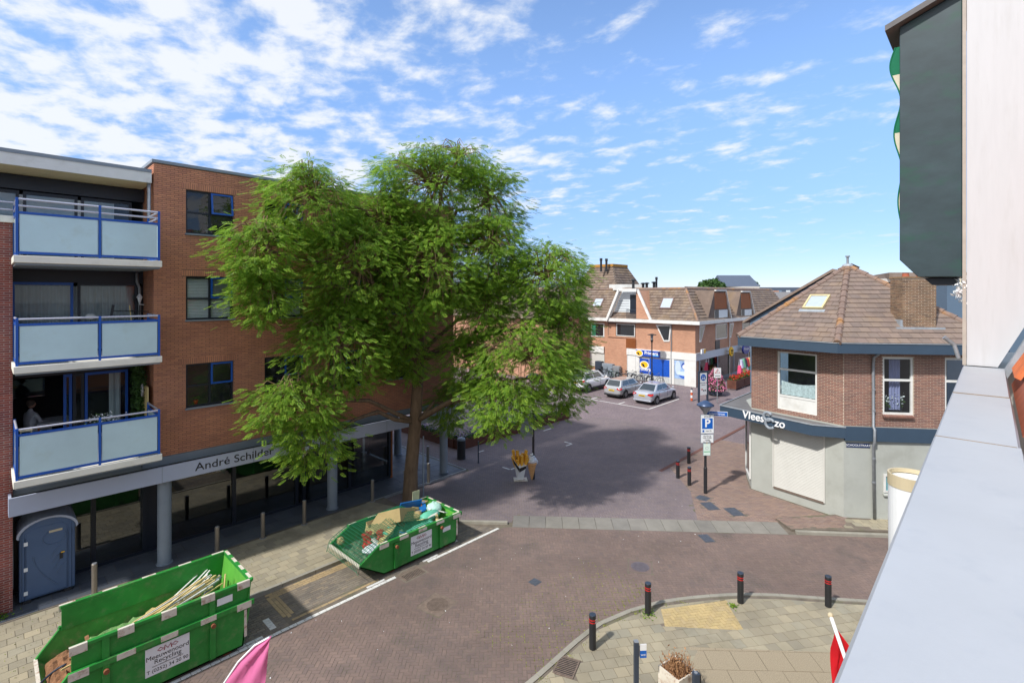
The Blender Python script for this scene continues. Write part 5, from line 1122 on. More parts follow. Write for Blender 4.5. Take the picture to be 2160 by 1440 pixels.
V = []; Fc = []; n_ = 24
for i in range(n_ + 1):
    a, b = along(Lk, i / n_), along(Rk, i / n_)
    for j in range(9): V.append(a.lerp(b, j / 8) + Vector((.6, .7, 0)) * (.035 * math.sin(j * 1.4 + i * .3)))
for i in range(n_):
    for j in range(8): Fc.append((i * 9 + j, i * 9 + j + 1, (i + 1) * 9 + j + 1, (i + 1) * 9 + j))
MB().add(V, Fc).build('cloth', M_pink, pk_, smooth=True)
base_ = Vector((Lk[-1].x, Lk[-1].y, .1)); MB().tube([q + Vector((-.01, .01, 0)) for q in Lk] + [base_ + Vector((0, 0, 1.0)), base_], [.012] * 5 + [.016] * 4, 8).build('pole', M_signw, pk_, smooth=True)
MB().lathe((base_.x, base_.y), [(.3, .1), (.3, .14), (.05, .18)], 20).build('foot_plate', M_black, pk_)
# ================================================================ bollards and posts
def black_bollard(loc, label, rz=0.0, group='black bollards with red bands'):
    t = thing('bollard', label, 'bollard', (loc[0], loc[1], loc[2]), rz, group); r = .085
    oct_ = [(r * math.cos(math.pi / 8 + k * math.pi / 4), r * math.sin(math.pi / 8 + k * math.pi / 4)) for k in range(8)]
    MB().prism(oct_, 0, .80).build('shaft', M_black, t, local=True, bev=.008)
    MB().ext([(p[0] * 1.02, p[1] * 1.02, .80) for p in oct_], (0, 0, .03)).build('cap', M_post, t, local=True, bev=.012)
    for z in (.64, .70): MB().prism([(p[0] * 1.03, p[1] * 1.03) for p in oct_], z, z + .025).build('red_band', M_redp, t, local=True)
    for z in (.64, .70): MB().prism([(p[0] * 1.05, p[1] * 1.05) for p in oct_[5:7]] + [(.03, -.05), (-.03, -.05)], z + .001, z + .024).build('reflector', M_signw, t, local=True)
lbl = ['black bollard at the kerb bend beside the brown square drain grate', 'black bollard at the corner kerb before the yellow pavers', 'black bollard at the corner kerb past the yellow pavers, weed at its foot', 'black bollard on the corner kerb above the red flag']
for (px, py), l in zip([(1250, 1367), (1367, 1294), (1562, 1270), (1747, 1278)], lbl): p = g(px, py, PZ); black_bollard((p[0], p[1], PZ), l, random.uniform(0, .3))
for (px, py), l in zip([(1430, 1008), (1453, 977), (1454, 1023)], ['black bollard on the plaza edge, outermost of three near the parking sign', 'black bollard on the plaza, farthest of three from the road by the gutter course', 'black bollard on the plaza, closest of three to the parking sign post']):
    p = g(px, py); black_bollard((p[0], p[1], 0), l, random.uniform(0, .3), 'black bollards on the plaza')
spots = [2.12, 5.24, 6.67, 8.13, 10.96, 12.55, 13.8]
sl_ = ['steel bollard beside the portable toilet', 'steel bollard between the two green skips, next to the empty one', 'steel bollard between the skips midway along the shop window', 'steel bollard on the pavement by the middle grey column', 'steel bollard just behind the loaded skip before the tree', 'steel bollard standing right beside the tree trunk', 'steel bollard at the arcade corner past the tree trunk', 'steel bollard inside the arcade by the end column']
for u, l in zip(spots + [15.3], sl_):
    v = 18.55 if u != 15.3 else 20.6
    t = thing('steel_bollard', l, 'bollard', (u, v - .15, .1), 0, 'round steel bollards along the arcade')
    MB().lathe((0, 0), [(.07, 0), (.07, .86), (.06, .875)], 18).build('post', M_steel, t, local=True); MB().lathe((0, 0), [(.055, .875), (.055, .882)], 18).build('cap', M_galv, t, local=True); MB().lathe((0, 0), [(.11, 0), (.11, .01)], 18).build('base_ring', M_galv, t, local=True)
t = thing('thin_post', 'thin blue grey sign post behind the loaded skip beside the tree', 'post', (*g(893, 1049), 0)); MB().tube([(0, 0, 0), (0, 0, 2.6)], .03, 10).build('pole', M_grey, t, local=True); MB().lathe((0, 0), [(.05, 0), (.05, .06)], 10).build('base_collar', M_grey, t, local=True)
t = thing('thin_post', 'short thin grey post by the black litter bin', 'post', (*g(1009, 976), 0)); MB().tube([(0, 0, 0), (0, 0, 1.1)], .03, 10).build('pole', M_post, t, local=True); MB().lathe((0, 0), [(.05, 0), (.05, .05)], 10).build('base_collar', M_post, t, local=True)
t = thing('litter_bin', 'black round litter bin with a domed grey lid by the rusty planters', 'bin', (*g(973, 967), 0))
MB().lathe((0, 0), [(.24, 0), (.24, .06), (.22, .07), (.22, .95), (.2, .97)], 24).build('body', M_black, t, local=True); MB().lathe((0, 0), [(.22, .975), (.2, 1.06), (.1, 1.11), (.0, 1.12)], 24).build('lid', M_grey, t, local=True, smooth=True)
# lamp posts
def lamp(t, h, sc=1.0):
    MB().lathe((0, 0), [(.075, 0), (.075, 1.1), (.055, 1.14), (.045, h - .25)], 14).build('pole', M_black, t, local=True, smooth=False)
    MB().lathe((0, 0), [(.05, h - .25), (.08, h - .18), (.30, h + .12), (.34, h + .14)], 24).build('reflector_bowl', M_galv, t, local=True, smooth=True)
    MB().lathe((0, 0), [(.36, h + .13), (.36, h + .17), (.2, h + .27), (.07, h + .34), (0, h + .345)], 24).build('shade', M_lampblue, t, local=True, smooth=True)
p = g(1488, 1040); lpP = thing('lamp_post', 'black lamp post with blue funnel shade carrying the parking sign', 'lamp post', (p[0], p[1], 0)); lamp(lpP, 3.66)
for z, m_ in ((2.15, M_yellow), (1.95, M_signw)): B(-.05, .05, -.085, -.078, z - .07, z + .07).build('sticker', m_, lpP, local=True)
fwd = math.radians(-38)      # the signs look at us
def sign_board(name, label, loc, rz, w, h, border=M_grey, face=M_signw, th=.02):
    t = thing(name, label, 'sign', loc, rz); B(-w / 2, w / 2, -th / 2, th / 2, -h / 2, h / 2).build('backplate', border, t, local=True, bev=.008); B(-w / 2 + .02, w / 2 - .02, -th / 2 - .004, -th / 2 - .001, -h / 2 + .02, h / 2 - .02).build('face', face, t, local=True); return t
rzS = math.radians(43.7 - 90 + 4); ox = Vector((math.cos(rzS), math.sin(rzS), 0)); on = Vector((math.sin(rzS), -math.cos(rzS), 0))
def ltext(t, s, size, x, z, m_, off=.018, sx=1.0, bold=0.0, rz=rzS):
    o_ = Vector((math.cos(rz), math.sin(rz), 0)); nn_ = Vector((math.sin(rz), -math.cos(rz), 0)); c = t.location + o_ * x + nn_ * off + Vector((0, 0, z)); return text('lettering', s, size, m_, t, tuple(c), tuple(o_), (0, 0, 1), ext=.001, sx=sx, bold=bold)
sg = sign_board('parking_sign', 'white zone parking sign with blue P panel on the lamp post', (p[0] + on.x * .1 + .08, p[1] + on.y * .1, 3.0), rzS, .60, .82)
B(-.235, .235, -.02, -.015, -.2, .25).build('blue_panel', M_signb, sg, local=True); ltext(sg, 'P', .48, 0, .03, M_inkw, .022, bold=.012); ltext(sg, 'ZONE', .11, 0, .32, M_ink); ltext(sg, 'max 2h', .09, .05, -.29, M_ink); B(-.22, -.14, -.02, -.015, -.34, -.25).build('disc_symbol', M_signb, sg, local=True)
sg = sign_board('time_plate', 'white plate with parking hours under the parking sign', (p[0] + on.x * .1 + .06, p[1] + on.y * .1, 2.38), rzS, .58, .38)
for k, s_ in enumerate(('ma t/m za', '9.00-18.00h', 'vrijdag', 'tot 21.00h')): ltext(sg, s_, .085, 0, .12 - k * .085, M_ink)
sg = sign_board('permit_plate', 'pale green and white plate lowest on the lamp post', (p[0] + on.x * .1 + .03, p[1] + on.y * .1, 1.92), rzS, .34, .54, face=mat('pale_green_sign', S(214, 230, 218), .5, var=.02))
B(-.14, .14, -.018, -.0145, -.11, -.08).build('green_bar', mat('sign_green', S(60, 170, 110), .5), sg, local=True); MB().tube([(.0 + .06 * math.cos(a), -.018, .06 + .06 * math.sin(a)) for a in np.linspace(0, 6.28, 16)], .006, 4).build('emblem', M_galv, sg, local=True)
rz2 = math.radians(-62); sg = thing('street_sign', 'blue street name arrow plate projecting from the lamp post', 'sign', (p[0] + .42, p[1] - .32, 3.42), rz2)
B(-.44, .44, -.012, .012, -.1, .1).build('backplate', M_signw, sg, local=True, bev=.005); B(-.425, .425, -.016, -.0125, -.085, .085).build('face', M_signb, sg, local=True); ltext(sg, 'Schoolstraat', .13, 0, 0, M_inkw, .02, rz=rz2)
MB().bar((-.44, 0, 0), (-.56, .02, 0), .03).build('clamp', M_galv, sg, local=True)
p = g(1125, 1010); lp2 = thing('lamp_post', 'black lamp post rising into the tree beside the giant fries figure', 'lamp post', (p[0], p[1], 0)); lamp(lp2, 4.6)
t = thing('poster_frame', 'grey poster frame strapped to the lamp post under the tree', 'poster frame', (p[0] - .25, p[1] + .2, 2.4), rzS); MB().box(-.3, .3, -.03, .03, -.42, -.38).box(-.3, .3, -.03, .03, .38, .42).box(-.3, -.26, -.03, .03, -.38, .38).box(.26, .3, -.03, .03, -.38, .38).build('frame', M_galv, t, local=True); B(-.26, .26, -.01, .01, -.38, .38).build('poster_back', M_grey, t, local=True)
p = g(1393, 828); lp3 = thing('lamp_post', 'dark lamp post with a flat wide cap before the blue shop front', 'lamp post', (p[0] + 2.6, p[1] + 2.2, 0))
MB().lathe((0, 0), [(.09, 0), (.09, 1.2), (.06, 1.3), (.055, 4.0), (.14, 4.25), (.13, 4.3)], 14).build('pole', M_black, lp3, local=True); MB().lathe((0, 0), [(.10, 4.3), (.14, 4.75)], 16).build('lantern_glass', M_galv, lp3, local=True); MB().lathe((0, 0), [(.42, 4.76), (.44, 4.79), (.08, 4.87)], 24).build('cap', M_black, lp3, local=True)
# fries and ice cream figure
p = g(1106, 1012); fg = thing('fries_figure', 'giant paper cone of fries display figure on a base plate by the lamp post', 'figure', (p[0] - .12, p[1] + .15, 0), rzS)
B(-.3, .32, -.22, .22, 0, .05).build('base_plate', M_skipw, fg, local=True, bev=.01)
MB().add([(-.14, -.1, .05), (.14, -.1, .05), (.12, .12, .05), (-.12, .12, .05), (-.36, -.2, 1.05), (.26, -.22, .72), (.30, .2, 1.0), (-.34, .2, 1.12), (-.05, -.26, .62)], [(0, 1, 5, 8), (0, 8, 4), (1, 2, 6, 5), (2, 3, 7, 6), (3, 0, 4, 7), (0, 3, 2, 1), (4, 8, 5, 6, 7)]).build('paper_cone', M_signw, fg, local=True)
MB().add([(-.37, -.215, 1.06), (-.055, -.28, .63), (-.05, -.28, .45), (-.30, -.225, .82)], [(0, 1, 2, 3)]).build('black_stripe', M_ink, fg, local=True)
MB().add([(-.05, -.28, .63), (.27, -.235, .73), (.25, -.23, .6), (-.045, -.28, .45)], [(0, 1, 2, 3)]).build('black_stripe', M_ink, fg, local=True)
for k in range(16):
    x, y = -.26 + .5 * (k % 4) / 3 + random.uniform(-.04, .04), -.14 + .26 * (k // 4) / 3; a = Vector((x * .7, y * .7, .6)); b = Vector((x * 1.15 + random.uniform(-.04, .04), y * 1.1, 1.08 + .2 * (k // 4) / 3 + random.uniform(-.1, .08))); MB().bar(a, b, .115).build('chip', M_chip, fg, local=True, bev=.008)
ic = thing('ice_cream_figure', 'giant soft ice cream cone figure leaning by the lamp post', 'figure', (p[0] + .3, p[1] - .2, 0), rzS)
MB().lathe((0, 0), [(.04, .0), (.1, .25), (.20, .68), (.23, .72), (.22, .78)], 18).build('wafer_cone', M_wafer, ic, local=True)
sp = [(.2 * (1 - q / 34) * math.cos(q * .62), .2 * (1 - q / 34) * math.sin(q * .62), .8 + .42 * q / 32) for q in range(33)]
MB().tube(sp, [.11 * (1 - q / 48) for q in range(33)], 8).ball((0, 0, .86), (.22, .22, .12), 12, 6).build('swirl', M_cream2, ic, local=True, smooth=True)
# corten planters with lavender
for nm, (a, b, c, d), l in (('x', (18.0, 27.9, 21.15, 21.7), 'long rusty steel planter edge along the plaza under the tree'), ('y', (17.95, 18.5, 21.71, 27.0), 'rusty steel planter running back beside the arcade')):
    t = thing('steel_planter', l, 'planter', ((a + b) / 2, (c + d) / 2, 0)); s = MB(); k = .03
    s.box(a, b, c, c + k, 0, .5).box(a, b, d - k, d, 0, .5).box(a, a + k, c + k, d - k, 0, .5).box(b - k, b, c + k, d - k, 0, .5).build('box', M_corten, t); B(a + k, b - k, c + k, d - k, .1, .44).build('soil', M_debris, t)
    n = int(150 * max(b - a, d - c)); P = np.stack([RNG.uniform(a + .05, b - .05, n), RNG.uniform(c + .05, d - .05, n), .45 + np.abs(RNG.normal(0, .16, n))], 1); leafcloud('foliage', P, .07, M_leafd, t); P[:, 2] += .15; leafcloud('blossoms', P[: n // 3], .04, M_lav, t)
t = thing('wooden_marker_post', 'short rusty post with white band at the end of the steel planter', 'post', (28.2, 21.6, 0)); B(-.1, .1, -.1, .1, 0, .95).build('shaft', M_corten, t, local=True); B(-.105, .105, -.105, .105, .75, .85).build('band', M_signw, t, local=True)
# corner pavement furniture near us
a = ground_at(1342, 1352, 10.3); t = thing('info_post', 'dark grey square post with a small blue and white sign on the corner pavement', 'post', (a.x, a.y, PZ), rzS)
MB().box(-.045, .045, -.045, .045, 0, a.z - PZ).build('shaft', M_post, t, local=True, bev=.006); MB().ext([(-.046, -.046, a.z - PZ), (.046, -.046, a.z - PZ), (.046, .046, a.z - PZ), (-.046, .046, a.z - PZ)], (0, 0, .012)).build('cap', M_galv, t, local=True)
z = a.z - PZ; B(.075, .21, -.02, -.005, z - .18, z - .05).build('white_plate', M_signw, t, local=True); B(.075, .21, -.02, -.005, z - .33, z - .19).build('blue_plate', M_signb, t, local=True); ltext(t, 'WiFi', .055, .143, z - .27, M_inkw, .024); B(.045, .075, -.015, .0, z - .3, z - .08).build('bracket', M_galv, t, local=True)
a = ground_at(1428, 1425, 10.6); pl = thing('planter', 'white planter with withered brown stems on the corner pavement', 'planter', (a.x, a.y, PZ), rzS + .5)
s = MB(); h = .62; w = .27
s.box(-w, w, -w, -w + .03, .04, h).box(-w, w, w - .03, w, .04, h).box(-w, -w + .03, -w + .03, w - .03, .04, h).box(w - .03, w, -w + .03, w - .03, .04, h).build('box', M_skipw, pl, local=True); B(-w + .03, w - .03, -w + .03, w - .03, .04, h - .06).build('soil', M_debris, pl, local=True)
s = MB()
for k in range(150):
    x, y = random.uniform(-.22, .22), random.uniform(-.22, .22); q = Vector((x, y, h - .08)); e = q + Vector((random.uniform(-.12, .12), random.uniform(-.12, .12), random.uniform(.1, .34))); s.tube([q, (q + e) / 2 + Vector((random.uniform(-.03, .03), 0, 0)), e], .005, 4)
s.build('dry_stems', M_dry, pl, local=True); n = 260; P = np.stack([RNG.normal(a.x, .13, n), RNG.normal(a.y, .13, n), RNG.normal(PZ + h + .12, .08, n)], 1); leafcloud('dry_leaves', P, .028, M_dry, pl)
a = ground_at(1468, 1418, 10.2); t = thing('short_post', 'short dark grey square post with an open top next to the white planter', 'post', (a.x, a.y, PZ), rzS); z = a.z - PZ
MB().box(-.06, .06, -.06, .06, 0, z).build('shaft', M_post, t, local=True, bev=.006); MB().lathe((0, 0), [(.035, z), (.035, z + .01)], 14).build('socket', M_galv, t, local=True); B(.06, .09, -.04, .04, z - .6, z - .02).build('bracket', M_black, t, local=True)
# weeds in the joints
def weeds(name, label, c, r, n, z):
    t = thing(name, label, 'weed', (c[0], c[1], z)); P = np.stack([RNG.normal(c[0], r, n), RNG.normal(c[1], r, n), z + np.abs(RNG.normal(0, .035, n))], 1); leafcloud('leaves', P, .03, M_leaf, t)
c = g(1548, 1279, PZ); weeds('weed_tuft', 'green weed tuft at the foot of a bollard past the yellow pavers', c, .06, 70, PZ); c = g(1367, 1297, PZ); weeds('weed_tuft', 'low weeds round the foot of the bollard before the yellow pavers', c, .12, 90, PZ); weeds('weed_tuft', 'weed tuft at the foot of the dark red brick wall', (.25, 18.85, 0), .12, 120, .1)
def joint_weeds(name, parent, n, f, z, m_):
    P = []
    while len(P) < n:
        x, y = f(); P.append((x, y, z + abs(RNG.normal(0, .006))))
    o = leafcloud(name, np.array(P), .016, m_, parent); o['kind'] = 'stuff'
M_moss = mat('joint_moss', S(132, 140, 62), .9, var=.2, island=[S(150, 150, 70), S(104, 120, 52)])
def herr(u0, u1, v0, v1):
    def f():
        c = .1 * math.sqrt(2); x = random.uniform(u0, u1); y = v0 + (v1 - v0) * random.random() ** 2; s = random.choice((-1, 1)); k = round((x + s * y) / (c * 2)) * c * 2; return ((x - s * y + k) / 2, s * (k - (x - s * y)) / 2)
    return f
joint_weeds('joint_weeds', road, 2600, herr(8.5, 13.5, 7.3, 9.6), .008, M_moss)
def tilej(u0, u1, v0, v1):
    def f():
        v = v0 + round(random.uniform(0, v1 - v0) / .3) * .3 + random.gauss(0, .008); return (random.uniform(u0, u1), v)
    return f
pav = bpy.data.objects['pavement']; joint_weeds('joint_weeds', pav, 700, tilej(-1, 6, 15.35, 18.4), PZ, M_moss); joint_weeds('joint_weeds', bpy.data.objects['corner_pavement'], 900, lambda: (lambda q: (q[0] + random.gauss(0, .05), q[1] - abs(random.gauss(.1, .1))))(random.choice(rs[18:44]).to_tuple()[:2]), PZ, M_moss)
lt = leafcloud('litter_specks', np.array([(random.uniform(2, 20), random.uniform(7.5, 12.9), .012) for _ in range(120)]), .02, M_signw, road); lt['kind'] = 'stuff'
# ================================================================ the two green skips
def skip(name, label, loc, L0, L1, nose_u, nose_z, hgt, wid, board=None):
    """L0..L1: straight top part, nose in front of L0; local x along the street, y across"""
    t = thing(name, label, 'skip', loc); w2 = wid / 2; k = .035; zb = .1; lo = board or hgt
    prof = [(L0 + .15, zb), (L1 - .18, zb), (L1, lo), (L0, lo), (nose_u, nose_z)]
    for s in (-1, 1):
        y0 = s * w2; y1 = s * (w2 - k)
        sd_ = MB().ext([(x, y0, z) for x, z in prof], (0, y1 - y0, 0)).build('side_plate', M_green, t, local=True)
        if board: MB().ext([(x, y0 - s * .03, z) for x, z in [(L0 + .02, lo + .002), (L1 - .03, lo + .002), (L1, hgt), (L0 + .02, hgt)]], (0, -s * k, 0)).build('upper_board', M_green, t, local=True)
        inn_ = [(x, y1 - s * .004, z) for x, z in prof]; MB().add(inn_, [tuple(range(len(inn_)))]).build('inner_lining', M_greenin, t, local=True)
        # rims
        rim = MB().box(L0 - .02, L1 + .05, min(y0, y0 + s * .07), max(y0, y0 + s * .07), lo - .05, lo + .07) if board else MB().box(L0 - .02, L1 + .05, min(y0 - s * .03, y0 + s * .06), max(y0 - s * .03, y0 + s * .06), lo - .02, lo + .09)
        rim.build('side_rim', M_green, t, local=True, bev=.008)
        if board: MB().box(L0, L1 + .02, min(y0 - s * .06, y0 + s * .03), max(y0 - s * .06, y0 + s * .03), hgt, hgt + .07).build('top_rim', M_green, t, local=True, bev=.008)
        MB().bar((nose_u, y0 - s * .02, nose_z + .02), (L0, y0 - s * .02, lo + .03), .07, .05).build('nose_rim', M_green, t, local=True)
        ys = y0 + s * .03
        for x in (L0 + .55, L1 - .85):
            MB().box(x - .06, x + .06, min(y0, y0 + s * .06), max(y0, y0 + s * .06), zb + .05, lo - .05).build('upright', M_green, t, local=True, bev=.006)
            if board: MB().box(x - .06, x + .06, min(y0 - s * .03, y0 + s * .02), max(y0 - s * .03, y0 + s * .02), lo + .07, hgt).build('upright', M_green, t, local=True, bev=.006)
            MB().tube([(x, y0 + s * .06, lo - .16), (x, y0 + s * .13, lo - .16)], .05, 10).build('lift_pin', M_rust, t, local=True)
        # white reflective patches on the rims
        yo = y0 + s * .0705 if board else y0 + s * .0605
        n = 5
        for q in range(n):
            x = L0 + .12 + (L1 - L0 - .3) * q / (n - 1)
            MB().box(x - .16, x + .16, min(yo, yo + s * .004), max(yo, yo + s * .004), lo - (.03 if board else .0) - (.06 if q in (0, 4) else .02), lo + .068).build('white_patch', M_skipw, t, local=True)
            if board: MB().box(x - .14, x + .14, min(y0 + s * .03, y0 + s * .034), max(y0 + s * .03, y0 + s * .034), hgt - .09, hgt + .068).build('white_patch', M_skipw, t, local=True)
            MB().box(x - .14, x + .14, min(y0 - s * .03, y0 + s * .03), max(y0 - s * .03, y0 + s * .03), (hgt + .0705) if board else lo + .0905, (hgt + .0735) if board else lo + .0935).build('white_patch', M_skipw, t, local=True)
        MB().box(L1 - .16, L1 - .10, min(y0 + s * .001, y0 + s * .005), max(y0 + s * .001, y0 + s * .005), zb + .2, lo - .15).build('white_patch', M_skipw, t, local=True)
    MB().add([(L0 + .15, -w2, zb), (L1 - .18, -w2, zb), (L1 - .18, w2, zb), (L0 + .15, w2, zb), (L0 + .15, -w2, zb + .03), (L1 - .18, -w2, zb + .03), (L1 - .18, w2, zb + .03), (L0 + .15, w2, zb + .03)], [(0, 3, 2, 1), (4, 5, 6, 7), (0, 1, 5, 4), (2, 3, 7, 6)]).build('floor_plate', M_greenin, t, local=True)
    MB().ext([(L1 - .18, -w2, zb), (L1 + (.0), -w2, hgt), (L1 - .035, -w2, hgt), (L1 - .215, -w2, zb)], (0, wid, 0)).build('end_plate', M_green, t, local=True)
    MB().add([(L1 - .04, -w2 + .02, hgt - .01), (L1 - .04, w2 - .02, hgt - .01), (L1 - .222, w2 - .02, zb + .04), (L1 - .222, -w2 + .02, zb + .04)], [(0, 1, 2, 3)]).build('end_lining', mat('skip_green_end_sunlit', S(92, 168, 62), .55, var=.12, scale=3, dirt=S(140, 110, 70), dirt_amt=.3), t, local=True)  # end face in a paler green, sunlight on it mixed into the colour
    MB().ext([(L0 + .15, -w2, zb), (nose_u, -w2, nose_z), (nose_u + .05, -w2, nose_z + .0), (L0 + .2, -w2, zb)], (0, wid, 0)).build('nose_plate', M_greenin if board else M_green, t, local=True)
    MB().box(L1 - .04, L1 + .05, -w2, w2, hgt, hgt + .075).build('end_rim', M_green, t, local=True, bev=.008)
    for q in range(4): y = -w2 + .2 + q * (wid - .4) / 3; B(L1 - .03, L1 + .04, y - .14, y + .14, hgt + .0755, hgt + .0785).build('white_patch', M_skipw, t, local=True)
    MB().bar((nose_u, -w2, nose_z + .02), (nose_u, w2, nose_z + .02), .06, .07).build('nose_rim', M_skipw, t, local=True)
    for x in (L0 + .5, L1 - .5): B(x - .08, x + .08, -w2 + .1, w2 - .1, 0, zb).build('skid', M_rust, t, local=True)
    B(L1 - .75, L1 - .42, -w2 - .008, -w2 - .002, lo - .38 if not board else lo + .2, lo - .24 if not board else lo + .36).build('white_label', M_signw, t, local=True)
    # sign plate with lettering
    xc = (L0 + L1) / 2 - .05; zc = lo - .42 if board else lo - .40; pw, ph = .82, .60
    sp = B(xc - pw / 2, xc + pw / 2, -w2 - .012, -w2 - .003, zc - ph / 2, zc + ph / 2).build('sign_plate', M_signw, t, local=True)
    wx = loc[0] + xc; wy = loc[1] - w2 - .014
    emb = MB()
    for pts_e in ([(-.14, .0), (-.19, .03), (-.14, .07), (-.08, .03)], [(.14, .0), (.19, .03), (.14, .07), (.08, .03)]): emb.tube([(xc + a, -w2 - .015, zc + .17 + b) for a, b in pts_e], .008, 4, closed=True)
    emb.tube([(xc - .07, -w2 - .015, zc + .15), (xc - .055, -w2 - .015, zc + .25), (xc, -w2 - .015, zc + .17), (xc + .055, -w2 - .015, zc + .25), (xc + .07, -w2 - .015, zc + .15)], .010, 4).build('emblem', mat('maroon_ink', S(150, 34, 52), .6), sp, local=True)
    for s_, size, dz, m2 in (('Meeuwenoord', .135, .08, M_ink), ('Recycling', .135, -.03, M_ink), ('www.meeuwenoordrecycling.nl', .045, -.115, M_ink), ('T (0252) 34 20 90', .105, -.21, M_ink)):
        text('lettering', s_, size, m2, sp, (wx, wy, loc[2] + zc + dz), (1, 0, 0), (0, 0, 1), ext=.001)
    return t
s1 = skip('green_skip', 'large green skip with raised boards and rusty white patches, mostly empty, holding laths', (2.8, 14.08, 0.0), -1.66, 1.68, -2.06, .62, 1.58, 1.95, board=1.10)
s2 = skip('green_skip', 'low green skip heaped with rubbish under a green net beside the tree', (9.75, 14.28, 0.0), -1.55, 1.6, -2.22, .62, .98, 1.86)
# contents of the big skip
def in_skip1(x, y, z): return Vector((2.8 + x, 14.08 + y, z))
for k in range(22):
    y = -.62 + .05 * (k % 6) + random.uniform(-.03, .03); a = in_skip1(-1.0 + random.uniform(-.8, .6), y - .1 - .03 * (k % 3), 1.12 + .05 * (k // 6)); b = in_skip1(1.2 + random.uniform(-.3, .15), y + .5 + random.uniform(0, .35), 1.3 + .06 * (k // 6) + random.uniform(-.05, .1))
    t = thing('wooden_lath', 'long thin pale wooden lath lying lengthwise in the empty skip', 'lath', tuple(a), 0, 'laths in the skip'); MB().bar(a, b, .022, .03).build('lath_strip', M_lath if k % 4 else M_lathg, t)
for k in range(9):
    a = in_skip1(.35 + random.uniform(-.1, .2), .2 + .05 * k, .95 + random.uniform(0, .1)); b = a + Vector((.75, .3 + random.uniform(-.1, .1), .3 + random.uniform(-.05, .1))); t = thing('white_lath', 'white painted lath in the pile at the end of the empty skip', 'lath', tuple(a), 0, 'white laths in the skip'); MB().bar(a, b, .035, .02).build('lath_strip', M_lathg, t)
t = thing('grey_pipe', 'short grey pipe elbow lying on the laths in the empty skip', 'pipe', tuple(in_skip1(1.2, .25, 1.1))); MB().tube([in_skip1(1.0, .2, 1.05), in_skip1(1.25, .35, 1.2), in_skip1(1.4, .38, 1.3)], .06, 12).build('pipe_wall', M_grey, t, smooth=True)
t = thing('upright_lath', 'single lath standing upright against the end of the empty skip', 'lath', tuple(in_skip1(1.3, -.1, .6))); MB().bar(in_skip1(1.28, -.1, .5), in_skip1(1.4, .0, 1.5), .03, .03).build('lath_strip', M_lath, t)
def heap(name, label, cat, x0, x1, y0, y1, z0, h, m_, org, e=.5):
    n_, m2 = 26, 16; V = []; Fc = []
    for i in range(n_ + 1):
        for j in range(m2 + 1):
            f = max(0, math.sin(math.pi * i / n_)) ** e * max(0, math.sin(math.pi * j / m2)) ** e; V.append((org[0] + x0 + (x1 - x0) * i / n_, org[1] + y0 + (y1 - y0) * j / m2, z0 + h * f * (1 - .7 * e + 1.4 * e * (random.random() - .3))))
    for i in range(n_):
        for j in range(m2): Fc.append((i * (m2 + 1) + j, i * (m2 + 1) + j + 1, (i + 1) * (m2 + 1) + j + 1, (i + 1) * (m2 + 1) + j))
    o = MB().add(V, Fc).build(name, m_); tag(o, label, cat); return o
heap('brown_debris', 'brown fibrous debris on the nose floor of the empty skip', 'debris', -1.98, .1, -.9, .9, .46, .46, M_debris, (2.8, 14.08), .3); heap('sheet_debris', 'grey dusty rubble under the laths in the empty skip', 'debris', -1.5, 1.45, -.88, .93, .3, .72, mat('dusty_green', S(108, 146, 84), .9, var=.35, scale=7, dirt=S(196, 190, 168), dirt_amt=.8, dirt_scale=2.2), (2.8, 14.08), .16)
t = thing('plastic_bag', 'crumpled grey plastic bag at the nose of the empty skip', 'bag', tuple(in_skip1(-1.75, -.75, .62))); MB().ball(in_skip1(-1.75, -.7, .70), (.26, .16, .10), 14, 8, .25).build('film', mat('grey_bag', S(186, 190, 198), .4, var=.1), t)
t = thing('black_hose', 'dark curved hose at the nose of the empty skip', 'hose', tuple(in_skip1(-1.7, -.3, .7))); MB().tube([in_skip1(-1.75 + .32 * math.cos(a), -.35 + .4 * math.sin(a), .78 + .05 * math.sin(a * 2)) for a in np.linspace(1.2, 4.6, 16)], .022, 8).build('hose_tube', M_post, t, smooth=True)
# contents of the loaded skip
def in_skip2(x, y, z): return Vector((9.75 + x, 14.28 + y, z))
heap('mixed_rubbish', 'mixed green and brown rubbish filling the loaded skip', 'rubbish', -2.0, 1.42, -.86, .86, .42, .42, mat('rubbish_mix', S(84, 112, 86), .8, var=.5, scale=6, dirt=S(140, 118, 84), dirt_amt=.8, dirt_scale=5), (9.75, 14.28))
def slab(nm, lb, cat, c, size, rz, rx, ry, m_, bev=.01):
    t = thing(nm, lb, cat, tuple(in_skip2(*c))); MB().obox(in_skip2(*c), size, rz, rx, ry).build('panel', m_, t, bev=bev); return t
t = slab('cardboard_box', 'large tilted brown cardboard box with a blue label in the loaded skip', 'box', (-.15, .25, 1.08), (.95, .85, .42), .35, -.35, .35, M_card); 
fc = in_skip2(-.42, .0, 1.28); MB().obox(in_skip2(-.36, .06, 1.3), (.26, .2, .01), .35, -.35, .35).build('label_sticker', mat('pale_blue_sticker', S(150, 190, 220), .5), t)
slab('cardboard_sheet', 'flat olive cardboard sheet leaning at the nose of the loaded skip', 'cardboard', (-.85, .1, .98), (.7, .75, .03), .3, .4, -.6, M_card); slab('cardboard_flap', 'narrow cardboard flap standing in the loaded skip', 'cardboard', (-1.0, .45, 1.08), (.5, .2, .02), .4, .9, .2, M_card)
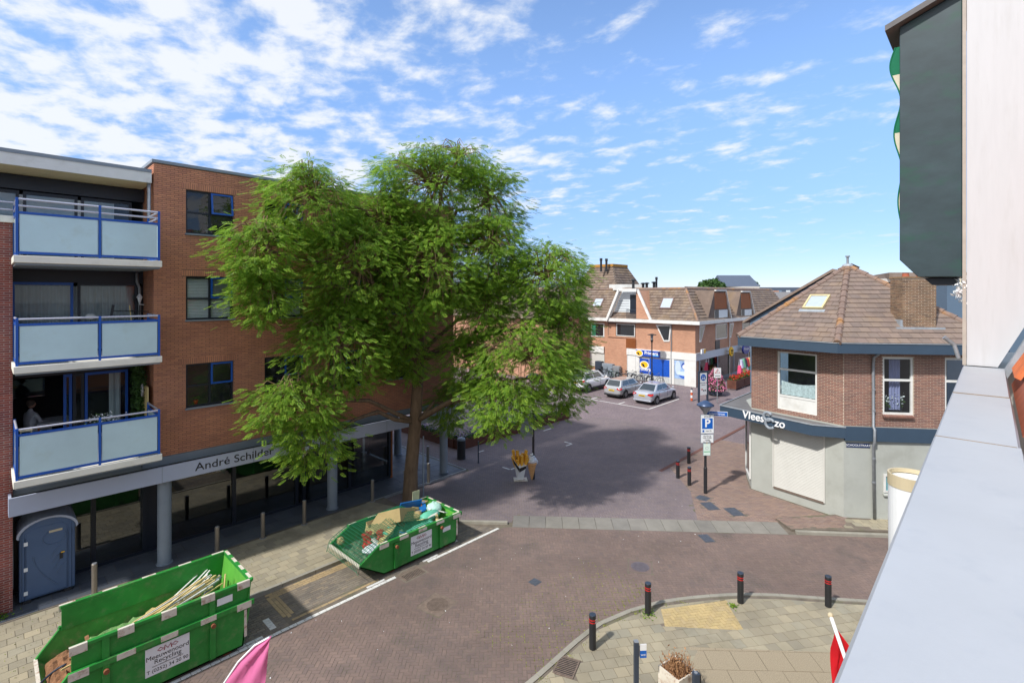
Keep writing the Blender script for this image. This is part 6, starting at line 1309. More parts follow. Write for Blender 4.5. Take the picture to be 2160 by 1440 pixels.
slab('blue_sheet', 'blue plastic sheet standing upright in the loaded skip', 'plastic sheet', (.55, .55, 1.05), (.85, .05, .6), -.1, .3, .1, M_bluebox); slab('pale_board', 'pale green board standing at the back corner of the loaded skip', 'board', (1.0, .82, 1.15), (.3, .03, .65), 0, 0, .05, mat('pale_board', S(186, 188, 150), .8, var=.1)); slab('light_plank', 'thick light plank lying in the loaded skip', 'plank', (-.95, -.35, .92), (.6, .18, .12), .5, 0, -.1, M_lath); slab('light_board', 'small light board lying on the nose rubbish of the loaded skip', 'board', (-1.15, .3, 1.0), (.42, .3, .02), .9, .3, -.4, M_lath)
for (x, y, z, r, m_, lb) in ((.75, -.35, 1.0, (.42, .22, .17), M_tarp, 'bulging pale green sack at the near rim of the loaded skip'), (1.2, .0, 1.02, (.25, .28, .22), mat('check_sack', S(176, 214, 200), .7, var=.2, scale=22), 'pale checked sack at the end of the loaded skip'), (.25, -.62, .92, (.45, .14, .1), M_tarp, 'flattened green sack along the rim of the loaded skip'), (.42, -.1, 1.05, (.16, .15, .14), M_card, 'small brown paper bundle next to the green sack'), (-1.55, -.55, .80, (.35, .25, .12), mat('white_scraps', S(196, 206, 208), .6, var=.3, scale=12), 'white plastic scraps in the nose of the loaded skip'), (-2.0, .62, .80, (.12, .14, .12), M_card, 'small brown bundle at the nose rim of the loaded skip')):
    t = thing('sack', lb, 'sack', tuple(in_skip2(x, y, z - r[2]))); MB().ball(in_skip2(x, y, z), r, 16, 10, .12).build('cloth', m_, t, smooth=True)
for k in range(7): 
    t = thing('red_scrap', 'crumpled red scrap under the net in the nose of the loaded skip', 'scrap', tuple(in_skip2(-1.5 + .12 * k, -.25 + .12 * (k % 4), .85)), 0, 'red scraps in the skip'); MB().ball(in_skip2(-1.65 + .12 * k, -.35 + .2 * (k % 4), .88 + .05 * (k % 3)), (.16, .09, .09), 8, 5, .4).build('foil', M_redp, t)
# loose odds and ends on top of the load
for k in range(26):
    x, y = random.uniform(-1.5, 1.3), random.uniform(-.7, .75); z = .84 + random.uniform(0, .16) + (.12 if x > .2 else 0); m_ = (M_lath, M_card, M_lathg, M_tarp, M_bluebox, M_debris, M_signw)[k % 7]; nm_ = ('pale wooden', 'cardboard', 'white painted', 'green plastic', 'blue plastic', 'brown mouldy', 'white plastic')[k % 7]
    t = thing('scrap_piece', nm_ + ' scrap lying loose on the heap in the loaded skip', 'scrap', tuple(in_skip2(x, y, z)), 0, nm_ + ' scraps in the loaded skip'); MB().obox(in_skip2(x, y, z), (random.uniform(.15, .6), random.uniform(.05, .3), random.uniform(.015, .08)), random.uniform(0, 3), random.uniform(-.5, .5), random.uniform(-.5, .5)).build('piece', m_, t)
for k in range(10):
    x, y = random.uniform(-1.5, .9), random.uniform(-.5, .6); m_ = (M_lath, M_card, M_debris)[k % 3]; nm_ = ('pale wooden', 'cardboard', 'brown')[k % 3]; t = thing('scrap_piece', nm_ + ' offcut among the laths of the mostly empty skip', 'scrap', tuple(in_skip1(x, y, 1.0)), 0, nm_ + ' offcuts in the empty skip'); MB().obox(in_skip1(x, y, 1.0 + .05 * (k % 3)), (random.uniform(.2, .5), random.uniform(.04, .2), .03), random.uniform(0, 3), random.uniform(-.4, .4), random.uniform(-.3, .3)).build('piece', m_, t)
# net draped over the load
def net(x0, x1, zf, label):
    nx, ny = int((x1 - x0) / .09), 22; V = []; Fc = []
    for i in range(nx + 1):
        for j in range(ny + 1):
            x = x0 + (x1 - x0) * i / nx; y = -.98 + 1.96 * j / ny; V.append((x, y, zf(x, y)))
    for i in range(nx):
        for j in range(ny): Fc.append((i * (ny + 1) + j, i * (ny + 1) + j + 1, (i + 1) * (ny + 1) + j + 1, (i + 1) * (ny + 1) + j))
    o = MB().add(V, Fc).build('cover_net', M_net, None); o.location = (9.75, 14.28, 0); md = o.modifiers.new('wire', 'WIREFRAME'); md.thickness = .014; md.use_replace = True; tag(o, label, 'net')
def zf(x, y):
    edge = .99 + .07 * 0 if x > -1.5 else .68 + .37 * (x + 2.35) / .85
    bulge = .36 * math.exp(-((x + .15) / .5) ** 2 - ((y - .2) / .5) ** 2) + .12 * math.exp(-((x - .8) / .4) ** 2 - ((y + .3) / .4) ** 2)
    f = max(0, 1 - (abs(y) / .93) ** 6); sag = -.06 * f
    z = max(edge + .10, edge + .10 + bulge + sag * (1 - bulge * 2))
    if abs(y) > .95: z -= (abs(y) - .95) * 2.5
    if x < -2.2: z -= (-2.2 - x) * 3
    return z
net(-2.3, .35, zf, 'dark green netting stretched over the nose half of the loaded skip')
# ================================================================ the big street tree
TB = Vector((12.21, 17.55, 0))
def at_px(px, py, Y): return ground_at(px, py, Y)
LOBES = [(900, 400, 150, 105, 0), (1010, 430, 95, 110, 1), (640, 425, 112, 100, 0), (540, 525, 98, 80, -.5), (545, 620, 70, 75, -1), (740, 560, 125, 115, -1.5), (900, 560, 140, 115, -1),
         (1130, 590, 112, 92, 0), (1165, 690, 80, 105, 1), (1090, 760, 122, 105, -1), (1050, 845, 100, 72, -1.5), (690, 740, 115, 105, -1.5), (600, 850, 100, 70, -1), (650, 920, 70, 78, -1.5),
         (835, 745, 60, 80, 1), (940, 850, 55, 60, 1.6), (1175, 800, 55, 85, 1), (950, 335, 85, 40, 0), (800, 470, 120, 100, 2.4), (1040, 600, 80, 90, 2.6), (700, 640, 70, 80, 2), (820, 640, 100, 90, -1), (1015, 530, 95, 95, -.5), (1000, 660, 85, 85, 0), (970, 760, 70, 80, -.3)]
tree = thing('street_tree', 'large bushy street tree with drooping feathery leaves standing between the skip and the arcade', 'tree', tuple(TB))
def build_tree():
    cs = []; rr = []
    for px, py, rx, rz, dy in LOBES:
        px += 16; rx -= 13; rz -= 10
        b = ray(px, py)[1]; Y = min(20.8 + dy, (17.3 if dy > .9 else 16.7) / b); cs.append(at_px(px, py, Y)); s = Y / F_PX; rr.append(Vector((rx * s, min(rx * s * .9, 18.7 - cs[-1].y if px < 960 else 9), rz * s)))
    top = at_px(885, 650, 20.9); tp = [TB, TB + Vector((.05, .0, 1.2)), at_px(876, 890, 20.95), at_px(884, 760, 20.9), top, at_px(893, 540, 20.9), at_px(905, 420, 20.9)]
    MB().tube([TB - Vector((0, 0, .1))] + tp, [.36, .33, .28, .25, .22, .17, .11, .05], 14).build('trunk', M_bark, tree, smooth=True)
    def limb(a, b, r0, r1, seg=5, wob=.18):
        P_ = []; 
        for i in range(seg + 1):
            f = i / seg; q = a.lerp(b, f) + Vector((random.uniform(-wob, wob), random.uniform(-wob, wob), random.uniform(-wob, wob) + .5 * math.sin(math.pi * f))) * (1 if 0 < i < seg else 0); P_.append(q)
        return P_, [r0 + (r1 - r0) * i / seg for i in range(seg + 1)]
    br = MB(); tw = MB(); clumps = []
    for i, (c, r) in enumerate(zip(cs, rr)):
        z0 = max(2.6, min(c.z - 1.2, 9.5)); k = [q for q in tp if q.z <= z0 + .6]; a = min(tp[2:], key=lambda q: abs(q.z - z0))
        P_, R2 = limb(a, c, .10, .045); br.tube(P_, R2, 7)
        n = int(50 * (r.x * r.z) ** .9) + 12; ph = random.uniform(0, 9)
        for _ in range(n):
            d = Vector((random.gauss(0, 1), random.gauss(0, 1), random.gauss(.15, 1))).normalized(); f = random.uniform(.5, 1.0) ** .6
            p = c + Vector((d.x * r.x, d.y * r.y, d.z * r.z)) * f
            inner = any(j != i and sum(((p - cs[j])[q] / rr[j][q]) ** 2 for q in range(3)) < .36 for j in range(len(cs)))
            if inner and random.random() < .8: continue
            if math.sin(p.x * 2.3 + ph) * math.sin(p.z * 2.7 + ph) * math.sin(p.y * 1.9) > .55: continue      # openings in the crown
            if p.y > 18.8 and p.z < 12.6 and p.x < 15.6: continue                    # keep clear of the facade
            clumps.append((p, d))
            if random.random() < .6: Q_, R3 = limb(c, p, .028, .008, 3, .12); tw.tube(Q_, R3, 4)
    # bare twiggy patches where the photograph shows them
    for px, py, Y in ((1040, 765, 19.3), (1075, 745, 19.2), (600, 575, 20.4), (950, 455, 20.3)):
        c = at_px(px, py, Y)
        for _ in range(9): Q_, R3 = limb(c, c + Vector((random.uniform(-.7, .7), random.uniform(-.5, .3), random.uniform(-.5, .4))), .016, .004, 3, .1); tw.tube(Q_, R3, 4)
    br.build('limbs', M_bark, tree, smooth=True); tw.build('twigs', mat('twig_bark', S(132, 108, 80), .9, var=.2), tree)['kind'] = 'stuff'
    # compound leaves hung on every clump
    P = []; D = []
    for p, d in clumps:
        m = RNG.integers(13, 22); o = RNG.normal(size=(m, 3)) * np.array([.27, .27, .16]); o[:, 2] -= np.hypot(o[:, 0], o[:, 1]) * .25
        P.append(np.array(p) + o); out = np.array([d.x, d.y, 0.0]); dd = o * np.array([1.6, 1.6, .5]) + out * .35 + np.array([0, 0, -.2]) + RNG.normal(size=(m, 3)) * .12; D.append(dd)
    P = np.concatenate(P); D = np.concatenate(D); D /= np.linalg.norm(D, axis=1)[:, None]; n = len(P)
    up = np.array([0, 0, 1.0]) + RNG.normal(size=(n, 3)) * .35; Sd = np.cross(D, up); Sd /= np.linalg.norm(Sd, axis=1)[:, None]; Nn = np.cross(Sd, D)
    ln = RNG.uniform(.20, .31, n); V = []; npair = 6
    for k in range(npair):
        f = .12 + .80 * k / (npair - 1); l = .1 * (1 - .35 * abs(f - .45)); w = .018
        for s in (-1, 1):
            b = P + D * (ln * f)[:, None] - Nn * (.10 * f * f * ln)[:, None]; e = Sd * s * .86 + D * .45 - Nn * .25; e /= np.linalg.norm(e, axis=1)[:, None]; t_ = D * .9 - Sd * s * .4; t_ /= np.linalg.norm(t_, axis=1)[:, None]
            L_ = l * (ln / .29); V.append(np.stack([b, b + e * (L_ * .5)[:, None] + t_ * w, b + e * L_[:, None], b + e * (L_ * .5)[:, None] - t_ * w], 1))
    b = P + D * ln[:, None] * .94 - Nn * (.09 * ln)[:, None]; V.append(np.stack([b, b + D * .04 + Sd * .018, b + D * .085, b + D * .04 - Sd * .018], 1))
    V = np.concatenate(V).reshape(-1, 3); o = np_mesh('crown', V, np.arange(len(V)).reshape(-1, 4), M_leaf, tree); print('leaves', n)
build_tree()
# ================================================================ brick shop building with the mansard roof (front x = 45.3, side y = 19.85)
UF_, VS = 45.3, 19.85
def z5(zx, zy): return 1180 + zx / 4.235, 520 + zy / 4.235
def fr(zx, zy, u=UF_): return on_u(*z5(zx, zy), u)           # -> (v, z)
def sr(zx, zy, v=VS): return on_v(*z5(zx, zy), v)            # -> (u, z)
def frect(a, b, c, d, u=UF_):
    v0 = fr(a, (b + d) / 2, u)[0]; v1 = fr(c, (b + d) / 2, u)[0]; zt = fr((a + c) / 2, b, u)[1]; zb = fr((a + c) / 2, d, u)[1]; return min(v0, v1), max(v0, v1), zb, zt
def srect(a, b, c, d, v=VS):
    u0 = sr(a, (b + d) / 2, v)[0]; u1 = sr(c, (b + d) / 2, v)[0]; zt = sr((a + c) / 2, b, v)[1]; zb = sr((a + c) / 2, d, v)[1]; return u0, u1, zb, zt
pm = thing('shop_building', 'orange brick corner shop building with steep brown mansard roof and blue shop window films', 'building', (50, 25, 0))
MB().box(UF_, 74, VS, 34, 0, 6.0).build('wall', M_brickP, pm)
MB().box(38.5, UF_ - .01, 31.9, 46, 0, 6.0).build('side_wing', M_brickP, pm)
rfP = MB().add([(44.9, 34, 6.05), (44.9, 19.4, 6.05), (47.35, 21.7, 9.1), (47.35, 34, 9.1), (74, 19.4, 6.05), (74, 21.7, 9.1), (74, 34, 9.1)], [(0, 1, 2, 3), (1, 4, 5, 2), (3, 2, 5, 6)]).build('roof', M_felt, pm)
tile_face((44.9, 34, 6.05), (44.9, 19.4, 6.05), (47.35, 34, 9.1), rfP, lw=.33, course=.34, m_=M_rooftileP, nind=0, top2=(47.35, 21.7, 9.1), nm='roof_tile', th=.06, tilt=.17)
tile_face((44.9, 19.4, 6.05), (74, 19.4, 6.05), (47.35, 21.7, 9.1), rfP, lw=.33, course=.34, m_=M_rooftileP, nind=0, top2=(74, 21.7, 9.1), nm='side_roof_tile', th=.06, tilt=.17)
tile_face((38, 46, 6.05), (38, 31.5, 6.05), (40.4, 46, 9.1), rfP, lw=.33, course=.34, m_=M_rooftileP, nind=0, top2=(40.4, 33.8, 9.1), nm='wing_roof_tile', th=.06, tilt=.17)
tile_face((38, 31.5, 6.05), (45, 31.5, 6.05), (40.4, 33.8, 9.1), rfP, lw=.33, course=.34, m_=M_rooftileP, nind=0, top2=(45, 33.8, 9.1), nm='wing_roof_tile', th=.06, tilt=.17)
MB().box(40.4, 74, 33.8, 46, 8.9, 9.1).build('roof_deck', M_felt, pm)
for a, b in (((44.85, 19.4, 6.08), (47.35, 21.7, 9.12)), ((47.3, 21.7, 9.12), (47.3, 33, 9.12)), ((47.3, 21.7, 9.12), (73, 21.7, 9.12))): MB().tube([a, b], .13, 8).build('ridge_capping', M_ridge, rfP)
B(44.72, 44.9, 19.2, 31.5, 5.78, 6.1).build('gutter', M_white, pm); B(44.91, 74, 19.2, 19.4, 5.78, 6.1).build('gutter', M_white, pm); B(44.9, 45.32, 19.4, 31.5, 5.8, 5.95).build('soffit', M_white, pm); B(45.3, 74, 19.4, 19.86, 5.8, 5.95).build('soffit', M_white, pm)
# white shop fascia
v0, v1, z0, z1 = frect(605, 940, 1237, 1010); B(UF_ - .12, UF_ - .002, VS - .12, v1, 2.42, 3.1).build('shop_fascia', M_white, pm); B(UF_, 74, VS - .12, VS - .002, 2.42, 3.1).build('shop_fascia', mat('white_fascia_shaded', S(196, 204, 212), .5, var=.04), pm)  # side fascia is the same white, greyed to carry its shade in the colour
def fpanel(nm, r, m_, d0=.06, parent=pm): v0, v1, z0, z1 = r; return B(UF_ - d0, UF_ - .003, v0, v1, z0, z1).build(nm, m_, parent)
fpanel('pilaster', (*frect(688, 1020, 716, 1140)[:2], 0, 2.42), M_white, .1); fpanel('pilaster', (*frect(990, 1020, 1028, 1140)[:2], 0, 2.42), M_white, .1); fpanel('pilaster', (VS - .1, VS + 1.0, 0, 2.42), M_white, .1)
fpanel('window_back', (VS + 1.0, frect(605, 1000, 716, 1140)[1], .0, 2.42), mat('dull_white_panel', S(190, 192, 190), .6), .03)
fpanel('blue_film', frect(720, 1000, 800, 1132), M_pblue, .05)
bl = fpanel('blue_film', frect(805, 1006, 985, 1155), mat('blue_wave_film', S(28, 84, 184), .35, var=.2, scale=5, stretch=(1, 1, 6)), .05)
po = frect(1030, 1022, 1186, 1182); pf_ = fpanel('poster', po, mat('pale_blue_poster', S(150, 178, 216), .5, var=.25, scale=1.5), .05)
# plain stand-in figure on the poster: rounded shapes in blues
def disc(c_v, c_z, rv, rz_, m_, o_=.056): MB().add([(UF_ - o_, c_v + rv * math.cos(a), c_z + rz_ * math.sin(a)) for a in np.linspace(0, 2 * math.pi, 24)[:-1]], [tuple(range(23))]).build('poster_shape', m_, pf_)
pvc, pzc = (po[0] + po[1]) / 2, (po[2] + po[3]) / 2; pw_, ph_ = po[1] - po[0], po[3] - po[2]
for (dv_, dz_, a_, b_, c_, o_) in ((-.08, -.32, .30, .16, (56, 104, 196), .056), (-.05, -.2, .42, .12, (206, 222, 240), .058), (-.1, .22, .2, .2, (40, 76, 160), .060), (-.07, .18, .11, .13, (226, 232, 244), .062), (.3, .1, .16, .4, (196, 212, 236), .0555)): disc(pvc + dv_ * pw_, pzc + dz_ * ph_, a_ * pw_, b_ * ph_, mat('poster_%d_%d' % (c_[0], c_[1]), S(*c_), .5, var=.08), o_)
fpanel('white_door', frect(612, 972, 682, 1122), M_white, .05); fpanel('roller_shutter', frect(276, 890, 405, 1068), M_shutter, .08)
r = frect(276, 888, 405, 945); fpanel('shutter_box', r, M_white, .2)
sgn = frect(693, 928, 905, 980); so_ = B(UF_ - .22, UF_ - .125, *sgn).build('shop_sign', M_pblue, pm)
def ftext(s, size, zx, zy, m_, par, sx=1.0, off=.23): v, z = fr(zx, zy); return text('lettering', s, size, m_, par, (UF_ - off, v, z), (0, -1, 0), (0, 0, 1), ext=.004, sx=sx, bold=.01)
ftext('Primera', .46, 830, 952, M_inkw, so_); q_ = frect(845, 967, 895, 976); B(UF_ - .228, UF_ - .221, *q_).build('cyan_strip', mat('cyan_ink', S(90, 190, 240), .5), so_)
def emblem(zx, zy, R, par, off):
    v, z = fr(zx, zy); MB().add([(UF_ - off, v + R * math.cos(a), z + R * .78 * math.sin(a)) for a in np.linspace(0, 6.283, 25)[:-1]], [tuple(range(24))]).build('emblem_ring', M_inkw, par)
    MB().add([(UF_ - off - .006, v + R * .82 * math.cos(a), z + R * .6 * math.sin(a) + .02) for a in np.linspace(0, 6.283, 25)[:-1]], [tuple(range(24))]).build('emblem_disc', M_yellow, par)
    MB().add([(UF_ - off - .011, v + q[0] * R, z + q[1] * R) for q in ((.7, .25), (.05, .15), (-.2, -.5), (.25, -.35))], [(0, 1, 2, 3)]).build('emblem_check', M_ink, par)
emblem(722, 950, .42, so_, .224); bf = [o for o in pm.children if o.name.startswith('blue_film')][0]; emblem(760, 1055, .5, bf, .055); ftext('Primera', .5, 758, 1092, M_inkw, bf, .9, .056)
# windows of the front
def fwin(r, parent=pm, k=.12, m_=M_white, d=.05, pane=M_pane_dark):
    v0, v1, z0, z1 = r; w = MB().box(UF_ - d, UF_ - .003, v0, v0 + k, z0, z1).box(UF_ - d, UF_ - .003, v1 - k, v1, z0, z1).box(UF_ - d, UF_ - .003, v0 + k, v1 - k, z0, z0 + k).box(UF_ - d, UF_ - .003, v0 + k, v1 - k, z1 - k, z1).build('window', m_, parent)
    B(UF_ - .03, UF_ - .004, v0 + k, v1 - k, z0 + k, z1 - k).build('pane', pane, w); return w
w = fwin(frect(283, 680, 403, 805)); r = frect(290, 690, 325, 795); B(UF_ - .034, UF_ - .031, *r).build('curtain', mat('green_curtain', S(40, 130, 104), .8, var=.15), w)
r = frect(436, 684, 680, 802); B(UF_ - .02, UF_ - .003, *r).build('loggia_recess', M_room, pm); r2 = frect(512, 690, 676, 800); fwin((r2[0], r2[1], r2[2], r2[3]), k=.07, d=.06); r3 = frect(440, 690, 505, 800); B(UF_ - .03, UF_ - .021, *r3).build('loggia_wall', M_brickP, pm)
B(UF_ - .1, UF_ - .003, r[0], r[1], r[2] - .12, r[2]).build('ledge', M_brickP, pm); q = frect(600, 822, 688, 908); gr_ = MB()
for k in range(9): v = q[0] + (q[1] - q[0]) * (k + .5) / 9; gr_.box(UF_ - .16, UF_ - .12, v - .04, v + .04, q[2], q[3])
gr_.box(UF_ - .12, UF_ - .1, q[0], q[1], q[3] - .08, q[3]).box(UF_ - .12, UF_ - .1, q[0], q[1], q[2], q[2] + .08).build('balcony_slats', M_wood, pm)
tri = [fr(862, 697), fr(1002, 697), fr(986, 848), fr(935, 848)]; MB().ext([(UF_ - .06, v, z) for v, z in tri], (.055, 0, 0)).build('tapered_window', M_white, pm); tc_ = Vector((sum(v for v, z in tri) / 4, sum(z for v, z in tri) / 4)); MB().ext([(UF_ - .066, tc_.x + (v - tc_.x) * .78, tc_.y + (z - tc_.y) * .82) for v, z in tri], (.005, 0, 0)).build('tapered_pane', M_pane_dark, pm)
v_, _ = fr(1003, 800); MB().tube([(UF_ - .1, v_, 5.75), (UF_ - .1, v_, 0)], .05, 8).build('rain_pipe', M_galv, pm)
# trapezoid dormer on the front: white boarded loggia half and brick half
D0_ = 44.85
pl_ = [fr(428, 668, D0_), fr(540, 392, D0_), fr(686, 392, D0_), fr(686, 668, D0_)]; MB().ext([(D0_ + .5, v, z) for v, z in pl_], (2.8, 0, 0)).build('dormer', M_siding, pm)
pr_ = [fr(686, 670, D0_), fr(686, 392, D0_), fr(700, 392, D0_), fr(818, 660, D0_)]; MB().ext([(D0_, v, z) for v, z in pr_], (2.9, 0, 0)).build('dormer_brick_half', M_brickP, pm)
for a, b in ((pl_[0], pl_[1]), (pl_[1], pr_[2]), (pr_[2], pr_[3])): MB().bar((D0_ - .05, a[0], a[1] + .06), (D0_ - .05, b[0], b[1] + .06), .5 if a != pr_[2] else .14, .24).build('dormer_trim', M_white, pm)
sd2 = MB()
for k in range(8): v0, z0 = fr(470 + k * 6, 640 - k * 22, D0_); v1, _ = fr(600, 640 - k * 22, D0_); sd2.box(D0_ + .47, D0_ + .5, min(v0, v1), max(v0, v1), z0 - .02, z0 + .01)
sd2.build('siding_joints', M_galv, pm)
r = frect(612, 430, 682, 650, D0_); B(D0_ + .42, D0_ + .499, *r).build('dormer_door', M_navy, pm); r = frect(600, 566, 685, 650, D0_); rl_ = MB()
for k in range(12): v = r[0] + (r[1] - r[0]) * k / 11; rl_.box(D0_ - .02, D0_ + .0, v - .012, v + .012, r[2], r[3])
rl_.box(D0_ - .03, D0_ + .01, r[0], r[1], r[3], r[3] + .05).build('dormer_railing', M_post, pm)
B(D0_ - .02, UF_ + .6, fr(690, 668, D0_)[0], fr(430, 668, D0_)[0], 5.7, 6.0).build('dormer_floor', M_white, pm)
# skylights on the slope
eF0 = Vector((44.9, 34, 6.05)); eFx = Vector((0, -1, 0)); eFn = Vector((-3.05, 0, 2.45)).normalized(); eFu = Vector((2.45, 0, 3.05)).normalized()
for (zx, zy, w_, h_) in ((963, 512, .62, .68), (350, 505, .6, .6)):
    pc = find_on_slope(*z5(zx, zy), eF0, eFn); a0 = (pc - eF0).dot(eFx); h0 = (pc - eF0).dot(eFu); s = MB(); sbox(eF0, eFx, eFu, eFn, a0 - w_, a0 + w_, h0 - h_, h0 + h_, .03, .15, s); so2 = s.build('skylight', mat('skylight_frame', S(110, 88, 80), .6), pm); s = MB(); sbox(eF0, eFx, eFu, eFn, a0 - w_ + .12, a0 + w_ - .12, h0 - h_ + .12, h0 + h_ - .12, .14, .16, s); s.build('pane', mat('skylight_pane', S(176, 186, 196), .08, var=.05, spec=.8), so2)
# side facade: trapezoid dormers, windows, shop front
for quad, wood, sid in ((((1322, 665), (1386, 392), (1478, 392), (1532, 672)), (1387, 412, 1492, 556), (1386, 565, 1500, 660)), (((1572, 650), (1622, 402), (1694, 402), (1748, 672)), (1624, 418, 1706, 552), (1624, 562, 1715, 655))):
    V0 = VS - .35; P4 = [sr(*q, V0) for q in quad]; MB().ext([(u, V0, z) for u, z in P4], (0, 2.6, 0)).build('dormer', M_rooftileP, pm)
    for a, b in zip(P4[1:], P4[2:]): MB().bar((a[0], V0 - .06, a[1]), (b[0], V0 - .06, b[1]), .2, .12).build('dormer_trim', M_white, pm)
    r = srect(*wood, V0); B(r[0], r[1], V0 - .03, V0 - .002, r[2], r[3]).build('wood_panel', M_wood, pm); r = srect(*sid, V0); B(r[0], r[1], V0 - .03, V0 - .002, r[2], r[3]).build('siding_panel', M_siding, pm); B(r[0], r[0] + (r[1] - r[0]) * .3, V0 - .035, V0 - .031, r[2] + .1, r[3]).build('balcony_door', M_navy, pm)
def swin(r, k=.1):
    u0, u1, z0, z1 = r; w = MB().box(u0, u0 + k, VS - .06, VS - .003, z0, z1).box(u1 - k, u1, VS - .06, VS - .003, z0, z1).box(u0 + k, u1 - k, VS - .06, VS - .003, z0, z0 + k).box(u0 + k, u1 - k, VS - .06, VS - .003, z1 - k, z1).build('window', M_white, pm); B(u0 + k, u1 - k, VS - .03, VS - .004, z0 + k, z1 - k).build('pane', M_pane_dark, w)
swin(srect(1392, 688, 1494, 825)); swin(srect(1632, 672, 1700, 770)); r = srect(1390, 838, 1430, 930); B(r[0], r[1], VS - .05, VS - .004, r[2], r[3]).build('dark_panel', M_navy, pm)
for q4 in (((1248, 706), (1300, 702), (1262, 852), (1248, 852)), ((1518, 684), (1556, 680), (1530, 812), (1518, 812))): MB().ext([(sr(*q)[0], VS - .06, sr(*q)[1]) for q in q4], (0, .05, 0)).build('tapered_window', M_white, pm); c4 = [sr(*q) for q in q4]; cu = sum(c[0] for c in c4) / 4; cz_ = sum(c[1] for c in c4) / 4; MB().ext([(cu + (a - cu) * .7, VS - .066, cz_ + (b - cz_) * .8) for a, b in c4], (0, .005, 0)).build('tapered_pane', M_pane_dark, pm)
for zx in (1510,): u, _ = sr(zx, 800); MB().tube([(u, VS - .12, 5.8), (u, VS - .12, .05)], .06, 8).build('rain_pipe', M_white, pm)
us_ = [46.0, 50.3, 54.6, 59.0, 63, 67, 71]
for a, b in zip(us_, us_[1:]):
    w = MB().box(a, a + .22, VS - .08, VS - .003, 0, 2.42).box(a + .22, b, VS - .08, VS - .003, .0, .35).build('shop_front', M_grey, pm); B(a + .22, b, VS - .05, VS - .004, .35, 2.42).build('shop_pane', M_shopglass, w)
    for k in range(7): m_ = random.choice((M_card, M_signw, M_pblue, M_redp, M_tarp, M_lath, M_leafd)); x = a + .5 + k * (b - a - .8) / 7; B(x, x + .4, VS + .01, VS + .05, .5 + random.uniform(0, .6), 1.4 + random.uniform(0, .8)).build('window_display', m_, w)
# signs on the side
def put_sign(nm, lb, loc, rz=0): return thing(nm, lb, 'sign', loc, rz)
u, z = sr(1280, 935); t = put_sign('projecting_sign', 'small white and yellow box sign on the shop corner', (UF_ + .5, VS - .5, 3.3)); B(-.35, .5, -.06, .06, -.2, .2).build('box', M_signw, t, local=True); B(.1, .49, -.066, -.061, -.19, .19).build('yellow_field', M_yellow, t, local=True)
u, z = sr(1535, 937, VS - .6); t = put_sign('round_sign', 'yellow hexagonal hanging sign on the shaded shop side', (u, VS - .6, z)); MB().ext([(.52 * math.cos(a), -.08, .5 * math.sin(a)) for a in np.linspace(0, 6.283, 9)[:-1]], (0, .16, 0)).build('box', M_yellow, t, local=True, bev=.04); MB().tube([(.2 * math.cos(a), -.09, -.02 + .2 * math.sin(a)) for a in np.linspace(3.5, 5.9, 10)], .03, 6).build('smile_mark', M_ink, t, local=True); MB().bar((0, 0, 0), (0, .6, 0), .06).build('bracket', M_galv, t, local=True)
for s in (-1, 1): MB().tube([(s * .17 + .1 * math.cos(a), -.09, .1 + .1 * math.sin(a)) for a in np.linspace(0, 6.28, 10)], .025, 6).build('ring_mark', M_ink, t, local=True)
u, z = sr(1665, 912, VS - .7); t = put_sign('oval_sign', 'dark blue oval shop sign with white lettering above the clothes rack', (u, VS - .7, z)); MB().ext([(1.0 * math.cos(a), -.08, .55 * math.sin(a)) for a in np.linspace(0, 6.283, 21)[:-1]], (0, .16, 0)).build('box', mat('deep_blue', S(14, 40, 130), .4), t, local=True); text('lettering', 'Primera', .42, M_inkw, t, (u, VS - .79, z), (1, 0, 0), (0, 0, 1), ext=.002); MB().bar((0, 0, 0), (0, .7, 0), .08).build('bracket', M_galv, t, local=True)
# roof clutter
def cowl(px, py_b, py_t, Y, nm, lb, r=.09, flare=True):
    a = ground_at(px, py_b, Y); b = ground_at(px, py_t, Y); t = thing(nm, lb, 'flue', tuple(a), 0, 'roof flues'); h = b.z - a.z; MB().lathe((0, 0), [(r, -.6), (r, h * .7)], 12).build('pipe', M_black, t, local=True); MB().lathe((0, 0), [(r, h * .7), (r * 2.0, h * .78), (r * 2.0, h * .9), (r * .5, h)] if flare else [(r * 1.3, h * .7), (r * 1.3, h)], 12).build('cowl', M_black, t, local=True)
for (zx, zb, zt, f, l) in ((660, 340, 292, True, 'black mushroom flue at the end of the white roof box'), (748, 372, 322, True, 'black mushroom flue next to the white roof box'), (780, 372, 320, True, 'black mushroom flue between two others on the flat roof'), (845, 360, 312, True, 'black mushroom flue beside the tall slim flue'), (867, 350, 272, False, 'tall slim black flue on the flat shop roof')): px, pb_ = z5(zx, zb); cowl(px, pb_, z5(zx, zt)[1], 53, 'roof_flue', l, .14 if f else .1, f)
t = thing('roof_box', 'white roof housing on the flat top of the shop building', 'roof housing', (50, 26, 9.1)); a = ground_at(*z5(505, 370), 54); b = ground_at(*z5(738, 338), 54); MB().add([(a.x, a.y, 9.0), (b.x, b.y, 9.0), (b.x + 1, b.y + 1.5, 9.0), (a.x + 1, a.y + 1.5, 9.0), (a.x, a.y, b.z), (b.x, b.y, b.z), (b.x + 1, b.y + 1.5, b.z), (a.x + 1, a.y + 1.5, b.z)], [(0, 3, 2, 1), (4, 5, 6, 7), (0, 1, 5, 4), (1, 2, 6, 5), (2, 3, 7, 6), (3, 0, 4, 7)]).build('housing', M_white, t)
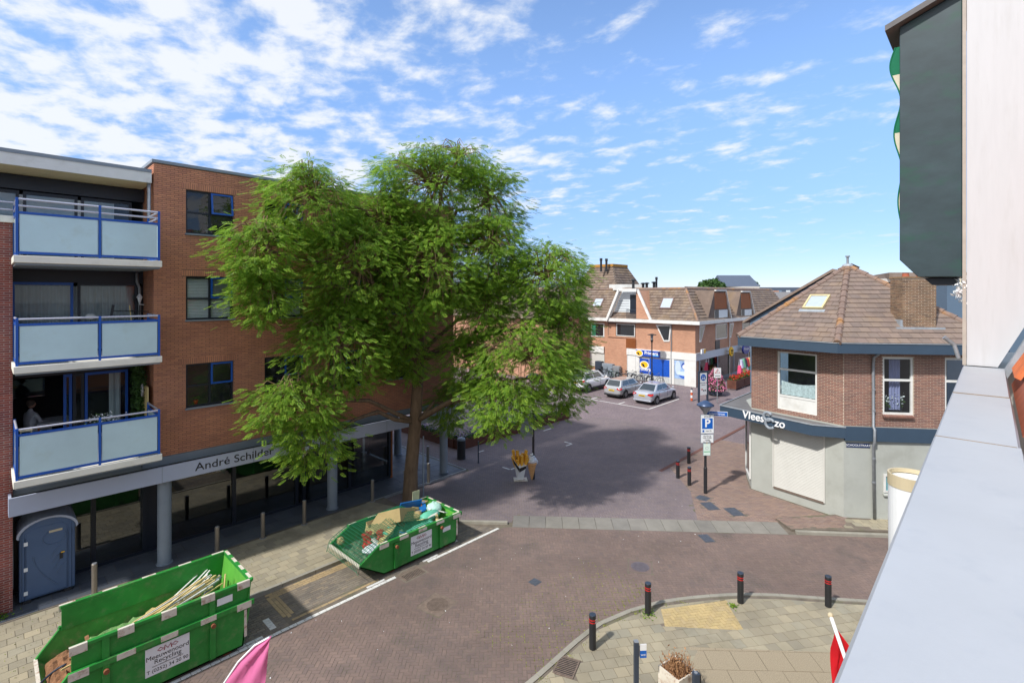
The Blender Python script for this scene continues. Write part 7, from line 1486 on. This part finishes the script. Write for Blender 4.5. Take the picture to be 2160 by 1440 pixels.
# tall steep roof behind, half hidden by the tree
tr = thing('tall_roof_house', 'house with a tall steep brown tile roof and orange lichen ridge behind the tree', 'building', (54, 35, 0))
c0 = Vector((53.5, 34.5)); hb, ht = 3.4, 1.6; Zb, Zt = 8.4, 11.9
MB().box(c0.x - hb, c0.x + hb, c0.y - hb, c0.y + hb, 0, Zb).build('wall', M_brickP, tr); rr_ = MB().add([(c0.x - hb, c0.y - hb, Zb), (c0.x + hb, c0.y - hb, Zb), (c0.x + hb, c0.y + hb, Zb), (c0.x - hb, c0.y + hb, Zb), (c0.x - ht, c0.y - ht, Zt), (c0.x + ht, c0.y - ht, Zt), (c0.x + ht, c0.y + ht, Zt), (c0.x - ht, c0.y + ht, Zt)], [(0, 1, 5, 4), (1, 2, 6, 5), (2, 3, 7, 6), (3, 0, 4, 7), (4, 5, 6, 7)]).build('roof', M_felt, tr)
tile_face((c0.x - hb, c0.y + hb, Zb), (c0.x - hb, c0.y - hb, Zb), (c0.x - ht, c0.y + ht, Zt), rr_, lw=.33, course=.34, m_=M_rooftileP, nind=0, top2=(c0.x - ht, c0.y - ht, Zt), th=.06, tilt=.17); tile_face((c0.x - hb, c0.y - hb, Zb), (c0.x + hb, c0.y - hb, Zb), (c0.x - ht, c0.y - ht, Zt), rr_, lw=.33, course=.34, m_=M_rooftileP, nind=0, top2=(c0.x + ht, c0.y - ht, Zt), nm='side_roof_tile', th=.06, tilt=.17)
B(c0.x - ht - .15, c0.x + ht, c0.y - ht - .15, c0.y + ht, Zt, Zt + .3).build('lichen_ridge', mat('lichen', S(176, 126, 52), .9, var=.3, scale=4), rr_)
for (zx, zt, l) in ((372, 105, 'slim black flue on the tall steep roof'), (420, 108, 'brick coloured flue with a white cap on the tall steep roof')): px, py = z5(zx, 180); cowl(px, py, z5(zx, zt)[1], 60, 'roof_flue', l, .13, False)
# shops continuing behind the tree
rw = thing('shop_row', 'row of low brick shops closing the square behind the tree', 'building', (44, 60, 0)); B(38.5, 52, 46.2, 90, 0, 6.2).build('wall', M_brickP, rw); MB().add([(38.2, 46.2, 6.2), (38.2, 90, 6.2), (42, 90, 9.0), (42, 46.2, 9.0), (52, 46.2, 9.0), (52, 90, 9.0)], [(0, 1, 2, 3), (3, 2, 5, 4)]).build('roof', M_rooftileP, rw); B(38.3, 38.49, 46.2, 90, 2.5, 3.1).build('fascia', M_white, rw)
for k in range(9): B(38.42, 38.49, 47.5 + k * 4.5, 50.5 + k * 4.5, 3.8, 5.4).build('window', M_pane_dark, rw); B(38.42, 38.49, 47 + k * 4.5, 51 + k * 4.5, .3, 2.4).build('shop_pane', M_pane_dark, rw)
# distant buildings and trees
def far_block(nm, lb, x0, x1, ytop, ybot, Y, m_, roofm=None, wins_=0, cat='building'):
    a = ground_at(x0, ytop, Y); b = ground_at(x1, ytop, Y); t = thing(nm, lb, cat, ((a.x + b.x) / 2, (a.y + b.y) / 2, 0)); d = Vector((CT, ST, 0)) * 9; zr = a.z; zl = ground_at(x0, ybot, Y).z
    MB().add([(a.x, a.y, 0), (b.x, b.y, 0), (b.x + d.x, b.y + d.y, 0), (a.x + d.x, a.y + d.y, 0), (a.x, a.y, zr), (b.x, b.y, zr), (b.x + d.x, b.y + d.y, zr), (a.x + d.x, a.y + d.y, zr)], [(0, 3, 2, 1), (4, 5, 6, 7), (0, 1, 5, 4), (1, 2, 6, 5), (2, 3, 7, 6), (3, 0, 4, 7)]).build('wall', m_, t)
    dv_ = (b - a); dv_.z = 0; n_ = Vector((-CT, -ST, 0))
    for k in range(wins_):
        p = a + dv_ * ((k + .25) / wins_); q = a + dv_ * ((k + .75) / wins_); z1 = zr - .7; z0 = zr - 2.0; MB().add([(p.x + n_.x * .05, p.y + n_.y * .05, z0), (q.x + n_.x * .05, q.y + n_.y * .05, z0), (q.x + n_.x * .05, q.y + n_.y * .05, z1), (p.x + n_.x * .05, p.y + n_.y * .05, z1)], [(0, 1, 2, 3)]).build('window', M_siding if k % 2 else M_solar, t)
    if roofm: MB().add([(a.x - .3, a.y, zr), (b.x + .3, b.y, zr), (b.x + d.x * .5, b.y + d.y * .5, zr + 2.6), (a.x + d.x * .5, a.y + d.y * .5, zr + 2.6), (b.x + d.x, b.y + d.y, zr), (a.x + d.x, a.y + d.y, zr)], [(0, 1, 2, 3), (3, 2, 4, 5), (0, 3, 5), (1, 4, 2)]).build('roof', roofm, t)
    return t
far_block('distant_block', 'long dark flat roofed block with white windows far behind the shops', 1600, 1760, 606, 640, 120, M_farblk, None, 9); far_block('distant_block', 'pale walled block with slate roof far behind the mansard', 1530, 1602, 604, 640, 110, M_farwall, M_farblk, 0)
far_block('red_roof_house', 'house with a broad red brown tiled roof beyond the shopping street', 1583, 1650, 668, 700, 78, M_brickP, mat('red_brown_roof', S(156, 104, 84), .8, var=.15, scale=1), 0)
far_block('brick_chimney_block', 'small orange brick block standing above the far roofs', 1627, 1643, 613, 640, 95, M_brickP); far_block('grey_roof_house', 'grey tiled house beyond the red brown roof', 1630, 1700, 646, 680, 90, M_farwall, mat('grey_far_roof', S(120, 118, 118), .8, var=.15), 0); far_block('white_terrace', 'white edged flat roofs behind the chimney of the corner shop', 1860, 2010, 584, 600, 60, M_white); far_block('long_terrace', 'long low terrace closing the horizon', 700, 1300, 612, 640, 140, M_farwall, M_farblk, 12)
def far_tree(px, py, w_px, Y, lb, n=2600):
    c = ground_at(px, py, Y); r = w_px * Y / F_PX / 2; t = thing('distant_tree', lb, 'tree', (c.x, c.y, 0)); MB().tube([(c.x, c.y, 0), (c.x, c.y, c.z)], [.35, .15], 8).build('trunk', M_bark, t)
    d = RNG.normal(size=(n, 3)); d /= np.linalg.norm(d, axis=1)[:, None]; q = 1 + .16 * np.sin(d[:, 0:1] * 7 + px) * np.sin(d[:, 1:2] * 6) ; P = np.array(c) + d * (RNG.uniform(.5, 1, (n, 1)) ** .4) * np.array([r, r, r * .75]) * q; leafcloud('crown', P, .34, M_leafd, t)
far_tree(1500, 612, 58, 85, 'round dark green tree crown behind the mansard roof'); far_tree(1580, 606, 40, 160, 'faint far tree crown above the distant block'); far_tree(1040, 622, 60, 110, 'far tree seen through the gaps of the street tree'); far_tree(975, 625, 50, 120, 'pale far tree beyond the arcade end')
# ================================================================ cars (local x forward)
def car(name, label, loc, rz, paint, L, W, kind):
    t = thing(name, label, 'car', loc, rz, 'cars parked in the bays'); w = W / 2
    # stations: x, bottom, shoulder height, half width
    if kind == 'sedan': belt, roofz = .92, 1.47; st = [(-L / 2, .42, .80, w * .80), (-L / 2 + .10, .26, .98, w * .95), (-L / 2 + .75, .20, 1.04, w), (-.9, .18, .98, w), (.6, .18, .94, w), (L / 2 - 1.0, .18, .90, w), (L / 2 - .35, .20, .80, w * .95), (L / 2 - .04, .26, .66, w * .80), (L / 2, .36, .54, w * .66)]; gh = dict(rb=-L / 2 + .62, rt=-L / 2 + 1.32, ft=.38, fb=1.22, zb=.99)
    elif kind == 'hatch': roofz = 1.47; st = [(-L / 2, .38, .86, w * .84), (-L / 2 + .08, .26, .98, w * .96), (-L / 2 + .7, .20, .98, w), (-.6, .18, .96, w), (.6, .18, .93, w), (L / 2 - .9, .18, .90, w), (L / 2 - .32, .20, .78, w * .94), (L / 2 - .04, .26, .64, w * .80), (L / 2, .36, .52, w * .66)]; gh = dict(rb=-L / 2 + .14, rt=-L / 2 + .55, ft=.40, fb=1.16, zb=.97)
    else: roofz = 1.70; st = [(-L / 2, .48, .95, w * .86), (-L / 2 + .08, .34, 1.08, w * .97), (-L / 2 + .7, .28, 1.10, w), (-.6, .26, 1.08, w), (.6, .26, 1.06, w), (L / 2 - .9, .26, 1.04, w), (L / 2 - .32, .28, .94, w * .95), (L / 2 - .04, .34, .78, w * .84), (L / 2, .44, .62, w * .70)]; gh = dict(rb=-L / 2 + .16, rt=-L / 2 + .62, ft=.42, fb=1.25, zb=1.09)
    V = []; Fc = []; m = 12
    for x, zb, zs_, hw in st:
        half = [(0, zb), (hw * .80, zb), (hw * .97, zb + .10), (hw, (zb + zs_) / 2), (hw * .97, zs_ - .10), (hw * .86, zs_), (0, zs_ + .03)]; ring = half + [(-a, b) for a, b in half[-2:0:-1]]; V += [(x, a, b) for a, b in ring]
    k = len(V) // len(st)
    for i in range(len(st) - 1):
        for j in range(k): Fc.append((i * k + j, i * k + (j + 1) % k, (i + 1) * k + (j + 1) % k, (i + 1) * k + j))
    Fc += [tuple(range(k)), tuple((len(st) - 1) * k + j for j in range(k))]
    MB().add(V, Fc).build('body', paint, t, local=True, smooth=True, sub=2)
    zb = gh['zb'] - .06; wr = w * .70; wb = w * .90
    cab = [(gh['rb'], -wb, zb), (gh['fb'], -wb, zb), (gh['fb'], wb, zb), (gh['rb'], wb, zb), (gh['rt'], -wr, roofz), (gh['ft'], -wr, roofz), (gh['ft'], wr, roofz), (gh['rt'], wr, roofz)]
    MB().add(cab, [(0, 3, 2, 1), (4, 5, 6, 7), (0, 1, 5, 4), (1, 2, 6, 5), (2, 3, 7, 6), (3, 0, 4, 7)]).build('cabin', paint, t, local=True, bev=.07, seg=4)
    def lerp4(q, a, b): P = [Vector(cab[i]) for i in q]; return (P[0].lerp(P[1], a)).lerp(P[3].lerp(P[2], a), b)
    def pane(nm, q, a0, a1, b0, b1, par=t):
        P = [lerp4(q, a, b) for a, b in ((a0, b0), (a1, b0), (a1, b1), (a0, b1))]; n = (P[1] - P[0]).cross(P[3] - P[0]).normalized(); c = sum(P, Vector()) / 4
        if n.dot(c - Vector((0, 0, 1.0))) < 0: n = -n
        return MB().ext([p + n * .004 for p in P], n * .006).build(nm, M_carglass, par, local=True)
    pane('rear_window', (0, 3, 7, 4), .08, .92, .16 if kind != 'sedan' else .08, .90); pane('windscreen', (1, 2, 6, 5), .07, .93, .08, .92)
    for s in ((0, 1, 5, 4), (3, 2, 6, 7)):
        pane('side_window', s, .10 if kind != 'suv' else .08, .46, .22, .88); pane('side_window', s, .49, .88, .22, .88)
    r = .32 if kind != 'suv' else .36
    for x in (-L / 2 + .82, L / 2 - .88):
        for s in (-1, 1):
            MB().tube([(x, s * (w - .10), r + .02), (x, s * (w + .004), r + .02)], r + .055, 24).build('wheel_arch', M_plastic, t, local=True)
            wh = MB().tube([(x, s * (w - .12), r), (x, s * (w + .02), r)], r, 28).build('wheel', M_tyre, t, local=True, bev=.03); MB().tube([(x, s * (w + .021), r), (x, s * (w + .028), r)], r * .62, 20).build('rim', M_alloy, wh, local=True)
            for q in range(5): a = q * 1.2566 + .4; MB().bar((x + .08 * math.cos(a), s * (w + .031), r + .08 * math.sin(a)), (x + r * .42 * math.cos(a + .3), s * (w + .031), r + r * .42 * math.sin(a + .3)), .045, .006).build('rim_gap', M_tyre, wh, local=True)
    zl = .80 if kind == 'sedan' else (.80 if kind == 'hatch' else 1.02)
    for s in (-1, 1):
        lx = -L / 2 + .06; MB().add([(lx - .055, s * w * .55, zl - .02), (lx - .03, s * w * .86, zl - .10), (lx + .16, s * (w * .985), zl - .02), (lx + .22, s * (w * .98), zl + .10), (lx + .0, s * w * .84, zl + .11), (lx - .045, s * w * .58, zl + .08)], [(0, 1, 2, 3, 4, 5)] if s < 0 else [(5, 4, 3, 2, 1, 0)]).build('tail_lamp', M_lamp_r, t, local=True); o_ = t.children[-1]
        md = [c for c in t.children if c.name.startswith('tail_lamp')]
        for c_ in md:
            if not c_.modifiers: q = c_.modifiers.new('th', 'SOLIDIFY'); q.thickness = .05; q.offset = 0
        MB().ball((gh['fb'] - .12, s * (w + .06), gh['zb'] + .06), (.06, .1, .07), 10, 6).build('mirror', paint, t, local=True, smooth=True)
        B(-.35, -.18, min(s * w, s * (w + .012)), max(s * w, s * (w + .012)), gh['zb'] - .14, gh['zb'] - .10).build('door_handle', M_alloy, t, local=True)
        for dx in (gh['rb'] + .62, .30): MB().box(dx - .004, dx + .004, min(s * (w - .01), s * (w + .003)), max(s * (w - .01), s * (w + .003)), .4, gh['zb'] - .06).build('door_seam', M_plastic, t, local=True)
    zp = .70 if kind == 'sedan' else (.66 if kind == 'hatch' else .88)
    xr = -L / 2 - .012; B(xr - .012, xr + .03, -.26, .26, zp - .06, zp + .06).build('number_plate', M_plate, t, local=True); B(xr - .014, xr - .012, -.2, .2, zp - .03, zp + .03).build('plate_characters', mat('plate_ink', S(96, 80, 20), .6), t, local=True)
    B(-L / 2 + .0, -L / 2 + .3, -w * .86, w * .86, st[0][1] - .16, st[0][1] - .02).build('rear_bumper_skirt', M_plastic if kind != 'sedan' else paint, t, local=True, bev=.03)
    if kind == 'suv':
        for s in (-1, 1): MB().bar((gh['rt'] + .1, s * wr * .93, roofz + .03), (gh['ft'] - .1, s * wr * .93, roofz + .03), .04).build('roof_rail', M_alloy, t, local=True); B(-L / 2 + 1.2, L / 2 - 1.25, min(s * (w - .02), s * (w + .008)), max(s * (w - .02), s * (w + .008)), .26, .40).build('sill_cladding', M_plastic, t, local=True)
    return t
car('parked_car', 'silver saloon car with yellow number plate parked at the end of the bays', (35.3 + 2.27, 19.75, 0), 0, M_silver, 4.54, 1.76, 'sedan')
car('parked_car', 'pale silver hatchback parked between the white suv and the silver saloon', (35.7 + 2.1, 22.75, 0), 0, M_silver2, 4.18, 1.72, 'hatch')
car('parked_car', 'white suv with dark rear glass parked in the bay next to the street tree', (35.6 + 2.32, 26.4, 0), 0, M_wcar, 4.64, 1.82, 'suv')
# ================================================================ bicycles and racks
def bike(loc, rz, label, m_, group='bicycles by the blue shop window', lean=.08):
    t = thing('bicycle', label, 'bicycle', loc, rz, group); t.rotation_euler = (lean, 0, rz); r = .34
    for x in (-.53, .53):
        w = MB().tube([(x + r * math.cos(a), 0, r + r * math.sin(a)) for a in np.linspace(0, 2 * math.pi, 25)[:-1]], .024, 6, closed=True).build('wheel', M_tyre, t, local=True); sp = MB()
        for k in range(8): a = k * math.pi / 4; sp.bar((x, 0, r), (x + r * math.cos(a), 0, r + r * math.sin(a)), .006)
        sp.build('spokes', M_post, w, local=True)
    f = MB(); bb, hd, st_ = (-.08, 0, .30), (.36, 0, .86), (-.22, 0, .84)
    for a, b in ((bb, hd), (bb, st_), (st_, (.34, 0, .78)), (bb, (-.53, 0, r)), (st_, (-.53, 0, r)), ((.38, 0, .95), (.53, 0, r))): f.tube([a, b], .02, 6)
    f.build('frame', m_, t, local=True); MB().tube([(-.24, 0, .84), (-.26, 0, .97)], .014, 6).obox((-.28, 0, .99), (.26, .16, .06)).build('saddle', M_black, t, local=True, bev=.02)
    MB().tube([(.38, 0, .95), (.36, 0, 1.07), (.38, .12, 1.1), (.22, .29, 1.06)], .014, 6).tube([(.36, 0, 1.07), (.38, -.12, 1.1), (.22, -.29, 1.06)], .014, 6).build('handlebar', M_alloy, t, local=True)
    MB().bar((-.78, 0, .72), (-.3, 0, .74), .12, .02).build('carrier', m_, t, local=True); MB().tube([(-.53 + (r + .04) * math.cos(a), 0, r + (r + .04) * math.sin(a)) for a in np.linspace(.3, 3.0, 9)], .02, 4).build('mudguard', m_, t, local=True); return t
M_bikeg = mat('bike_green', S(44, 84, 66), .4); M_bikeb = mat('bike_blue', S(40, 62, 96), .4); M_bikes = mat('bike_silver', S(140, 142, 146), .35, metal=.4)
bl_ = ['dark green bicycle in the rack next to the white pillar', 'black bicycle second from the white pillar in the rack', 'silver bicycle in the middle of the rack before the blue film', 'black bicycle leaning by the lamp post before the blue film', 'dark blue bicycle close to the lamp post before the blue film', 'black bicycle outermost in the rack before the poster']
for k, (v, m_) in enumerate(zip((27.6, 26.7, 25.9, 25.0, 24.2, 23.2), (M_bikeg, M_black, M_bikes, M_black, M_bikeb, M_black))): bike((43.9 + .15 * (k % 2), v, 0), math.radians(-100 + 14 * (k % 3)) if k < 5 else math.radians(-80), bl_[k], m_)
bike((44.6, 29.3, 0), math.radians(-88), 'black bicycle standing before the grey cabinets', M_black)
def rack(loc, l):
    t = thing('bike_rack', l, 'bike rack', loc); MB().tube([(0, -.4, 0), (0, -.4, .85), (0, .4, .85), (0, .4, 0)], .03, 8).build('hoop', M_post, t, local=True)
    for y in (-.4, .4): B(-.06, .06, y - .06, y + .06, 0, .012).build('foot_plate', M_post, t, local=True)
for (u, v, l) in ((43.6, 28.4, 'grey steel bike hoop before the white door'), (43.4, 27.2, 'grey steel bike hoop at the start of the bicycle row'), (43.4, 25.4, 'grey steel bike hoop amid the bicycles'), (43.4, 23.6, 'grey steel bike hoop by the end bicycle')): rack((u, v, 0), l)
for (v, w_, h_, m_, l) in ((30.1, .8, 1.5, M_post, 'rounded dark grey recycling cabinet against the brick wall'), (29.0, 1.3, 1.35, M_grey, 'wide grey utility cabinet against the brick wall'), (27.95, .8, 1.2, M_galv, 'pale utility cabinet beside the wide grey one')):
    t = thing('utility_cabinet', l, 'cabinet', (44.9, v, 0)); B(-.25, .25, -w_ / 2, w_ / 2, 0, h_).build('cabinet_body', m_, t, local=True, bev=.04); B(-.262, -.252, -w_ / 2 + .06, w_ / 2 - .06, .12, h_ - .08).build('door', m_, t, local=True); B(-.28, -.262, w_ / 2 - .16, w_ / 2 - .12, h_ * .5, h_ * .6).build('handle', M_black, t, local=True)
# parked scooter with red body near the wing
t = thing('red_scooter', 'red scooter parked by the wing wall behind the white car', 'scooter', (40.2, 29.3, 0), .3)
for x in (-.55, .55): MB().tube([(x, -.06, .22), (x, .06, .22)], .22, 18).build('wheel', M_tyre, t, local=True)
MB().obox((-.38, 0, .55), (.75, .32, .36)).obox((.42, 0, .62), (.12, .36, .8), ry=-.25).obox((.05, 0, .27), (.6, .3, .08)).build('body', M_redp, t, local=True, bev=.05, seg=3); MB().obox((-.35, 0, .78), (.6, .28, .1)).build('saddle', M_black, t, local=True, bev=.03); MB().tube([(.36, -.32, 1.05), (.34, 0, 1.08), (.36, .32, 1.05)], .02, 6).build('handlebar', M_black, t, local=True); B(-.9, -.6, -.22, .22, .75, 1.15).build('top_box', M_redp, t, local=True, bev=.03)
# ================================================================ pedestrian street furniture beyond the bays
p1, p2_ = g(1474, 848), g(1492, 846); ci = Vector(((p1[0] + p2_[0]) / 2, (p1[1] + p2_[1]) / 2, 0)); wi = (Vector(p1) - Vector(p2_)).length / 2; ri = math.atan2(p2_[1] - p1[1], p2_[0] - p1[0])
t = thing('zone_sign', 'tall double post pedestrian zone sign with blue disc', 'sign', tuple(ci), ri)
for s in (-1, 1): B(s * wi - .07, s * wi + .07, -.05, .05, 0, 2.45).build('post', M_post, t, local=True)
B(-wi + .07, wi - .07, -.04, .04, 2.33, 2.45).build('head_rail', M_post, t, local=True); B(-wi + .08, wi - .08, -.03, .03, 1.52, 2.31).build('disc_board', M_signw, t, local=True); B(-wi + .08, wi - .08, -.03, .03, .55, 1.46).build('text_board', M_signw, t, local=True)
MB().ext([(.26 * math.cos(a), -.04, 1.95 + .26 * math.sin(a)) for a in np.linspace(0, 6.283, 25)[:-1]], (0, .008, 0)).build('blue_disc', M_signb, t, local=True)
for dx, h_ in ((-.07, .26), (.09, .18)): MB().ball((dx, -.05, 1.9 + h_ * .55), (.03, .01, .03), 8, 5).add([(dx - .05, -.046, 1.80), (dx + .05, -.046, 1.80), (dx + .035, -.046, 1.88 + h_ * .3), (dx - .035, -.046, 1.88 + h_ * .3)], [(0, 1, 2, 3)]).build('walker_symbol', M_inkw, t, local=True)
B(-.2, .2, -.036, -.031, 1.34, 1.37).build('text_bar', M_ink, t, local=True)
for k, m_ in enumerate((M_redp, M_ink, M_ink)): B(-.2 + k * .17, -.08 + k * .17, -.036, -.031, .95 - .1 * (k > 0), 1.05 - .1 * (k > 0)).build('vehicle_symbol', m_, t, local=True)
p = g(1513, 850); rzW = math.radians(-46); t = thing('warning_sign', 'white warning sign with red triangle on a slim grey pole', 'sign', (p[0], p[1], 0), rzW)
MB().tube([(0, 0, 0), (0, 0, 2.5)], .035, 8).build('pole', M_galv, t, local=True); B(-.28, .28, -.06, -.04, 2.0, 2.78).build('board', M_signw, t, local=True, bev=.01); tri_ = [(-.19, 2.38), (.19, 2.38), (0, 2.70)]; MB().tube([(a, -.066, b) for a, b in tri_], .022, 4, closed=True).build('red_triangle', M_redp, t, local=True); B(-.012, .012, -.066, -.062, 2.46, 2.58).build('symbol', M_ink, t, local=True); B(-.2, .2, -.066, -.062, 2.14, 2.18).build('text_bar', M_ink, t, local=True)
p = g(1459, 845); t = thing('red_white_bollard', 'small red and white striped bollard near the zone sign', 'bollard', (p[0], p[1], 0))
for k in range(4): MB().lathe((0, 0), [(.09, .02 + k * .22), (.09, .24 + k * .22)], 14).build('stripe', M_signw if k % 2 else mat('orange_stripe', S(210, 96, 50), .5), t, local=True)
MB().lathe((0, 0), [(.09, .9), (.05, 1.0), (0, 1.02)], 14).build('cap', M_black, t, local=True)
p = g(1509, 833); t = thing('flower_pyramid', 'tall pyramid of pink petunias in a dark grey tub', 'flower pyramid', (p[0], p[1], 0))
MB().lathe((p[0], p[1]), [(.55, .06), (.62, .5), (.58, .5)], 8).build('tub', M_post, t)
n = 1500; zq = RNG.uniform(.45, 2.35, n); an_ = RNG.uniform(0, 6.283, n); rq = (.85 * np.sin(np.clip((2.45 - zq) / 2.0, 0, 1) * 1.45) + .05) * RNG.uniform(.75, 1.05, n); P = np.stack([p[0] + rq * np.cos(an_), p[1] + rq * np.sin(an_), zq], 1); leafcloud('blossoms', P, .075, M_pinkfl, t); P = np.stack([p[0] + rq * .9 * np.cos(an_ + .4), p[1] + rq * .9 * np.sin(an_ + .4), zq], 1); leafcloud('leaves', P, .085, M_leafd, t)
for k, (u, l) in enumerate(((46.2, 'rusty trough planter with red geraniums, end one toward the flower pyramid'), (48.4, 'rusty trough planter with red geraniums, middle of the row'), (50.6, 'rusty trough planter with red geraniums, end one toward the clothes rack'))):
    t = thing('trough_planter', l, 'planter', (u + 1, 16.9, 0), 0, 'trough planters'); B(u, u + 2.1, 16.5, 17.3, .1, .85).build('box', M_corten, t); 
    for a in (u + .2, u + 1.9): B(a - .08, a + .08, 16.6, 17.2, 0, .1).build('foot', M_signw, t)
    n = 320; P = np.stack([RNG.uniform(u + .05, u + 2.05, n), RNG.uniform(16.55, 17.25, n), .86 + np.abs(RNG.normal(0, .12, n))], 1); leafcloud('foliage', P, .09, M_leafd, t); P[:, 2] += .1; leafcloud('blossoms', P[:170], .075, M_redfl, t)
# clothes rack with goods outside the shop
p = sr(1650, 1120, 18.2); t = thing('clothes_rack', 'metal display rack outside the shop beside the trough planters', 'rack', (p[0], 18.2, 0)); MB().tube([(-1.4, 0, 0), (-1.4, 0, 2.1), (1.4, 0, 2.1), (1.4, 0, 0)], .03, 8).build('rail', M_galv, t, local=True)
for x in (-1.4, 1.4): B(x - .03, x + .03, -.35, .35, 0, .05).build('foot', M_galv, t, local=True)
cc_ = [(S(220, 80, 120), 'pink'), (S(196, 196, 216), 'lilac'), (S(230, 220, 120), 'yellow'), (S(120, 190, 150), 'mint green'), (S(206, 180, 130), 'tan'), (S(60, 60, 70), 'black'), (S(226, 226, 226), 'white'), (S(190, 60, 60), 'red'), (S(80, 150, 110), 'green'), (S(222, 176, 120), 'straw')]
for k, (c_, nm_) in enumerate(cc_):
    x = p[0] - 1.3 + k * .28; zt = 2.06 if k % 2 else 1.5; m_ = mat('goods_' + nm_.replace(' ', '_'), c_, .85, var=.12); gt = thing('garment', nm_ + ' garment or bag hanging on the display rack outside the shop', 'garment', (x, 18.1, zt - .9), 0, 'goods on the display rack')
    MB().add([(x - .2, 18.05, zt), (x + .2, 18.05, zt), (x + .26, 17.9, zt - .85), (x - .26, 17.9, zt - .85), (x - .2, 18.3, zt), (x + .2, 18.3, zt), (x + .26, 18.35, zt - .85), (x - .26, 18.35, zt - .85)], [(0, 3, 2, 1), (4, 5, 6, 7), (0, 1, 5, 4), (1, 2, 6, 5), (2, 3, 7, 6), (3, 0, 4, 7)]).build('cloth', m_, gt, bev=.05); MB().tube([(x - .08, 18.15, zt), (x, 18.18, zt + .06), (x + .08, 18.15, zt)], .012, 5).build('hanger', M_galv, gt)
# lettering as plain meshes
def fonts_to_mesh():
    dg = bpy.context.evaluated_depsgraph_get(); dg.update()
    for ob in [o for o in SC.objects if o.type == 'FONT']:
        me = bpy.data.meshes.new_from_object(ob.evaluated_get(dg)); nm = ob.name.split('.')[0]; par = ob.parent; ml = ob.matrix_local.copy(); bpy.data.objects.remove(ob)
        me.name = nm; n = link(nm, me, par); n.matrix_local = ml
fonts_to_mesh()
for o in SC.objects:
    if 'wm' in o: del o['wm']
